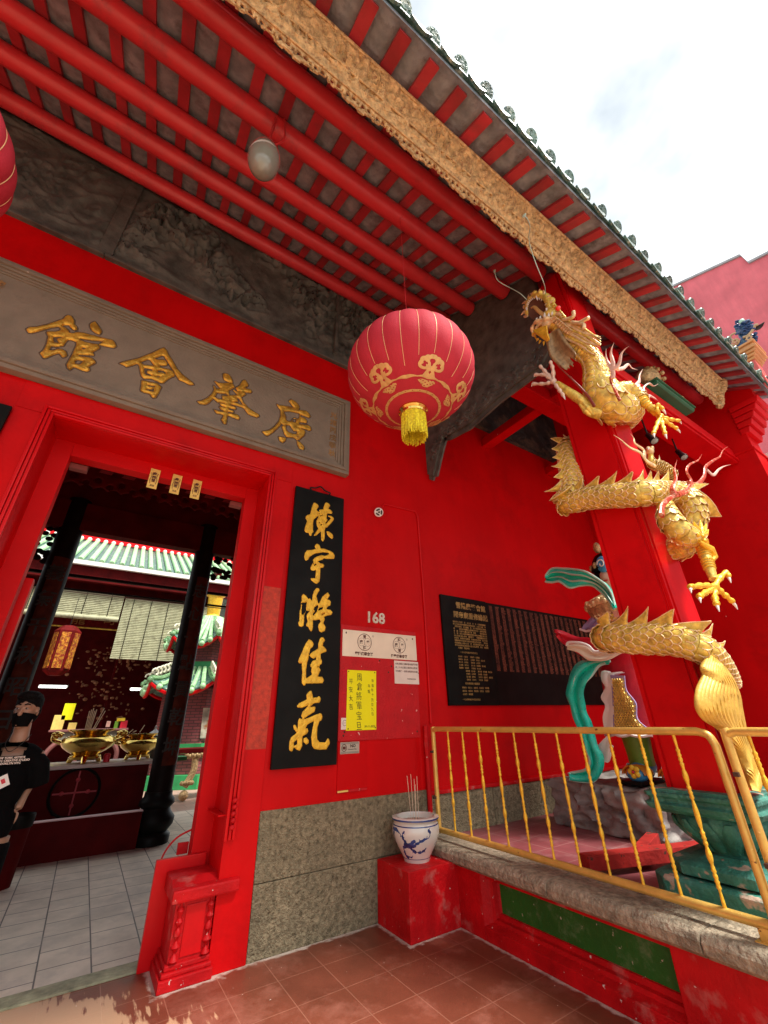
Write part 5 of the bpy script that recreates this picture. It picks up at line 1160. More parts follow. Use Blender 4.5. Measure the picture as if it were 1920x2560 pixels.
# left arm reaching out with a pale hand
pale = pm('pale_gilt_hand', (.74, .56, .44), .4, .1, var=.2, scale=14, bump=.15)
palm = c4(610, 840, X=3.02)
arm, P, Rr = limb([c4(1000, 1110, X=3.16), c4(915, 1085, X=3.10), c4(850, 1010, X=3.05), c4(790, 965, X=3.03), c4(700, 905, X=3.02), c4(640, 860, X=3.02)], [.055, .048, .040, .042, .036, .028], M['golddragon'], 'front_leg')
m = MB(); m.tube([c4(940, 1120, X=3.08), c4(900, 1070, X=3.05), c4(840, 1000, X=3.03)], [.010, .030, .012], 10); m.tube([c4(920, 1125, X=3.07), c4(880, 1090, X=3.045), c4(820, 1020, X=3.03)], [.010, .026, .010], 10); m.build('elbow_tuft', M['golddragon'], arm, smooth=True)
claw(palm, [[c4(540, 860, X=3.0), c4(440, 862, X=2.99)], [c4(540, 790, X=3.0), c4(460, 785, X=2.99)], [c4(550, 770, X=3.0), c4(500, 715, X=2.99)], [c4(605, 740, X=3.0), c4(585, 680, X=2.99)], [c4(650, 900, X=2.99), c4(690, 955, X=2.98)]], arm, pale, .0165)
# right arm
palm = c4(1495, 1135, Y=1.02)
arm, P, Rr = limb([c4(1120, 930, Y=1.20), c4(1220, 920, Y=1.14), c4(1310, 960, Y=1.09), c4(1370, 1020, Y=1.05), c4(1440, 1080, Y=1.03), c4(1490, 1130, Y=1.02)], [.075, .070, .055, .034, .028, .022], M['golddragon'], 'front_leg')
limb_scales(P, Rr, arm, .0, .50); rings_on(P, Rr, arm, .52, .95)
claw(palm, [[c4(1570, 1155, Y=1.0), c4(1650, 1168, Y=.98)], [c4(1565, 1190, Y=1.0), c4(1632, 1232, Y=.98)], [c4(1515, 1210, Y=1.0), c4(1535, 1275, Y=.99)], [c4(1465, 1210, Y=1.0), c4(1440, 1270, Y=.99)], [c4(1470, 1090, Y=1.0), c4(1478, 1035, Y=.98), c4(1515, 1070, Y=.97)]], arm, M['goldbright'], .0155)
# hind leg hanging right of the column
palm = c6(1310, 1190, Y=1.06)
leg, P, Rr = limb([c6(930, 560, Y=1.17), c6(960, 660, Y=1.15), c6(1030, 750, Y=1.13), c6(1110, 800, Y=1.12), c6(1190, 820, Y=1.10), c6(1220, 900, Y=1.09), c6(1260, 1010, Y=1.08), c6(1300, 1130, Y=1.07)], [.060, .080, .078, .066, .050, .037, .036, .026], M['golddragon'], 'hind_leg')
limb_scales(P, Rr, leg, .08, .55); rings_on(P, Rr, leg, .62, .94)
m = MB(); m.tube([c6(1190, 840, Y=1.06), c6(1270, 900, Y=1.055), c6(1300, 960, Y=1.06), c6(1280, 1010, Y=1.07)], [.012, .034, .030, .008], 10)
for k, (x, y) in enumerate(((1150, 690), (1200, 680), (1245, 705), (1262, 750), (1130, 740))): m.tube([c6(1190, 800, Y=1.07), c6((1190 + x) / 2 + 12, (800 + y) / 2 + 10, Y=1.055), c6(x, y, Y=1.05)], [.030, .022, .004], 8)
for x, y in ((1180, 790), (1215, 800), (1230, 835)): m.ell(c6(x, y, Y=1.045), .017, 12, 8)
m.build('knee_tuft', M['goldbright'], leg, smooth=True)
claw(palm, [[c6(1220, 1180, Y=1.04), c6(1125, 1190, Y=1.02)], [c6(1250, 1225, Y=1.04), c6(1195, 1262, Y=1.02)], [c6(1310, 1260, Y=1.04), c6(1325, 1320, Y=1.02)], [c6(1375, 1240, Y=1.05), c6(1445, 1300, Y=1.03)], [c6(1350, 1120, Y=1.04), c6(1400, 1080, Y=1.02), c6(1415, 1105, Y=1.01)]], leg, M['goldbright'], .0185)
# other hind leg peeping over the upper coil
leg, P, Rr = limb([c6(980, 330, Y=1.22), c6(900, 270, Y=1.18), c6(830, 240, Y=1.16), c6(820, 190, Y=1.15), c6(815, 130, Y=1.14)], [.05, .045, .032, .022, .020], M['golddragon'], 'hind_leg'); limb_scales(P, Rr, leg, .0, .6)
claw(c6(815, 150, Y=1.14), [[c6(830, 118, Y=1.13)], [c6(800, 122, Y=1.12)]], leg, M['goldpale'], .014)
# ---- flames
def flame(pts, r, mat, parent=None, k=7):
    sp = spline([tuple(p) for p in pts], k); n = len(sp); rad = [(max(.0015, r * (1 - (i / (n - 1)) ** 1.4)), max(.0012, r * .6 * (1 - (i / (n - 1)) ** 1.4))) for i in range(n)]
    m = MB(); m.tube([Vector(q) for q in sp], rad, 8); o = m.build('flame', mat, parent or DR, smooth=True)
    return o
RF, PF, GP = M['redflame'], M['flamepale'], M['goldpale']
Y0 = 1.07
def wav(a, b, amp, n=5, Y=None, X=None, cf=c6):
    out = []; dx, dy = b[0] - a[0], b[1] - a[1]; L = math.hypot(dx, dy)
    for i in range(n + 1):
        t = i / n; o = amp * math.sin(t * math.pi * 2.2) * (1 - t * .3); out.append(cf(a[0] + dx * t - dy / L * o, a[1] + dy * t + dx / L * o, X, Y))
    return out
flame([c6(900, 640, Y=Y0), c6(915, 560, Y=Y0), c6(980, 500, Y=Y0), c6(1040, 485, Y=Y0), c6(1100, 430, Y=Y0)], .026, RF)
flame([c6(1000, 490, Y=Y0), c6(985, 430, Y=Y0), c6(1010, 360, Y=Y0), c6(1000, 290, Y=Y0), c6(1022, 215, Y=Y0)], .024, RF)
flame([c6(1030, 480, Y=Y0), c6(1100, 450, Y=Y0), c6(1130, 380, Y=Y0), c6(1095, 300, Y=Y0), c6(1120, 250, Y=Y0), c6(1185, 215, Y=Y0), c6(1212, 172, Y=Y0)], .024, RF)
flame([c6(1110, 390, Y=Y0), c6(1180, 400, Y=Y0), c6(1230, 340, Y=Y0), c6(1240, 270, Y=Y0), c6(1300, 220, Y=Y0), c6(1350, 190, Y=Y0), c6(1375, 140, Y=Y0), c6(1412, 112, Y=Y0)], .023, RF)
flame([c6(1250, 290, Y=Y0), c6(1300, 330, Y=Y0), c6(1340, 290, Y=Y0), c6(1380, 265, Y=Y0), c6(1432, 250, Y=Y0)], .018, PF)
flame([c6(850, 260, Y=1.15), c6(790, 225, Y=1.13), c6(740, 160, Y=1.13), c6(660, 120, Y=1.13), c6(590, 60, Y=1.13), c6(535, 22, Y=1.13)], .020, GP)
flame([c6(770, 200, Y=1.13), c6(765, 140, Y=1.13), c6(700, 90, Y=1.13), c6(690, 50, Y=1.13), c6(665, 15, Y=1.13)], .018, GP)
flame([c6(860, 250, Y=1.14), c6(885, 215, Y=1.13), c6(885, 178, Y=1.12)], .014, GP)
for a, b, X in (((1100, 820), (1040, 570), 3.12), ((1085, 760), (1105, 520), 3.12), ((1110, 740), (1228, 545), 3.12)): flame(wav(a, b, 16, X=X, cf=c4), .022, PF)
for pts in ([(1140, 740), (1190, 730), (1230, 700), (1260, 730), (1305, 745)], [(1290, 880), (1320, 840), (1325, 790), (1350, 740)], [(1360, 960), (1350, 900), (1400, 860), (1440, 880), (1478, 862)], [(1390, 1000), (1400, 960), (1440, 975), (1475, 998)]):
    flame([c4(x, y, Y=1.06) for x, y in pts], .020, PF)
flame([c4(1160, 1000, X=3.10), c4(1110, 900, X=3.09), c4(1080, 820, X=3.09), c4(1085, 740, X=3.09)], .014, RF)
# long red tendril from chin to chest
flame([c4(950, 1050, X=3.04), c4(900, 970, X=3.03), c4(830, 890, X=3.02), c4(740, 800, X=3.01), c4(640, 700, X=3.0), c4(560, 560, X=2.99)], .014, pm('dull_red_tendril', (.25, .05, .03), .4))

# ---- head
HD = thing_part = None
XH = 3.02
def h(x, y, X=XH): return c4(x, y, X=X)
ctr = h(520, 330); sz = (h(620, 330) - h(420, 330)).length / 200     # metres per crop px
ux = (h(620, 330) - h(420, 330)).normalized(); vy = (h(520, 430) - h(520, 230)).normalized()   # to the right / down in the photo
# skull: from mouth to the nape
m = MB()
def bump(d, q): return q * (1 + .10 * noise.noise(d * 3.2) + .04 * noise.noise(d * 9))
m.ell(h(640, 360, 3.08), (.085, .095, .085), 24, 16, fn=bump); m.ell(h(720, 430, 3.09), (.09, .10, .09), 24, 16, fn=bump); m.ell(h(580, 290, 3.06), (.065, .08, .07), 20, 14, fn=bump)
m.ell(h(540, 370, 3.05), (.06, .07, .06), 18, 12, fn=bump)
skull = m.build('head', M['golddragon'], DR, smooth=True)
# gaping mouth: upper snout arch, frilled lip, fangs, tongue, lower jaw
mc = h(475, 235); rx_, ry_ = 100 * sz, 96 * sz
def mp_(deg, k=1., X=0.): a = math.radians(deg); return mc + ux * (rx_ * k * math.cos(a)) + vy * (ry_ * k * math.sin(a)) + Vector((X, 0, 0))
m = MB()
def arc(a0, a1, k, X, r, n=26, wob=.0): m.tube([mp_(a0 + (a1 - a0) * i / n, k + wob * math.sin(i * 1.9), X) for i in range(n + 1)], [r * (.75 + .35 * math.sin(math.pi * i / n) + .12 * math.sin(i * 2.4)) for i in range(n + 1)], 10)
arc(150, 395, 1.0, .0, .024, wob=.02); arc(160, 390, .84, -.012, .011); arc(165, 385, 1.12, .03, .034)
m.ell(mp_(262, 1.16, -.01), (.030, .030, .026), 14, 10); m.ell(mp_(285, 1.18, -.01), (.028, .028, .024), 14, 10); m.ell(mp_(273, 1.02, .0), (.034, .034, .03), 14, 10); m.ell(mp_(330, 1.15, .03), (.040, .045, .045), 14, 10); m.ell(mp_(20, 1.12, .02), (.036, .04, .04), 14, 10)
fuse(m, .008, 2).build('snout', M['golddragon'], skull, smooth=True)
m = MB(); P = []
for i in range(7):
    s_ = i / 6; P.append([mc + (mp_(360 * k / 28) - mc) * (1 - .75 * s_) * .92 + (h(620, 360, 3.12) - mc) * s_ * .8 for k in range(29)])
m.grid(P); m.build('mouth_cavity', pm('dark_mouth', (.14, .06, .035), .5), skull, smooth=True)
m = MB()
for k, dg_ in enumerate((150, 168, 186, 206, 228, 250, 274, 296, 318, 340)):
    o_ = mp_(dg_, 2.) - mp_(dg_, 1.); o_.normalize(); tg = Vector(o_).cross(Vector((1, 0, 0))).normalized(); b_ = mp_(dg_, 1.10, .0); l_ = (.040, .052, .046, .060, .050, .064, .050, .058, .046, .05)[k]; cv = tg * (.014 if k % 2 else -.010)
    m.tube(spline([tuple(b_ - o_ * .014), tuple(b_ + o_ * l_ * .35), tuple(b_ + o_ * l_ * .7 + cv), tuple(b_ + o_ * l_ + cv * 2.2)], 3), [(.020 * (1 - (i / 9) ** 1.5) + .002, .012 * (1 - (i / 9) ** 1.5) + .0015) for i in range(10)], 8)
m.build('snout_frill', GP, skull, smooth=True)
m = MB()
def tooth(deg, l, w, k=.86, d=None, X=-.012):
    b_ = mp_(deg, k, X); d = d or (mc - b_).normalized(); m.tube([b_ - d * .006, b_ + d * l * .5 + Vector((-.003, 0, 0)), b_ + d * l], [w, w * .72, .0012], 8)
for dg_ in (200, 211, 222, 233, 244, 255): tooth(dg_, .026, .0105)
tooth(272, .058, .014, d=(vy * .95 + ux * .2)); tooth(290, .034, .010); tooth(306, .030, .010); tooth(345, .028, .010); tooth(368, .060, .015, .88, (vy * .8 - ux * .15)); tooth(178, .050, .013, .88, (vy * .9 + ux * .25)); tooth(190, .024, .009)
for x, y, l_ in ((470, 330, .030), (500, 318, .034), (535, 305, .055), (570, 300, .045), (598, 285, .036)): b_ = h(x, y, 2.975); m.tube([b_ + vy * .008, b_ - vy * l_ * .5, b_ - vy * l_ + ux * .006], [.012, .009, .0015], 8)
m.build('teeth', M['white'], skull, smooth=True)
m = MB(); m.tube(spline([tuple(h(610, 325, 3.06)), tuple(h(545, 300, 3.01)), tuple(h(490, 262, 2.985)), tuple(h(450, 222, 2.98)), tuple(h(425, 232, 2.975))], 4), [(.034 - .0012 * i, .016 - .0005 * i) for i in range(17)], 12); m.build('tongue', pm('ochre_tongue', (.48, .25, .08), .35), skull, smooth=True)
m = MB(); m.tube(spline([tuple(h(x, y, X)) for x, y, X in ((640, 330, 3.02), (585, 318, 2.985), (530, 325, 2.965), (478, 340, 2.96), (442, 375, 2.975), (434, 425, 3.0), (452, 462, 3.02))], 5), [.020 + .006 * math.sin(i * .9) for i in range(31)], 12)
m.tube(spline([tuple(h(x, y, X)) for x, y, X in ((650, 360, 3.03), (590, 345, 3.0), (540, 352, 2.985), (492, 370, 2.98), (466, 405, 2.99), (470, 452, 3.01))], 5), .016, 10)
m.ell(h(560, 380, 3.02), (.05, .07, .04), 14, 10); fuse(m, .008, 2).build('lower_jaw', GP, skull, smooth=True)
m = MB()
for k in range(11):
    s_ = k / 10; a0 = h(452 + 95 * s_, 420 - 36 * s_, 2.975); m.tube(spline([tuple(a0), tuple(h(480 + 76 * s_, 445 + 6 * s_, 2.955)), tuple(h(520 + 48 * s_, 478 + 3 * s_, 2.96)), tuple(h(556 + 18 * s_, 508 - 8 * s_, 2.975))], 3), [.012 * (1 - (i / 11) ** 2) + .002 for i in range(10)], 6)
for x, y, x2, y2 in ((455, 465, 470, 498), (445, 440, 428, 462), (500, 505, 488, 530), (530, 515, 528, 545), (480, 490, 468, 510)): m.tube([h(x, y, 2.99), h(x2, y2, 2.975)], [.013, .002], 8)
m.build('chin_beard', M['goldbright'], skull, smooth=True)
# long hollow throat beard of ropy strands, ragged at the end
m = MB(); tips = ((705, 742), (728, 748), (752, 735), (778, 718), (772, 690), (795, 668), (788, 640), (800, 628))
for k in range(8):
    x0_, y0_ = 552 + 13 * k, 470 - 8 * k; tx, ty = tips[k]; pts = []
    for i in range(7): t_ = i / 6; pts.append(tuple(h(x0_ + (tx - x0_) * t_ - 26 * math.sin(math.pi * t_) * (1 - k / 9) + 5 * math.sin(t_ * 9 + k), y0_ + (ty - y0_) * t_ + 20 * math.sin(math.pi * t_) * (1 - k / 9), 3.0 + .045 * math.sin(math.pi * (k + .5) / 8))))
    sp_ = spline(pts, 4); m.tube(sp_, [.021 * (1 - (i / 25) ** 3) + .003 for i in range(len(sp_))], 8)
fuse(m, .007, 1).build('throat_beard', pm('dark_gilt_beard', (.34, .23, .11), .45, .2, var=.4, scale=20), skull, smooth=True)  # strands in one darker gilt than the body
# cheek frills + mane strands
m = MB(); m2 = MB()
for k in range(15):
    s = k / 14; a0 = (640 + 60 * s - 20 * (k % 2), 300 + 170 * s); b0 = (870 + 135 * math.sin(1.9 - s * 1.2), 470 + 165 * s ** 1.2)
    pts = []
    for i in range(9):
        t = i / 8; am = 13 * math.sin(t * 9 + k) * t; x = a0[0] + (b0[0] - a0[0]) * t; y = a0[1] + (b0[1] - a0[1]) * t + am; pts.append(h(x, y, 3.03 - .02 * math.sin(t * 3) + .004 * (k % 3)))
    (m if k % 2 else m2).tube(spline([tuple(p) for p in pts], 2), [.014 * (1 - (i / 16) ** 2) + .002 for i in range(17)], 7)
for k in range(9):
    s = k / 8; x, y = 600 + 130 * s, 330 + 110 * s; m.ell(h(x, y, 2.99), (.016, .016, .012), 10, 8); m.tube([h(x, y, 2.99), h(x + 22, y - 26, 2.975), h(x + 40, y - 20, 2.975)], [.012, .009, .002], 6)
for k in range(8):
    s = k / 7; x, y = 590 + 95 * s, 205 + 115 * s; m2.tube([h(x, y, 3.0), h(x + 20, y - 20, 2.98), h(x + 8, y - 36, 2.975)], [.014, .010, .002], 6)
m.build('mane', GP, skull, smooth=True); m2.build('mane', M['golddragon'], skull, smooth=True)
MB().ell(h(648, 235, 2.965), .026, 16, 12).build('eye', pm('red_glass_eye', (.85, .03, .02), .15, coat=.6), skull, smooth=True)
m = MB()
for pts in ([(690, 330), (740, 320), (775, 300), (775, 268)], [(760, 350), (820, 355), (860, 335), (895, 318)], [(830, 360), (860, 370), (862, 395)], [(680, 300), (660, 285), (640, 280)]):
    m.tube(spline([tuple(h(x, y, 2.99)) for x, y in pts], 4), .017, 9); m.ell(h(*pts[-1], 2.99), .019, 10, 8)
m.build('antlers', GP, skull, smooth=True)
for xe_, pts in ((2.62, [(390, 165), (330, 110), (240, 60), (175, 25), (138, -10), (120, -75)]), (2.12, [(545, 115), (538, 60), (520, 0), (470, -120), (425, -250), (405, -350), (415, -440), (395, -500), (368, -535)])):
    sp = [Vector(q) for q in spline([tuple(h(x, y, 3.0 + (xe_ - 3.0) * i / (len(pts) - 1))) for i, (x, y) in enumerate(pts)], 5)]; m = MB(); m.tube(sp, .0045, 6)
    e = sp[-1]; m.tube([e + Vector((0, .014 * math.cos(a), .014 * math.sin(a))) for a in [q * .5 for q in range(13)]], .004, 5); m.build('whisker', M['wire'], skull, smooth=True)
# ---- tail fan
le = [(1150, 660), (1095, 740), (1108, 800), (1066, 900), (1058, 1010), (1100, 1090), (1190, 1150), (1260, 1240), (1330, 1350), (1390, 1450), (1415, 1540), (1452, 1592)]
ri = [(1240, 740), (1300, 830), (1335, 905), (1352, 960), (1372, 1060), (1385, 1130), (1400, 1220), (1420, 1310), (1440, 1390), (1470, 1470), (1488, 1540), (1474, 1600)]
LE = spline(le, 5); RI = spline(ri, 5); P = []
for i in range(len(LE)):
    s = i / (len(LE) - 1); row = []
    for j in range(73):
        t = j / 72; x = LE[i][0] + (RI[i][0] - LE[i][0]) * t; y = LE[i][1] + (RI[i][1] - LE[i][1]) * t
        row.append(c7(x, y, Y=1.235 - .045 * math.sin(math.pi * t) - .03 * math.sin(s * 5.5 + 1) - .013 * abs(math.sin(t * math.pi * 12 + s * 2.5)) ** .7 * 1.5))
    P.append(row)
MB().grid(P, .014).build('tail_fan', pm('tail_gilt', (.66, .42, .07), .5, .2, var=.3, scale=9, bump=.2, dirt=((.34, .15, .03), 9, .55, .75)), DR, smooth=True, ang=80)
# ================================================================= helpers for fused sculptures
def ribbon(up, lo, X, wave=.05, thick=.012, k=5, nj=14, n=3., ph=0., cf=c7, fold=.02, Xf=None):
    "cloth band between two edge lines measured in the photo, rippled in depth"
    U = spline(up, k); L = spline(lo, k); P = []
    for i in range(len(U)):
        s = i / (len(U) - 1); row = []
        for j in range(nj + 1):
            t = j / nj; x = U[i][0] + (L[i][0] - U[i][0]) * t; y = U[i][1] + (L[i][1] - U[i][1]) * t
            row.append(cf(x, y, X=X + (Xf(s) if Xf else 0) + wave * math.sin(s * n * math.pi + ph + t * 1.2) + fold * math.cos(t * math.pi * 3 + s * 4)))
        P.append(row)
    return P
# ================================================================= GUARDIAN STATUE
ST = thing('guardian_statue', 'painted guardian statue with turquoise sashes, half hidden behind the dragon column', 'statue', (4.88, 2.47, .87))
SX, SY = 4.88, 2.47
def lathe_s(prof, mat, name, par, sx=1., sy=1., seg=40, c=(SX, SY, 0)): return MB().lathe(prof, c, seg=seg, sx=sx, sy=sy).build(name, mat, par, smooth=True)
# body under the robes: one continuous figure
m = MB()
for sg in (-1, 1):
    m.tube([(SX, SY + sg * .13, 1.75), (SX - .03, SY + sg * .16, 1.35), (SX, SY + sg * .17, 1.0)], [.15, .11, .085], 14)
m.ell((SX, SY, 1.95), (.24, .30, .35), 20, 14); m.ell((SX, SY, 2.45), (.22, .32, .32), 20, 14); m.tube([(SX, SY, 2.6), (SX - .01, SY, 2.86)], [.10, .085], 14)
m.ell((SX - .01, SY, 2.98), (.135, .125, .165), 20, 16); m.ell((SX - .14, SY, 2.96), (.03, .022, .03), 8, 8)
m.tube([(SX + .02, SY + .20, 2.62), (SX + .10, SY + .22, 2.40), (SX - .02, SY + .12, 2.22)], [.09, .075, .06], 12); m.tube([(SX, SY - .30, 2.62), (SX - .12, SY - .42, 2.38), (SX - .30, SY - .26, 2.45)], [.10, .085, .07], 12)
stb = fuse(m, .022, 4).build('figure', M['skinpaint'], ST, smooth=True)
m = MB(); m.tube([(SX - .28, SY - .27, 2.44), (SX - .36, SY - .22, 2.47)], [.055, .045], 10)
for k in range(5): m.tube([(SX - .36, SY - .24 + .02 * k, 2.46), (SX - .42, SY - .23 + .02 * k, 2.47), (SX - .40, SY - .22 + .018 * k, 2.42)], .014, 6)
m.build('hand', M['skinpaint'], stb, smooth=True)
m = MB(); m.ell((SX - .118, SY + .05, 3.0), (.02, .022, .013), 8, 8); m.ell((SX - .118, SY - .05, 3.0), (.02, .022, .013), 8, 8); m.build('eye', M['ink'], stb); MB().ell((SX - .125, SY, 2.905), (.02, .035, .010), 8, 6).build('mouth', M['robe'], stb)
lathe_s([(.10, 2.86), (.155, 2.93), (.165, 3.02), (.155, 3.06)], M['hair'], 'hair', stb, 1., 1.0, 24, (SX + .025, SY + .01, 0))
hat = lathe_s([(.16, 3.04), (.185, 3.06), (.175, 3.10), (.15, 3.18), (.11, 3.24), (.05, 3.27)], M['black'], 'hat', ST)
m = MB()
for k in range(9): a = k * .7; m.ell((SX + .17 * math.cos(a), SY + .17 * math.sin(a), 3.10), (.03, .03, .045), 8, 8)
m.ell((SX, SY, 3.30), (.05, .05, .06), 10, 8); p = c6(405, 890, X=4.75); m.ell(p, (.03, .045, .07), 10, 8); m.build('gold_ornament', M['goldcarve'], hat, smooth=True)
p = c6(448, 1015, X=4.72); m = MB(); m.ell(p, (.03, .075, .10), 16, 12); o = m.build('side_flap', M['blue'], hat, smooth=True)
m = MB(); m.tube([p + Vector((-.03, .05 * math.cos(a) * (1 - a / 9), .06 * math.sin(a) * (1 - a / 9))) for a in [q * .35 for q in range(20)]], .008, 6); m.build('swirl', M['white'], hat)
# gold scaled cuirass
def scaled(prof_fn, z0, z1, a0, a1, dz, na, mat_s, mat_r, par, c, L=.06):
    g = MB(); q = MB(); z = z1; k = 0
    while z > z0:
        for j in range(na):
            a = a0 + (a1 - a0) * (j + .5 * (k % 2)) / na; r = prof_fn(z); wd = (a1 - a0) / na * .5; rows = []
            for u in (0, .4, .75, 1):
                w_ = wd * math.sqrt(max(0, 1 - max(0, (u - .4) / .6) ** 2)) * (1 if u < 1 else .03); rows.append([Vector((c[0] + (r + .004 + .012 * u) * math.cos(a + w_ * v), c[1] + (r + .004 + .012 * u) * math.sin(a + w_ * v), z - L * u)) for v in (-1, 0, 1)])
            g.grid(rows); e = [rows[1][0], rows[2][0], rows[3][1], rows[2][2], rows[1][2]]; q.tube(e, .004, 4, cap=False)
        z -= dz; k += 1
    g.build('armour_scales', mat_s, par, smooth=True); q.build('scale_rims', mat_r, par)
cu = lathe_s([(.30, 1.92), (.29, 2.05), (.27, 2.20), (.28, 2.40), (.33, 2.58), (.30, 2.70), (.14, 2.78)], M['goldcarve'], 'cuirass', ST, 1., 1.)
scaled(lambda z: .285 + .03 * abs(z - 2.25), 2.02, 2.60, math.pi * .55, math.pi * 1.5, .045, 22, M['golddragon'], M['goldpale'], cu, (SX, SY))
m = MB(); m.lathe([(.31, 2.60), (.345, 2.63), (.33, 2.68), (.30, 2.70)], (SX, SY, 0), seg=36)
for k in range(16): a = math.pi * (.5 + k / 15); m.ell((SX + .33 * math.cos(a), SY + .33 * math.sin(a), 2.64 + .02 * math.sin(k * 2)), .032, 8, 6)
m.build('collar_mask', M['goldpale'], cu, smooth=True)
m = MB(); P = [[(SX + (.305 + .004) * math.cos(a), SY + (.305 + .004) * math.sin(a), z) for a in [math.pi * (.64 + .05 * q / 3) for q in range(4)]] for z in (2.02, 2.2, 2.4, 2.6)]; m.grid(P, .01); m.build('lilac_band', M['lilac'], cu, smooth=True)
m = MB(); m.grid(ribbon([(330, 400), (300, 440), (255, 475)], [(390, 415), (385, 450), (395, 490)], 4.60, .02, .012, n=1), .02); m.build('lilac_skirt_flap', M['lilac'], cu, smooth=True)
m = MB(); m.tube([c7(*p, X=4.585) for p in ((248, 478), (290, 492), (330, 486), (365, 496), (398, 486))], .014, 8); m.build('white_edge', M['white'], cu, smooth=True)
# robe body, skirts
sk = lathe_s([(.30, 2.10), (.34, 1.9), (.36, 1.7), (.385, 1.5), (.40, 1.36), (.37, 1.36), (.30, 1.7)], M['robe'], 'robe', ST, 1., 1.05)
m = MB(); m.grid(ribbon([(455, 780), (405, 775), (405, 830), (430, 880), (400, 950), (430, 1010), (410, 1080), (415, 1150), (440, 1200)], [(560, 780), (480, 800), (490, 860), (495, 920), (498, 980), (500, 1040), (500, 1100), (500, 1150), (500, 1200)], 4.44, .015, n=5, fold=.006), .015); m.build('white_lining', M['white'], sk, smooth=True)
m = MB(); m.grid(ribbon([(462, 795), (472, 880), (478, 980), (482, 1090), (486, 1190)], [(560, 800), (575, 900), (640, 990), (652, 1100), (745, 1180)], 4.42, .006, n=1, fold=.0), .014); ap = m.build('apron', M['lilac'], sk, smooth=True)
P = ribbon([(474, 822), (482, 900), (486, 990), (490, 1090), (492, 1180)], [(545, 830), (558, 910), (620, 1000), (632, 1105), (725, 1185)], 4.405, .006, n=1, fold=.0); m = MB(); m.grid(P, .01); m.build('apron_field', M['goldcarve'], ap, smooth=True)
U_ = spline([(474, 822), (482, 900), (486, 990), (490, 1090), (492, 1180)], 6); V_ = spline([(545, 830), (558, 910), (620, 1000), (632, 1105), (725, 1185)], 6); g = MB()
for i in range(0, len(U_), 1):
    nn = int((V_[i][0] - U_[i][0]) / 17)
    for j in range(nn):
        t = (j + .5 * (i % 2) + .25) / nn; x = U_[i][0] + (V_[i][0] - U_[i][0]) * t; y = U_[i][1]; g.tube([c7(x - 9, y - 4, X=4.385), c7(x - 6, y + 7, X=4.38), c7(x, y + 11, X=4.378), c7(x + 6, y + 7, X=4.38), c7(x + 9, y - 4, X=4.385)], .0055, 4)
g.build('apron_scales', M['golddragon'], ap, smooth=True)
m = MB(); P = []
for i in range(45):
    a = math.pi * 2 * i / 44; w_ = .015 * abs(math.sin(a * 8)); P.append([(SX + r_ * math.cos(a), SY + r_ * math.sin(a), z_ - w_) for r_, z_ in ((.37, 1.40), (.42, 1.365), (.445, 1.325), (.43, 1.315))])
m.grid(P, .012); m.build('scalloped_hem', M['goldpale'], sk, smooth=True)
m = MB(); m.tube([(SX + (.45) * math.cos(a), SY + .45 * math.sin(a), 1.318 - .015 * abs(math.sin(a * 8))) for a in [math.pi * 2 * i / 66 for i in range(67)]], .012, 6); m.build('white_hem', M['white'], sk, smooth=True)
m = MB(); m.grid(ribbon([(345, 1285), (370, 1280), (400, 1250), (430, 1220)], [(415, 1390), (430, 1400), (450, 1390), (470, 1290)], 4.40, .01, n=1, fold=.005), .02); m.build('white_drape', M['white'], sk, smooth=True)
# wind-blown red sleeve with white lining
m = MB(); m.grid(ribbon([(75, 478), (130, 490), (230, 530), (330, 540), (440, 590), (560, 560)], [(100, 520), (165, 600), (290, 680), (380, 700), (470, 680), (570, 620)], 4.30, .05, n=1.5, Xf=lambda s: .15 * s), .03); slv = m.build('red_sleeve', M['robe'], ST, smooth=True)
m = MB(); m.grid(ribbon([(160, 585), (240, 582), (300, 600), (350, 640), (430, 632), (540, 600)], [(160, 610), (235, 640), (300, 690), (370, 700), (450, 690), (545, 640)], 4.22, .03, n=1.5, fold=.01, Xf=lambda s: .15 * s), .02); m.build('sleeve_lining', pm('cream_lining_paint', (.70, .62, .46), .4), slv, smooth=True)
m = MB(); m.tube(spline([tuple(c7(x, y, X=4.24)) for x, y in ((158, 595), (165, 572), (200, 568), (260, 575), (310, 595), (350, 632), (420, 625), (500, 600))], 4), .014, 8); m.build('lining_edge', M['white'], slv, smooth=True)
# sashes
def sash(up, lo, X, name='sash', **kw):
    P = ribbon(up, lo, X, **kw); o = MB().grid(P, .022).build(name, M['tealpaint'], ST, smooth=True, ang=80)
    m = MB()
    for e in (0, -1): m.tube([r_[e] + Vector((-.008, 0, 0)) for r_ in P], .013, 7)
    m.build('pale_edge', M['tealpale'], o, smooth=True)
    m = MB()
    for c_ in (4, 9): m.tube([P[i][c_] + Vector((-.012, 0, 0)) for i in range(2, len(P) - 2)], [.010 * math.sin(math.pi * (i - 1) / (len(P) - 4)) + .002 for i in range(2, len(P) - 2)], 6)
    m.build('fold_highlight', M['tealpale'], o, smooth=True); return o  # pale strips stand in for highlights along the cloth folds
sash([(12, 110), (55, 62), (130, 60), (210, 66), (290, 82), (370, 128), (430, 175), (470, 235), (494, 320)], [(12, 150), (60, 156), (110, 150), (180, 192), (250, 178), (330, 176), (390, 215), (440, 270), (492, 335)], 4.42, wave=.04, n=3, fold=.03)
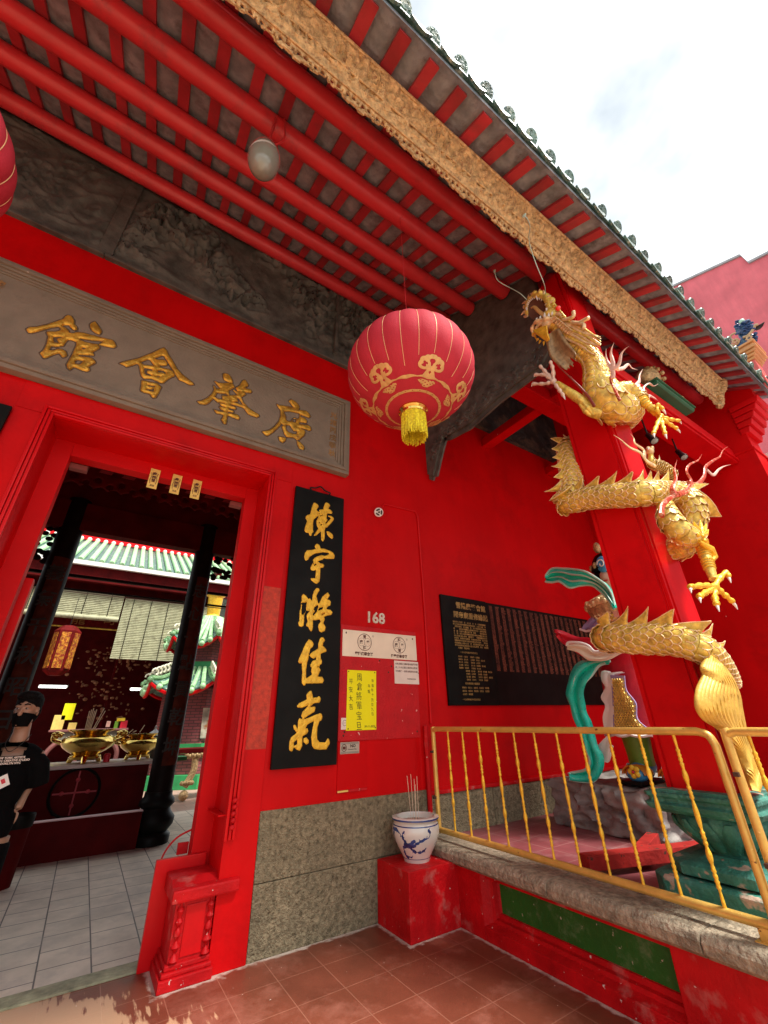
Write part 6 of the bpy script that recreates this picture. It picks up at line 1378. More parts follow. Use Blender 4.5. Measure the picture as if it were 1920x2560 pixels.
sash([(460, 700), (330, 702), (250, 715), (205, 770), (180, 850), (165, 930), (195, 1010), (210, 1080), (240, 1150), (280, 1230), (300, 1310), (320, 1400), (285, 1450), (200, 1470), (172, 1480)], [(430, 712), (380, 735), (330, 800), (285, 850), (262, 920), (275, 1000), (285, 1060), (320, 1130), (340, 1210), (360, 1290), (400, 1360), (400, 1440), (350, 1525), (260, 1530), (180, 1515)], 4.36, wave=.035, n=5, fold=.03)
# boots
for sg, nm in ((1, 'boot'), (-1, 'boot')):
    by_ = SY + sg * .17; m = MB(); m.lathe([(.115, 1.03), (.12, 1.15), (.135, 1.30), (.14, 1.36)], (SX - .05, by_, 0), seg=24); bo = m.build('green_legging', M['olive'], ST, smooth=True)
    m = MB(); m.lathe([(.145, 1.30), (.15, 1.33), (.14, 1.37)], (SX - .05, by_, 0), seg=24); m.build('legging_trim', M['blue'], bo, smooth=True)
    m = MB(); m.ell((SX - .10, by_, .985), (.17, .10, .085), 20, 14); m.ell((SX - .03, by_, 1.03), (.12, .115, .09), 18, 12); m.ell((SX - .24, by_ - .03, .97), (.11, .095, .07), 16, 12); b_ = fuse(m, .015, 3).build('boot', M['blue'], bo, smooth=True)
    m = MB(); m.ell((SX - .22, by_ - .02, .975), (.115, .105, .062), 18, 12)
    for k in range(6): m.tube([(SX - .14 - .03 * k, by_ - .02 + .11 * math.cos(a), .97 + .075 * math.sin(a)) for a in [math.pi * q / 8 for q in range(9)]], .008, 6)
    m.build('toe_cap', M['orange'], b_, smooth=True)
    m = MB(); m.box(SX - .36, SX + .1, by_ - .11, by_ + .11, .885, .92); m.build('sole', M['black'], b_, bevel=.01)
    m = MB(); f = Vector((SX - .33, by_ - .06, 1.00))
    for k in range(5): m.ell(f + Vector((-.015, .035 * math.cos(k * 1.257), .035 * math.sin(k * 1.257))), (.02, .026, .026), 10, 8)
    m.build('flower', M['yellow'], b_, smooth=True); MB().ell(f + Vector((-.035, 0, 0)), .014, 8, 6).build('flower_heart', M['robe'], b_)
    m = MB(); c_ = Vector((SX - .12, by_ + .09 * (1 if sg > 0 else 1), 1.0)); m.tube([c_ + Vector((.05 * math.cos(a) * (1 - a / 10), .02, .05 * math.sin(a) * (1 - a / 10))) for a in [q * .4 for q in range(20)]], .009, 6); m.build('swirl', M['white'], b_)

# ================================================================= LION ON THE BEAM
LB = thing('beam_lion', 'small gilded lion lying on a green slab on the red porch beam', 'lion ornament', (5.6, 1.5, 5.13))
bt = 5.13
c = lambda x, y, Y=1.45: c4(x, y, Y=Y, o=(1620, 620, 3.813))
def unit(Y): pass
# green slab lies slanted on the beam top: box with moulded lower edge
mm = MB(); mm.prism([(1.30, bt + .002), (1.70, bt + .002), (1.72, bt + .02), (1.72, bt + .06), (1.28, bt + .06), (1.28, bt + .02)], 'x', 4.95, 5.95); mm.box(4.93, 5.97, 1.26, 1.74, bt + .06, bt + .08); mm.build('green_slab', M['greenwood'], LB, bevel=.008)
m = MB(); zb = bt + .085
m.ell((5.62, 1.50, zb + .17), (.27, .15, .16), 20, 14); m.ell((5.85, 1.50, zb + .20), (.15, .14, .18), 16, 12); m.ell((5.32, 1.47, zb + .30), (.17, .15, .19), 20, 14); m.ell((5.17, 1.44, zb + .24), (.10, .10, .09), 14, 10)
for x_, y_ in ((5.28, 1.38), (5.30, 1.60), (5.80, 1.36), (5.84, 1.62)): m.tube([(x_ + .06, y_, zb + .16), (x_, y_, zb + .08), (x_ - .07, y_ - .01, zb + .035)], [.06, .045, .04], 10)
lb_ = fuse(m, .018, 3, lambda v: .010 * noise.noise(v * 30)).build('body', M['goldcarve'], LB, smooth=True)
m = MB()
for k in range(60):
    a, b_ = random.uniform(-1.2, 1.9), random.uniform(0, 6.28); m.ell((5.36 + .15 * math.cos(b_) * math.cos(a), 1.47 + .17 * math.sin(b_) * math.cos(a), zb + .32 + .18 * math.sin(a)), .030, 7, 5)
m.build('mane_curls', M['goldcarve'], lb_, smooth=True)
m = MB(); m.tube(spline([(5.95, 1.5, zb + .22), (6.02, 1.5, zb + .34), (5.95, 1.5, zb + .42), (5.88, 1.5, zb + .38)], 5), .03, 8); m.build('tail', M['goldcarve'], lb_, smooth=True)
# spotlights under the beam
for i, (x, y, z, lb2) in enumerate(((5.05, 1.62, 4.50, 'small black spotlight under the porch beam, nearest the dragon claw'), (5.85, 1.62, 4.55, 'small black spotlight under the porch beam, nearest the gable wall'))):
    t = thing('spotlight', lb2, 'spotlight', (x, y, z), 'spotlights under the porch beam'); d = Vector((-.25, -.35, -.9)).normalized(); p0 = Vector((x, y, z + .10))
    MB().lathe([(.028, 0), (.032, .02), (.034, .10), (.046, .15), (.046, .17)], p0, d, 18).build('housing', M['darkmetal'], t, smooth=True, ang=40)
    MB().lathe([(.040, .171), (.030, .174), (.001, .178)], p0, d, 18).build('lens', M['glass'], t, smooth=True); MB().tube([p0, (x, y, 4.86)], .010, 8).build('arm', M['darkmetal'], t)

# ================================================================= ROOF LION on its pedestal
RP = thing('roof_lion', 'blue glazed lion sculpture on an orange and red pedestal at the roof corner', 'lion ornament', (7.62, .80, 6.0))
m = MB(); m.prism([(7.47, .66), (7.77, .66), (7.77, .95), (7.47, .95)], 'z', 5.95, 6.42); m.build('red_pedestal', pm('coral_pedestal', (.66, .10, .09), .5), RP, bevel=.01)
orr = pm('ochre_cornice', (.62, .28, .10), .5, var=.15)
m = MB()
for zz, e in ((6.42, .02), (6.47, .05), (6.52, .08), (6.57, .11), (6.62, .09), (6.66, .12)): m.box(7.47 - e, 7.77 + e, .66 - e, .95 + e, zz, zz + (.045 if zz < 6.6 else .035))
m.build('ochre_cornice', orr, RP, bevel=.008)
cl = lambda x, y, X=7.60: c4(x, y, X=X, o=(1780, 780, 11.06))
m = MB()
for (x, y), r in (((700, 1020), .085), ((800, 960), .10), ((900, 880), .105), ((620, 1080), .06), ((760, 1100), .06), ((1040, 860), .095), ((1090, 740), .085), ((1000, 760), .09), ((900, 600), .10), ((980, 480), .11), ((850, 470), .095), ((930, 350), .085), ((760, 560), .055)): m.ell(cl(x, y), r * .92, 12, 9)
m.tube([cl(850, 1040), cl(1000, 1020), cl(1180, 1010)], [.05, .05, .055], 10); m.tube([cl(960, 1120), cl(960, 1040)], [.08, .06], 10); m.ell(cl(1200, 1010), (.06, .055, .05), 10, 8)
rb_ = fuse(m, .018, 2, lambda v: .012 * noise.noise(v * 22)).build('body', M['navy'], RP, smooth=True)
m = MB()
for k in range(26):
    x, y = random.uniform(650, 1120), random.uniform(240, 620); m.tube([cl(x, y, 7.50), cl(x + 50, y - 22, 7.485), cl(x + 95, y + 5, 7.50)], [.018, .015, .004], 6)
for x, y in ((660, 395), (700, 370), (1000, 250), (960, 260), (1200, 600), (1210, 700), (1200, 790), (690, 450)): m.ell(cl(x, y, 7.55), .030, 8, 6)
m.build('mane_locks', M['navy'], rb_, smooth=True)
tan = pm('buff_glaze', (.55, .36, .20), .35, var=.2)
for pts, r in (([(860, 700), (980, 660), (1080, 560), (1160, 440), (1200, 360), (1260, 360)], .020), ([(700, 740), (640, 780), (560, 770), (505, 720), (520, 650), (600, 600), (670, 580)], .016), ([(290, 970), (400, 910), (520, 900), (620, 920), (720, 860), (740, 780)], .018), ([(1020, 830), (990, 920), (940, 970)], .022)):
    m = MB(); m.tube(spline([tuple(cl(x, y, 7.50)) for x, y in pts], 4), r, 8); m.build('scroll_trim', tan, rb_, smooth=True)
m = MB(); m.tube([cl(1190, 470, 7.56), cl(1290, 430, 7.56), cl(1380, 360, 7.56), cl(1450, 275, 7.56)], [(.02, .05), (.02, .055), (.015, .04), (.004, .006)], 10); m.build('horn', M['darkmetal'], rb_, smooth=True)
m = MB()
for x, y in ((640, 800), (1020, 720)):
    for k in range(6): m.ell(cl(x, y, 7.47) + Vector((0, .03 * math.cos(k * 1.05), .03 * math.sin(k * 1.05))), (.012, .018, .018), 8, 6)
m.build('flower', tan, rb_, smooth=True); MB().ell(cl(820, 255, 7.5), (.035, .04, .04), 12, 8).build('eye_curl', M['tealpale'], rb_, smooth=True)
# ================================================================= INTERIOR SEEN THROUGH THE DOOR
ci = lambda x, y, Y: c4(x, y, Y=Y, o=(0, 1450, 3.159))          # photo crop of the doorway
cj = lambda x, y, Y: c4(x, y, Y=Y, o=(300, 1450, 3.159))
# red door leaf standing open at the left
dl = thing('door_leaf', 'tall red timber door leaf standing open just inside the doorway on the left', 'door', (-.72, 4.5, 0))
MB().box(-.74, -.645, 4.40, 4.50, .02, 2.62).build('leaf', M['red'], dl, bevel=.006); MB().tube([(-.755, 4.45, 2.42), (-.735, 4.45, 2.42)], .03, 10).build('door_stud', M['redworn'], dl)
# red cable loop
tag(MB().tube(spline([tuple(c4(x, y, Y=4.36, o=(0, 2050, 2.592))) for x, y in ((1045, 255), (1070, 205), (1110, 150), (1160, 105), (1215, 75), (1262, 55))], 5), .007, 8).build('cable', M['redworn'], smooth=True), 'thin red cable looping behind the right door jamb near the floor', 'cable')
MB().box(.845, .925, 4.34, 4.36, .575, .65).build('bracket', M['redworn'], fr)
# hall carpentry
hall = thing('hall_interior', 'dark red timber hall behind the doorway with fretwork beams', 'hall', (0, 7.8, 0))
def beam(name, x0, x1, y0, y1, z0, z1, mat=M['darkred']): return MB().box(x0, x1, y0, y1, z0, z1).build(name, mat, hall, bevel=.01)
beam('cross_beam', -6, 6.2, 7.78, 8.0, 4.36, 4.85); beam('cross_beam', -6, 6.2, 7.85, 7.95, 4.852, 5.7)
m = MB(); m.lathe([(.11, 0), (.11, 12)], (-6, 7.2, 5.25), (1, 0, 0), 18); m.build('purlin', M['darkred2'], hall, smooth=True)
for (yb2, zt_, zb2) in ((5.6, 5.1, 4.72), (6.7, 5.05, 4.60)):
    Xg, Yg = np.meshgrid(np.linspace(-2.2, 2.6, 420), np.linspace(-.02, .40, 34), indexing='ij'); uu = (Xg % .30) / .30
    F = np.minimum(.36 - Yg, Yg + .02); F = np.minimum(F, np.hypot((uu - .3) * .3, (Yg - .10)) - .045); F = np.minimum(F, np.hypot((uu - .75) * .3, (Yg - .17)) - .05); F = np.minimum(F, Yg - .02 - .05 * np.abs(np.sin(Xg * 18)))
    m = MB(); field_relief(m, Xg, Yg, F, lambda x, y, h, Y=yb2, Z=zb2: (x, Y - h, Z + y), .02, .02, .0); m.build('fretwork_valance', M['darkred2'], hall, smooth=True)
    m = MB()
    for k in range(15):
        x = -1.9 + k * .30; m.slab([(x, yb2 - .03, zb2 + .30), (x + .16, yb2 - .03, zb2 + .30), (x + .18, yb2 - .03, zb2 + .345), (x + .02, yb2 - .03, zb2 + .345)], (0, .02, 0))
    m.build('red_inlay', M['rafter'], hall)
    beam('cross_beam', -6, 6.2, yb2 + .02, yb2 + .2, zb2 + .38, zb2 + .60)
# open carved bracket, right and left of the columns
for sx, x0 in ((1, 1.34), (-1, -1.10)):
    m = MB(); random.seed(6 + sx)
    for k in range(46): a = random.uniform(0, .62); b = random.uniform(0, .62 - a * .6); m.ell((x0 + sx * a, 7.88, 4.36 - b), (.05, .02, .04), 8, 6)
    m.build('carved_bracket', M['blackwood'], hall, smooth=True)
# thin dark roof bars (gutter frames) under the sky strip
for z, w_ in ((3.72, .05), (3.50, .03)): beam('rail', -3, 3, 8.3, 8.36, z, z + w_, M['blackwood'])
beam('pale_rail', -3, 3, 8.28, 8.30, 3.46, 3.475, pm('dull_rail', (.25, .17, .14), .5))
# black columns with inscribed strips
for i, (cx_, lb3) in enumerate(((-.93, 'left black hall column seen through the doorway behind the man'), (1.15, 'right black hall column seen through the doorway, nearest the jamb'))):
    t = thing('black_column', lb3, 'column', (cx_, 7.9, 0), 'black columns inside the hall')
    MB().lathe([(.17, .62), (.172, 3.0), (.165, 4.9)], (cx_, 7.9, 0), seg=28).build('shaft', M['blackwood'], t, smooth=True)
    MB().lathe([(.24, 0), (.25, .10), (.20, .14), (.26, .22), (.27, .30), (.21, .37), (.19, .42), (.24, .47), (.23, .52), (.19, .56), (.185, .62)], (cx_, 7.9, 0), seg=28).build('stone_base', M['black'], t, smooth=True, ang=60)
    m = MB(); P = []
    for j in range(21): z = .95 + 2.9 * j / 20; P.append([(cx_ + .180 * math.cos(a), 7.9 + .180 * math.sin(a), z) for a in [R(250 + 70 * q / 8) for q in range(9)]])
    m.grid(P, .006); m.build('inscribed_strip', pm('dull_orange_lacquer', (.07, .012, .005), .6, spec=.1, var=.4, scale=10), t, smooth=True)
    m = MB()
    for j, ch in enumerate('義氣千秋昭日月' if i == 0 else '忠心一點貫乾坤'): text_mesh(ch, .26, lambda a, b, c, j=j: (cx_ + .02 + (a - .13) * .9, 7.9 - .186 - c + (.04 + (a - .13)) ** 2 * 1.2, 3.50 - j * .40 + b), m, .004, .004)
    m.build('characters', M['ink'], t)
# low barrier with white edge
ba = thing('altar_barrier', 'low dark red barrier with a pale top edge across the hall floor', 'barrier', (0, 7.75, 0))
MB().box(-3.2, .96, 7.70, 7.80, 0, .42).build('panel', M['darkred'], ba, bevel=.004); MB().box(-3.2, .965, 7.69, 7.81, .421, .432).build('top_edge', pm('pale_edge_paint', (.62, .42, .42), .5), ba)
# front altar table with medallion
tb = thing('altar_table', 'dark red altar table with a crossed round medallion on its front', 'table', (.2, 8.9, 0))
MB().box(-2.6, 1.02, 8.52, 9.3, 0, .93).build('front_panel', M['darkred'], tb, bevel=.006); MB().box(-2.65, 1.08, 8.46, 9.35, .935, .985).build('table_top', pm('pale_table_top', (.55, .45, .42), .3, var=.1), tb, bevel=.006)
mc_ = ci(590, 1680, 8.5); m = MB(); m.tube([mc_ + Vector((.30 * math.cos(a), 0, .30 * math.sin(a))) for a in [R(10 * q) for q in range(37)]], .018, 8)
m.build('medallion_ring', M['black'], tb, smooth=True); m = MB()
m.bar(mc_ + Vector((-.27, 0, 0)), mc_ + Vector((.27, 0, 0)), .02); m.bar(mc_ + Vector((0, 0, -.27)), mc_ + Vector((0, 0, .27)), .02)
for dx, dz in ((.16, 0), (-.16, 0), (0, .16), (0, -.16)): m.ell(mc_ + Vector((dx, 0, dz)), (.03, .02, .03), 8, 6)
m.build('medallion_cross', M['rafter'], tb, smooth=True)
# brass censers
def censer(p, s, label):
    t = thing('brass_censer', label, 'incense burner', p, 'brass incense burners on the altar table'); p = Vector(p)
    MB().lathe([(r * s, h_ * s) for r, h_ in ((.20, .05), (.22, .06), (.23, .09), (.17, .115), (.27, .17), (.36, .235), (.40, .30), (.37, .36), (.29, .395), (.22, .41), (.26, .44), (.33, .465), (.34, .485), (.30, .485))], p, seg=40).build('bowl', M['brass'], t, smooth=True, ang=40)
    for k in range(3): a = k * 2.094 + .5; MB().tube([p + Vector((.2 * s * math.cos(a), .2 * s * math.sin(a), .08 * s)), p + Vector((.25 * s * math.cos(a), .25 * s * math.sin(a), .002))], [.05 * s, .03 * s], 10).build('leg', M['brass'], t, smooth=True)
    for sg in (-1, 1):
        m = MB(); q0 = p + Vector((sg * .38 * s, 0, .30 * s)); m.tube(spline([tuple(q0), tuple(q0 + Vector((sg * .12 * s, 0, .05 * s))), tuple(q0 + Vector((sg * .10 * s, 0, .14 * s))), tuple(q0 + Vector((sg * .0, 0, .11 * s)))], 4), .03 * s, 8)
        for k in range(5): m.ell(q0 + Vector((sg * (.03 + .025 * k) * s, -.03 * s, (.10 + .025 * math.sin(k * 2)) * s)), .028 * s, 8, 6)
        m.build('handle', M['brass'], t, smooth=True)
    return t
p = ci(660, 1440, 8.75); censer((p.x, 8.80, .986), .95, 'larger brass incense burner on the altar table, left one'); p = ci(1070, 1425, 8.75); censer((p.x + .03, 8.85, .986), .78, 'smaller brass incense burner on the altar table, right one')
t = thing('offering_holder', 'bundle of tall incense sticks with white flowers behind the large brass burner', 'incense', (.2, 9.2, 1.4)); p = ci(690, 1225, 9.1)
for k in range(7): MB().tube([(p.x - .05 + .016 * k, 9.1, 1.35), (p.x - .06 + .024 * k + (.08 if k > 4 else 0), 9.1, p.z + .36 + .02 * (k % 3))], .007, 5).build('incense_stick', M['incense'], t)
m = MB()
for k in range(14): m.ell((p.x - .17 + .026 * k, 9.08, p.z + .02 * math.sin(k * 3)), .028, 8, 6)
m.build('white_flowers', M['white'], t, smooth=True)
tag(MB().lathe([(.045, 0), (.05, .10), (.03, .12)], (ci(850, 1380, 8.7).x, 8.7, .986), seg=14).build('red_cup', M['robe'], smooth=True), 'small red cup on the altar table between the two brass burners', 'cup')
# rear altar with arch and clutter
al = thing('rear_altar', 'carved rear altar table with arched openings and offerings, deep in the hall', 'altar', (.1, 17.8, 0)); Y = 17.5
a0, a1 = ci(385, 1190, Y), ci(1010, 1185, Y); gp = pm('grey_green_altar', (.16, .15, .11), .5, var=.4, scale=10)
MB().box(a0.x, a1.x, Y - .1, Y + .6, a0.z - .04, a0.z + .02).build('altar_top', pm('dusty_red_wood', (.22, .08, .07), .5), al, bevel=.01)
MB().box(a0.x + .2, a1.x - .3, Y - .02, Y + .1, a0.z - .33, a0.z - .045).build('apron_board', gp, al)
m = MB()
for (xa, xb_) in ((a0.x + .08, a0.x + .85), (a1.x - 1.0, a1.x - .18)):
    for side in (0, 1):
        x = xa if side == 0 else xb_; m.tube(spline([(x, Y, .3), (x, Y, a0.z - .65), ((x + (xa + xb_) / 2) / 2, Y, a0.z - .36), ((xa + xb_) / 2, Y, a0.z - .34)], 5), .07, 8)
m.build('arched_leg', pm('dusty_red_wood', (.22, .08, .07)), al, smooth=True)
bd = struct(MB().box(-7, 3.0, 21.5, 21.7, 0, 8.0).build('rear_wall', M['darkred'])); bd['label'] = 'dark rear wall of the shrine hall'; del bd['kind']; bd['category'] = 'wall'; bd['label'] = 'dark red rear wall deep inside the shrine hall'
MB().box(a0.x + 1.4, a1.x - .8, 19.6, 19.8, 1.0, 4.2).build('shrine_panel', M['darkred2'], al)
m = MB(); random.seed(33)
for k in range(150): x, z = random.gauss((a0.x + a1.x) / 2 + .2, .6), random.uniform(1.7, 4.2); m.ell((x, 19.5, z), (random.uniform(.02, .08), .02, random.uniform(.02, .06)), 6, 5)
m.build('gilt_carving', pm('dim_gilt', (.30, .12, .05), .4, .3, var=.5, scale=8), al, smooth=True)
for k, (x, y, w_, h_, mt, nm) in enumerate(((540, 1040, 50, 80, M['paper'], 'yellow_slip'), (460, 1125, 50, 70, M['talisman'], 'yellow_slip'), (568, 1160, 36, 40, M['talisman'], 'yellow_slip'), (925, 1150, 30, 46, M['olive'], 'green_card'), (965, 1150, 46, 50, M['robe'], 'pink_flowerpot'), (955, 1105, 40, 20, M['yellow'], 'flower'), (855, 1138, 20, 30, M['skinpaint'], 'pink_candle'))):
    p = ci(x, y, 17.6); m = MB(); sc_ = 17.6 * .00037 * 1.0; m.box(p.x - w_ * sc_ / 2.2, p.x + w_ * sc_ / 2.2, 17.58, 17.62, p.z - h_ * sc_ / 2.2, p.z + h_ * sc_ / 2.2); m.build(nm, mt, al, bevel=.01)
# bamboo blinds
for i, (x0_, x1_, z0_, z1_, lb4) in enumerate(((-3.4, .135, 4.67, 5.47, 'short bamboo blind rolled halfway up, on the left over the shrine'), (.18, 2.9, 3.42, 5.40, 'long bamboo blind hanging low on the right over the shrine'))):
    t = thing('bamboo_blind', lb4, 'blind', (x0_, 16.5, z0_), 'bamboo blinds before the shrine'); m = MB(); n = int((z1_ - z0_) / .055)
    for k in range(n): z = z0_ + (z1_ - z0_) * (k + .5) / n; m.tube([(x0_, 16.5, z), (x1_, 16.5, z)], .026, 6)
    m.build('slats', M['blind'], t)
    m = MB()
    for k in range(5): x = x0_ + (x1_ - x0_) * (k + .5) / 5; m.tube([(x, 16.46, z0_), (x, 16.46, z1_)], .010, 5)
    m.build('cords', M['blackwood'], t)
    if i == 0: MB().tube([(x0_, 16.5, z0_ - .01), (x1_, 16.5, z0_ - .01)], .08, 12).build('rolled_edge', M['blind'], t, smooth=True)
# shrine name board
t = thing('shrine_board', 'red board with faint gold characters under the short bamboo blind', 'sign', (-.4, 17.0, 4.0)); p0, p1 = ci(440, 350, 17.0), ci(950, 395, 17.0)
MB().box(p0.x - .6, p1.x, 17.0, 17.06, p1.z - .02, p1.z + .75).build('board', M['darkred2'], t); MB().box(p0.x - .6, p1.x, 16.975, 17.0, p1.z - .04, p1.z).build('gilt_edge', M['gold'], t)
m = MB()
for x, y, ch in ((560, 325, '龍'), (805, 330, '司')): q = ci(x, y, 16.98); text_mesh(ch, .40, lambda a, b, c, q=q: (q.x + a, 16.975 - c, q.z + b - .05), m, .002, .002)
m.build('characters', pm('dim_gold_character', (.30, .12, .03), .4, .3), t)
# indoor lantern
t = thing('hall_lantern', 'dark lantern with red and gold panels hanging in front of the shrine', 'lantern', tuple(ci(490, 680, 15.8))); p = ci(490, 560, 15.8)
MB().lathe([(.16, -.68), (.31, -.56), (.34, .56), (.18, .72)], p, seg=6).build('body', M['darkred2'], t); m = MB()
for k in range(6): a = k * math.pi / 3 + math.pi / 6; m.obox(p + Vector((.29 * math.cos(a), .29 * math.sin(a), 0)), Vector((-.11 * math.sin(a), .11 * math.cos(a), 0)), Vector((.016 * math.cos(a), .016 * math.sin(a), 0)), (0, 0, .50))
m.build('gilt_panel', pm('gilt_panel', (.50, .20, .02), .4, .3, var=.7, scale=18, dirt=((.25, .02, .01), 14, .48, .56)), t)
MB().tube([p + Vector((0, 0, .45)), p + Vector((0, 0, 1.6))], .008, 6).build('chain', M['darkmetal'], t)
# fluorescent tubes (lit)
em = bpy.data.materials.new('lit_tube'); em.use_nodes = True; e_ = em.node_tree.nodes['Principled BSDF']; e_.inputs['Emission Color'].default_value = (1, .97, .88, 1); e_.inputs['Emission Strength'].default_value = 2.2; e_.inputs['Base Color'].default_value = (.8, .8, .8, 1)
for i, (xa, xb_, y_, fn_, lb5) in enumerate(((310, 525, 840, ci, 'lit fluorescent tube left of the shrine, above the man'), (85, 240, 862, cj, 'lit fluorescent tube right of the shrine beside the pagoda'))):
    a, b = fn_(xa, y_, 19.0), fn_(xb_, y_ + 1, 19.0); t = thing('fluorescent_tube', lb5, 'tube light', tuple(a), 'fluorescent tubes in the shrine'); MB().tube([a, Vector((b.x, b.y, a.z))], .042, 10).build('tube', em, t, smooth=True); MB().box(a.x - .03, b.x + .03, 19.05, 19.12, a.z - .03, a.z + .05).build('batten', M['greypl'], t)
# shrine hall roof
sr = thing('shrine_hall', 'shrine hall with green tiled roof and red ridge, across the courtyard', 'temple', (0, 18, 0))
ya, za, yb3, zb3 = 16.3, 6.42, 21.0, 8.77; m = MB(); m.prism([(ya, za), (yb3, zb3), (yb3 + 4, zb3 - 2), (yb3 + 4, zb3 - 2.1), (yb3, zb3 - .1), (ya, za - .08)], 'x', -7, 7); m.build('roof', M['greentile'], sr)
m = MB(); x = -5.0
rolltile = pm('pale_green_roll', (.34, .58, .30), .35, var=.3, scale=8)
while x < 6: m.tube([(x, ya - .02, za + .05), (x, yb3, zb3 + .05)], .085, 8); x += .30
m.build('tile_rolls', rolltile, sr, smooth=True)
MB().box(-7, 7, yb3 - .1, yb3 + .15, zb3 + .02, zb3 + .34).build('ridge', M['redgloss'], sr); m = MB(); x = -5.0
while x < 6: m.ell((x, yb3 - .12, zb3 + .05), .09, 8, 6); x += .30
m.build('ridge_beads', M['white'], sr)
m = MB(); m.box(-7, 7, 16.2, 16.4, 5.75, 6.32); m.build('eaves_beam', M['darkred'], sr); MB().box(-7, 7, 16.02, 16.15, 6.24, 6.38).build('pale_gutter', M['white'], sr)
MB().box(-7, -6.8, 16.3, 21.5, 0, 7).build('side_wall', M['darkred'], sr); MB().box(3.0, 3.2, 16.6, 21.5, 0, 7).build('side_wall', M['darkred'], sr)
struct(MB().box(-7, 7, 16.4, 22, -.2, .004).build('shrine_floor', M['darkred2']))
# ---- pagoda incense burner
PX = cj(735, 330, 14.3); pxc, pyc = PX.x + .02, 14.6
pg = thing('pagoda_burner', 'small brick pagoda burner with green tiled eaves in the courtyard', 'pagoda', (pxc, pyc, 0))
def hexr(r, z, rot=R(270)): return [(pxc + r * math.cos(rot + k * math.pi / 3), pyc + r * math.sin(rot + k * math.pi / 3), z) for k in range(6)]
def hexprism(r0, z0, r1, z1, mat, name): m = MB(); m.add(hexr(r0, z0) + hexr(r1, z1), [tuple(range(5, -1, -1)), tuple(range(6, 12))] + [(k, (k + 1) % 6, (k + 1) % 6 + 6, k + 6) for k in range(6)]); return m.build(name, mat, pg)
gk = pm('green_kerb_paint', (.02, .24, .07), .5, var=.2)
zg1, zl, zu = cj(600, 1320, 14.3).z, cj(320, 890, 14.3).z, cj(390, 520, 14.3).z
rb0 = abs(cj(400, 900, 14.3).x - pxc)
hexprism(1.55, 0, 1.5, .30, gk, 'green_plinth'); hexprism(1.2, .30, 1.2, zg1 - .1, M['brick'], 'brick_base'); hexprism(1.35, zg1 - .1, 1.35, zg1 + .12, gk, 'green_band')
hexprism(1.12, zg1 + .12, 1.10, zl + .1, M['brick'], 'brick_wall'); hexprism(.80, zl + .1, .78, zu + .2, M['brick'], 'brick_tower'); hexprism(.90, zl + .60, .88, zl + .85, gk, 'green_band')
rw = pm('cloud_finial_paint', (.70, .66, .50), .4, var=.4, scale=9)
for (ze, re_, rt_, ht) in ((zl, 1.75, .88, .62), (zu, 1.35, .30, .95)):
    m = MB(); lt = MB()
    for k in range(6):
        a0_, a1_ = R(270) + k * math.pi / 3, R(270) + (k + 1) * math.pi / 3; P = []
        for i in range(9):
            t_ = i / 8; row = []
            for j in range(13):
                w_ = j / 12; q0 = Vector((math.cos(a0_), math.sin(a0_), 0)); q1 = Vector((math.cos(a1_), math.sin(a1_), 0)); q = q0.lerp(q1, w_); lift = .32 * abs(2 * w_ - 1) ** 2.2 * (1 - t_) ** 1.5
                r_ = re_ + (rt_ - re_) * t_; row.append(Vector((pxc, pyc, ze + ht * t_ ** 1.4 + lift)) + q * r_)
            P.append(row)
        m.grid(P, .08)
        for j in range(0, 13, 2): lt.tube([P[i][j] + Vector((0, 0, .05)) for i in range(9)], .062, 7); lt.ell(P[0][j] + Vector((0, 0, -.02)), .085, 8, 6)
    m.build('tiled_eave', M['greentile'], pg, smooth=True); lt.build('tile_rolls', rolltile, pg, smooth=True)
    m = MB()
    for k in range(6):
        a0_, a1_ = R(270) + k * math.pi / 3, R(270) + (k + 1) * math.pi / 3
        pts = []
        for j in range(13):
            w_ = j / 12; q = Vector((math.cos(a0_), math.sin(a0_), 0)).lerp(Vector((math.cos(a1_), math.sin(a1_), 0)), w_); pts.append(Vector((pxc, pyc, ze - .10 + .32 * abs(2 * w_ - 1) ** 2.2)) + q * (re_ - .04))
        m.tube(pts, .05, 6)
    m.build('red_soffit_trim', M['redgloss'], pg, smooth=True)
    m = MB()
    for k in range(6):
        a0_ = R(270) + k * math.pi / 3
        for q in range(6):
            rr2 = re_ - .1 - q * .11; b0 = Vector((pxc + rr2 * math.cos(a0_), pyc + rr2 * math.sin(a0_), ze + .38 + .045 * q)); m.tube([b0 + Vector((math.cos(a0_) * .09 * math.cos(s_), math.sin(a0_) * .09 * math.cos(s_), .12 + .09 * math.sin(s_))) for s_ in [z_ * .7 for z_ in range(7)]], .028, 6)
    m.build('cloud_crest', rw, pg, smooth=True)
m = MB(); m.lathe([(.30, zu + .95), (.24, zu + 1.05), (.20, zu + 1.1), (.24, zu + 1.7), (.30, zu + 1.75)], (pxc, pyc, 0), seg=20); m.build('gilt_finial', M['goldbright'], pg, smooth=True)
mu = cj(685, 1150, 13.3); MB().slab([cj(660, 1010, 13.45), cj(720, 1010, 13.45), cj(700, 1250, 13.45), cj(632, 1250, 13.45)], (0, .03, 0)).build('mural_panel', pm('painted_mural', (.42, .40, .30), .5, var=.5, scale=5, dirt=((.30, .12, .04), 4, .5, .58)), pg)
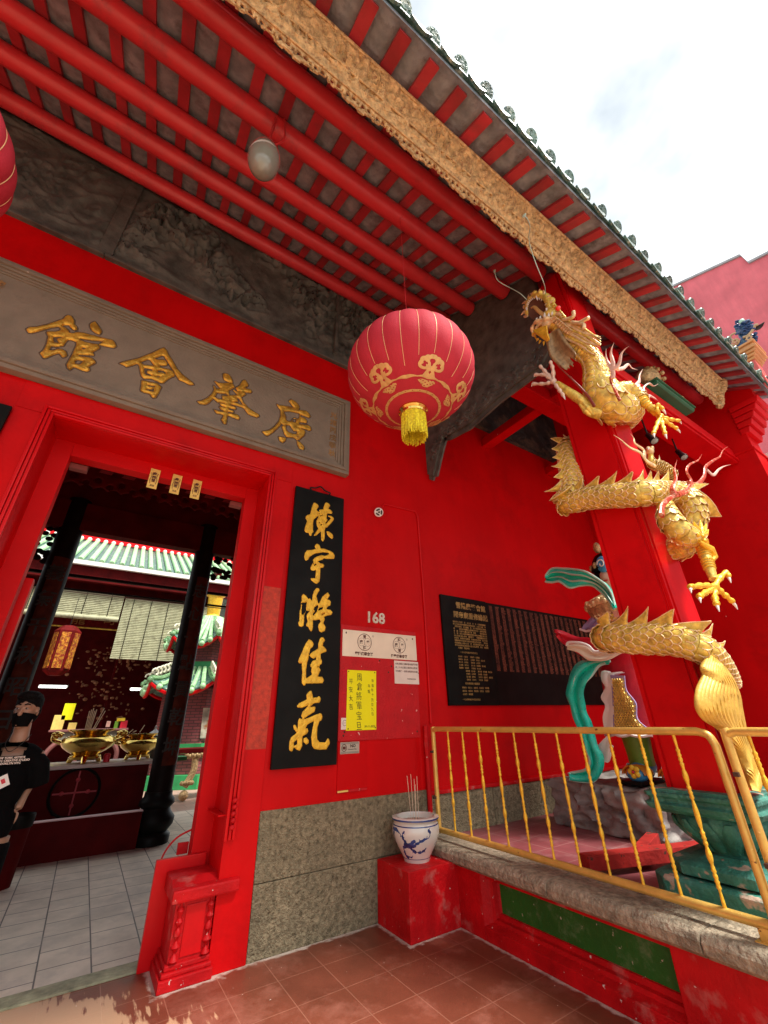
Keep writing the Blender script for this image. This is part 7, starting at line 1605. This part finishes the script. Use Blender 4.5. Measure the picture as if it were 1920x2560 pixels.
# gilded lion-leg table by the pagoda
t = thing('incense_table', 'incense table with a gilt carved lion leg in front of the pagoda', 'table', tuple(cj(560, 1560, 11.5))); p = cj(560, 1370, 11.5)
MB().box(p.x - .4, p.x + 1.2, 11.3, 12.0, p.z + .02, p.z + .10).build('table_top', M['darkred'], t); m = MB()
for k in range(12): m.ell((p.x - .1 + .05 * k, 11.35, p.z - .02 - .02 * (k % 2)), .06, 8, 6)
m.tube(spline([(p.x + .08, 11.4, p.z), (p.x + .1, 11.38, p.z - .3), (p.x + .02, 11.36, p.z - .5), (p.x - .05, 11.34, p.z - .62)], 4), .07, 8)
for k in range(5): m.ell((p.x - .12 + .05 * k, 11.3, p.z - .55), .05, 8, 6)
m.ell((p.x - .04, 11.34, p.z - .78), .10, 12, 8); m.build('lion_leg', M['goldcarve'], t, smooth=True)
# small bell lantern
t = thing('metal_lantern', 'little grey metal lantern with a peaked cap beside the right black column', 'lantern', tuple(cj(272, 1310, 9.3))); p = cj(272, 1225, 9.3)
MB().lathe([(.14, -.01), (.10, .03), (.04, .07), (.015, .10), (.02, .13), (.005, .16)], p, seg=16).build('cap', M['greypl'], t, smooth=True); MB().lathe([(.085, -.36), (.09, -.33), (.085, -.03), (.07, -.01)], p, seg=12).build('cage', pm('smoky_glass', (.10, .10, .09), .2), t, smooth=True); MB().box(p.x - .4, p.x + .6, 9.2, 9.6, p.z - .42, p.z - .362).build('shelf', gk, t)
for k, (x, y) in enumerate(((105, 1180), (130, 1190), (195, 1145))):
    a = cj(x, y, 9.0); tag(MB().tube([a, (a.x - .05, 9.0, 1.38)], .007, 5).build('incense_stick', M['incense']), 'thin tall incense stick standing behind the smaller brass burner', 'incense stick', 'incense sticks behind the small burner')
# waste bin
bp0 = at(62, 2040, 'y', 6.9); t = thing('waste_bin', 'small waste bin lined with a black bag behind the man', 'bin', (bp0.x - .05, 6.9, 0)); MB().lathe([(.11, 0), (.14, bp0.z - .02)], (bp0.x - .05, 6.9, 0), seg=20).build('bucket', M['darkred'], t, smooth=True); MB().lathe([(.145, bp0.z - .1), (.155, bp0.z - .02), (.15, bp0.z + .02), (.13, bp0.z - .02)], (bp0.x - .05, 6.9, 0), seg=20).build('bag', M['black'], t, smooth=True)

# ================================================================= PERSON
hp = at(66, 1778, 'y', 4.75); hx, hy, hz = hp
T_ = thing('person', 'person in a black T-shirt and black face mask looking left inside the doorway', 'person', (hx - .02, hy + .05, 0))
F_ = Vector((-.30, -1, 0)).normalized(); S_ = Vector((1, -.30, 0)).normalized()     # face direction, his left = +S
def hp_(f, s, u): return Vector((hx, hy, hz)) + F_ * f + S_ * s + Vector((0, 0, u))
bx, by2 = hx - .02, hy + .05
sh = hz - .27
m = MB()
rotf = Matrix((S_, -F_, Vector((0, 0, 1)))).transposed()
m.ell(hp_(-.01, 0, .035), (.077, .095, .095), 20, 16, rot=rotf); m.ell(hp_(.025, 0, -.03), (.062, .065, .085), 20, 16, rot=rotf); m.ell(hp_(.05, 0, -.095), (.034, .034, .03), 14, 10, rot=rotf)
m.tube([hp_(.088, 0, .02), hp_(.104, 0, -.02), hp_(.098, 0, -.035)], [.010, .016, .013], 10); m.ell(hp_(.075, .032, .035), (.028, .02, .010), 12, 8, rot=rotf); m.ell(hp_(.075, -.032, .035), (.028, .02, .010), 12, 8, rot=rotf)
for sg in (-1, 1): m.ell(hp_(-.005, sg * .080, -.005), (.010, .020, .034), 12, 10, rot=rotf)
m.tube([hp_(-.02, 0, -.06), hp_(-.035, 0, -.15), hp_(-.04, 0, -.22)], [.055, .055, .065], 16)
# shoulders, torso core, arms, legs : one continuous figure
ce = Vector((bx, by2, 0))
m.ell((bx, by2, sh - .055), (.185, .095, .072), 20, 12); m.ell((bx, by2, sh - .25), (.155, .10, .22), 20, 14); m.ell((bx, by2, sh - .52), (.15, .10, .14), 18, 12)
for sg in (-1, 1):
    e = Vector((bx + sg * .235, by2 + .03, sh - .33)); wv = Vector((bx + sg * .225, by2 - .04, sh - .58)); hnd = Vector((bx + sg * .215, by2 - .07, sh - .68))
    if sg == 1: e, wv, hnd = at(93, 1925, 'y', by2 + .10), at(60, 1990, 'y', by2 + .06), at(44, 2022, 'y', by2 + .02)
    m.tube([(bx + sg * .17, by2, sh - .05), (bx + sg * .205, by2 + .01, sh - .10), tuple(e), tuple(wv), tuple(hnd)], [.055, .055, .042, .027, .030], 12)
    for k in range(4): b_ = hnd + Vector((sg * (.012 - .008 * k), -.03 + .019 * k, -.02)); l_ = (.075, .085, .08, .062)[k]; m.tube([b_, b_ + Vector((0, -.008, -l_ * .55)), b_ + Vector((-sg * .012, .0, -l_))], [.0105, .010, .008], 8)
    m.tube([hnd + Vector((-sg * .01, -.03, .0)), hnd + Vector((-sg * .025, -.055, -.025)), hnd + Vector((-sg * .03, -.055, -.055))], [.013, .011, .009], 8)
    m.tube([(bx + sg * .085, by2, sh - .58), (bx + sg * .10, by2 - .01, .48), (bx + sg * .11, by2 + .02, .09)], [.09, .062, .042], 14); m.ell((bx + sg * .115, by2 - .06, .045), (.045, .12, .042), 14, 10)
bodyp = fuse(m, .0085, 3).build('body', M['skin'], T_, smooth=True)
# T-shirt
m = MB(); m.ell((bx, by2, sh - .045), (.212, .122, .096), 24, 14); m.ell((bx, by2 - .01, sh - .24), (.180, .125, .22), 24, 16); m.ell((bx, by2 - .005, sh - .50), (.172, .122, .18), 24, 14)
for sg in (-1, 1): m.tube([(bx + sg * .15, by2, sh - .06), (bx + sg * .215, by2 + .01, sh - .13), (bx + sg * .25, by2 + .025, sh - .27)], [.070, .072, .068], 14)
ts = fuse(m, .012, 3, lambda v: .004 * noise.noise(v * 14)); 
nk = hp_(-.02, 0, -.20)
keep = [f for f in ts.f if not all(math.hypot(ts.v[i][0] - nk.x, (ts.v[i][1] - (nk.y - .03)) * 1.0) < .088 and ts.v[i][2] > sh - .05 for i in f)]
ts.f = keep; ts.m = [0] * len(keep); shirt = ts.build('t_shirt', M['cloth'], T_, smooth=True)
m = MB(); yy = by2 - .135
for i, tx in enumerate(('NEW YORK ARTISTS', 'NYC CREATIVE STUDIO', 'BROOKLYN NYC')):
    q = at(2, 1898 + i * 7, 'y', yy - .012); text_mesh(tx, .019, lambda a, b, c, q=q: (q.x + a - .03, yy - .010 - c, q.z + b), m, .0004, .0006)
m.build('shirt_print', M['paperw'], shirt)
q = at(-2, 1955, 'y', yy - .03); m = MB(); m.obox(q + Vector((.02, 0, 0)), (.030, 0, .016), (0, .003, 0), (-.018, 0, .036)); cdn = m.build('name_card', M['white'], T_); m = MB(); m.obox(q + Vector((.022, -.004, .003)), (.010, 0, .005), (0, .001, 0), (-.008, 0, .014)); m.build('card_print', M['robe'], cdn)
m = MB(); m.tube(spline([tuple(hp_(-.05, .07, -.17)), tuple(hp_(.03, .055, -.235)), tuple(hp_(.065, .005, -.285)), tuple(hp_(.03, -.055, -.235)), tuple(hp_(-.05, -.07, -.17))], 5), .0028, 6); m.build('cord_necklace', M['ink'], T_)
# trousers, shoes
m = MB(); m.ell((bx, by2, sh - .64), (.165, .12, .12), 18, 12)
for sg in (-1, 1): m.tube([(bx + sg * .085, by2, sh - .62), (bx + sg * .10, by2 - .01, .48), (bx + sg * .11, by2 + .02, .10)], [.105, .085, .075], 14)
fuse(m, .015, 2).build('trousers', M['cloth'], T_, smooth=True)
for sg in (-1, 1): MB().ell((bx + sg * .115, by2 - .05, .05), (.055, .135, .05), 14, 10).build('shoe', M['black'], T_, smooth=True)
# mask, hair, eyes
m = MB(); P = []
for i in range(9):
    row = []
    for j in range(13):
        a = -1.25 + 2.5 * j / 12; t_ = i / 8; w_ = .076 - .020 * t_ - .012 * (t_ * abs(a) / 1.25); dep = .100 - .006 * abs(t_ - .35) * 6 * .6 + .012 * math.exp(-(a * 3) ** 2) * (1 - t_ * .7); row.append(hp_(-.008 + dep * math.cos(a) * (1 if t_ < .85 else .93), (w_ + .008) * math.sin(a), -.008 - .105 * t_ - .012 * (1 - t_) * abs(a)))
    P.append(row)
m.grid(P, .003); m.build('face_mask', M['cloth'], bodyp, smooth=True)
m = MB()
for sg in (-1, 1): m.tube([hp_(.02, sg * .078, -.02), hp_(-.01, sg * .092, .01), hp_(-.02, sg * .09, -.03), hp_(.02, sg * .07, -.085)], .0022, 5)
m.build('mask_loop', M['cloth'], bodyp)
m = MB()
def hairf(d, q): return q * (1 + .06 * noise.noise(d * 9))
m.ell(hp_(-.025, 0, .065), (.090, .105, .088), 22, 16, rot=rotf, fn=hairf); m.ell(hp_(.035, 0, .118), (.075, .062, .036), 18, 10, rot=rotf, fn=hairf); m.ell(hp_(-.06, 0, .0), (.080, .058, .10), 18, 12, rot=rotf, fn=hairf)
for k in range(16): a = -1.2 + 2.4 * k / 15; m.tube([hp_(.03 + .045 * math.cos(a), .07 * math.sin(a), .125), hp_(.05 + .045 * math.cos(a), .075 * math.sin(a), .092 + .006 * (k % 3))], [.013, .006], 6)
fuse(m, .008, 2, lambda v: .002 * noise.noise(v * 60)).build('hair', M['hair'], bodyp, smooth=True)
for sg in (-1, 1):
    e = hp_(.081, sg * .031, .018); MB().ell(e, (.012, .007, .0055), 12, 8, rot=rotf).build('eye', pm('eye_white', (.30, .27, .25), .4), bodyp, smooth=True); MB().ell(e + F_ * .0045 - S_ * .003, (.0055, .005, .0065), 10, 8, rot=rotf).build('iris', M['ink'], bodyp)
    m = MB(); m.tube([hp_(.092, sg * .012, .045), hp_(.094, sg * .030, .052), hp_(.082, sg * .052, .044)], [.004, .0052, .002], 6); m.build('eyebrow', M['hair'], bodyp, smooth=True)
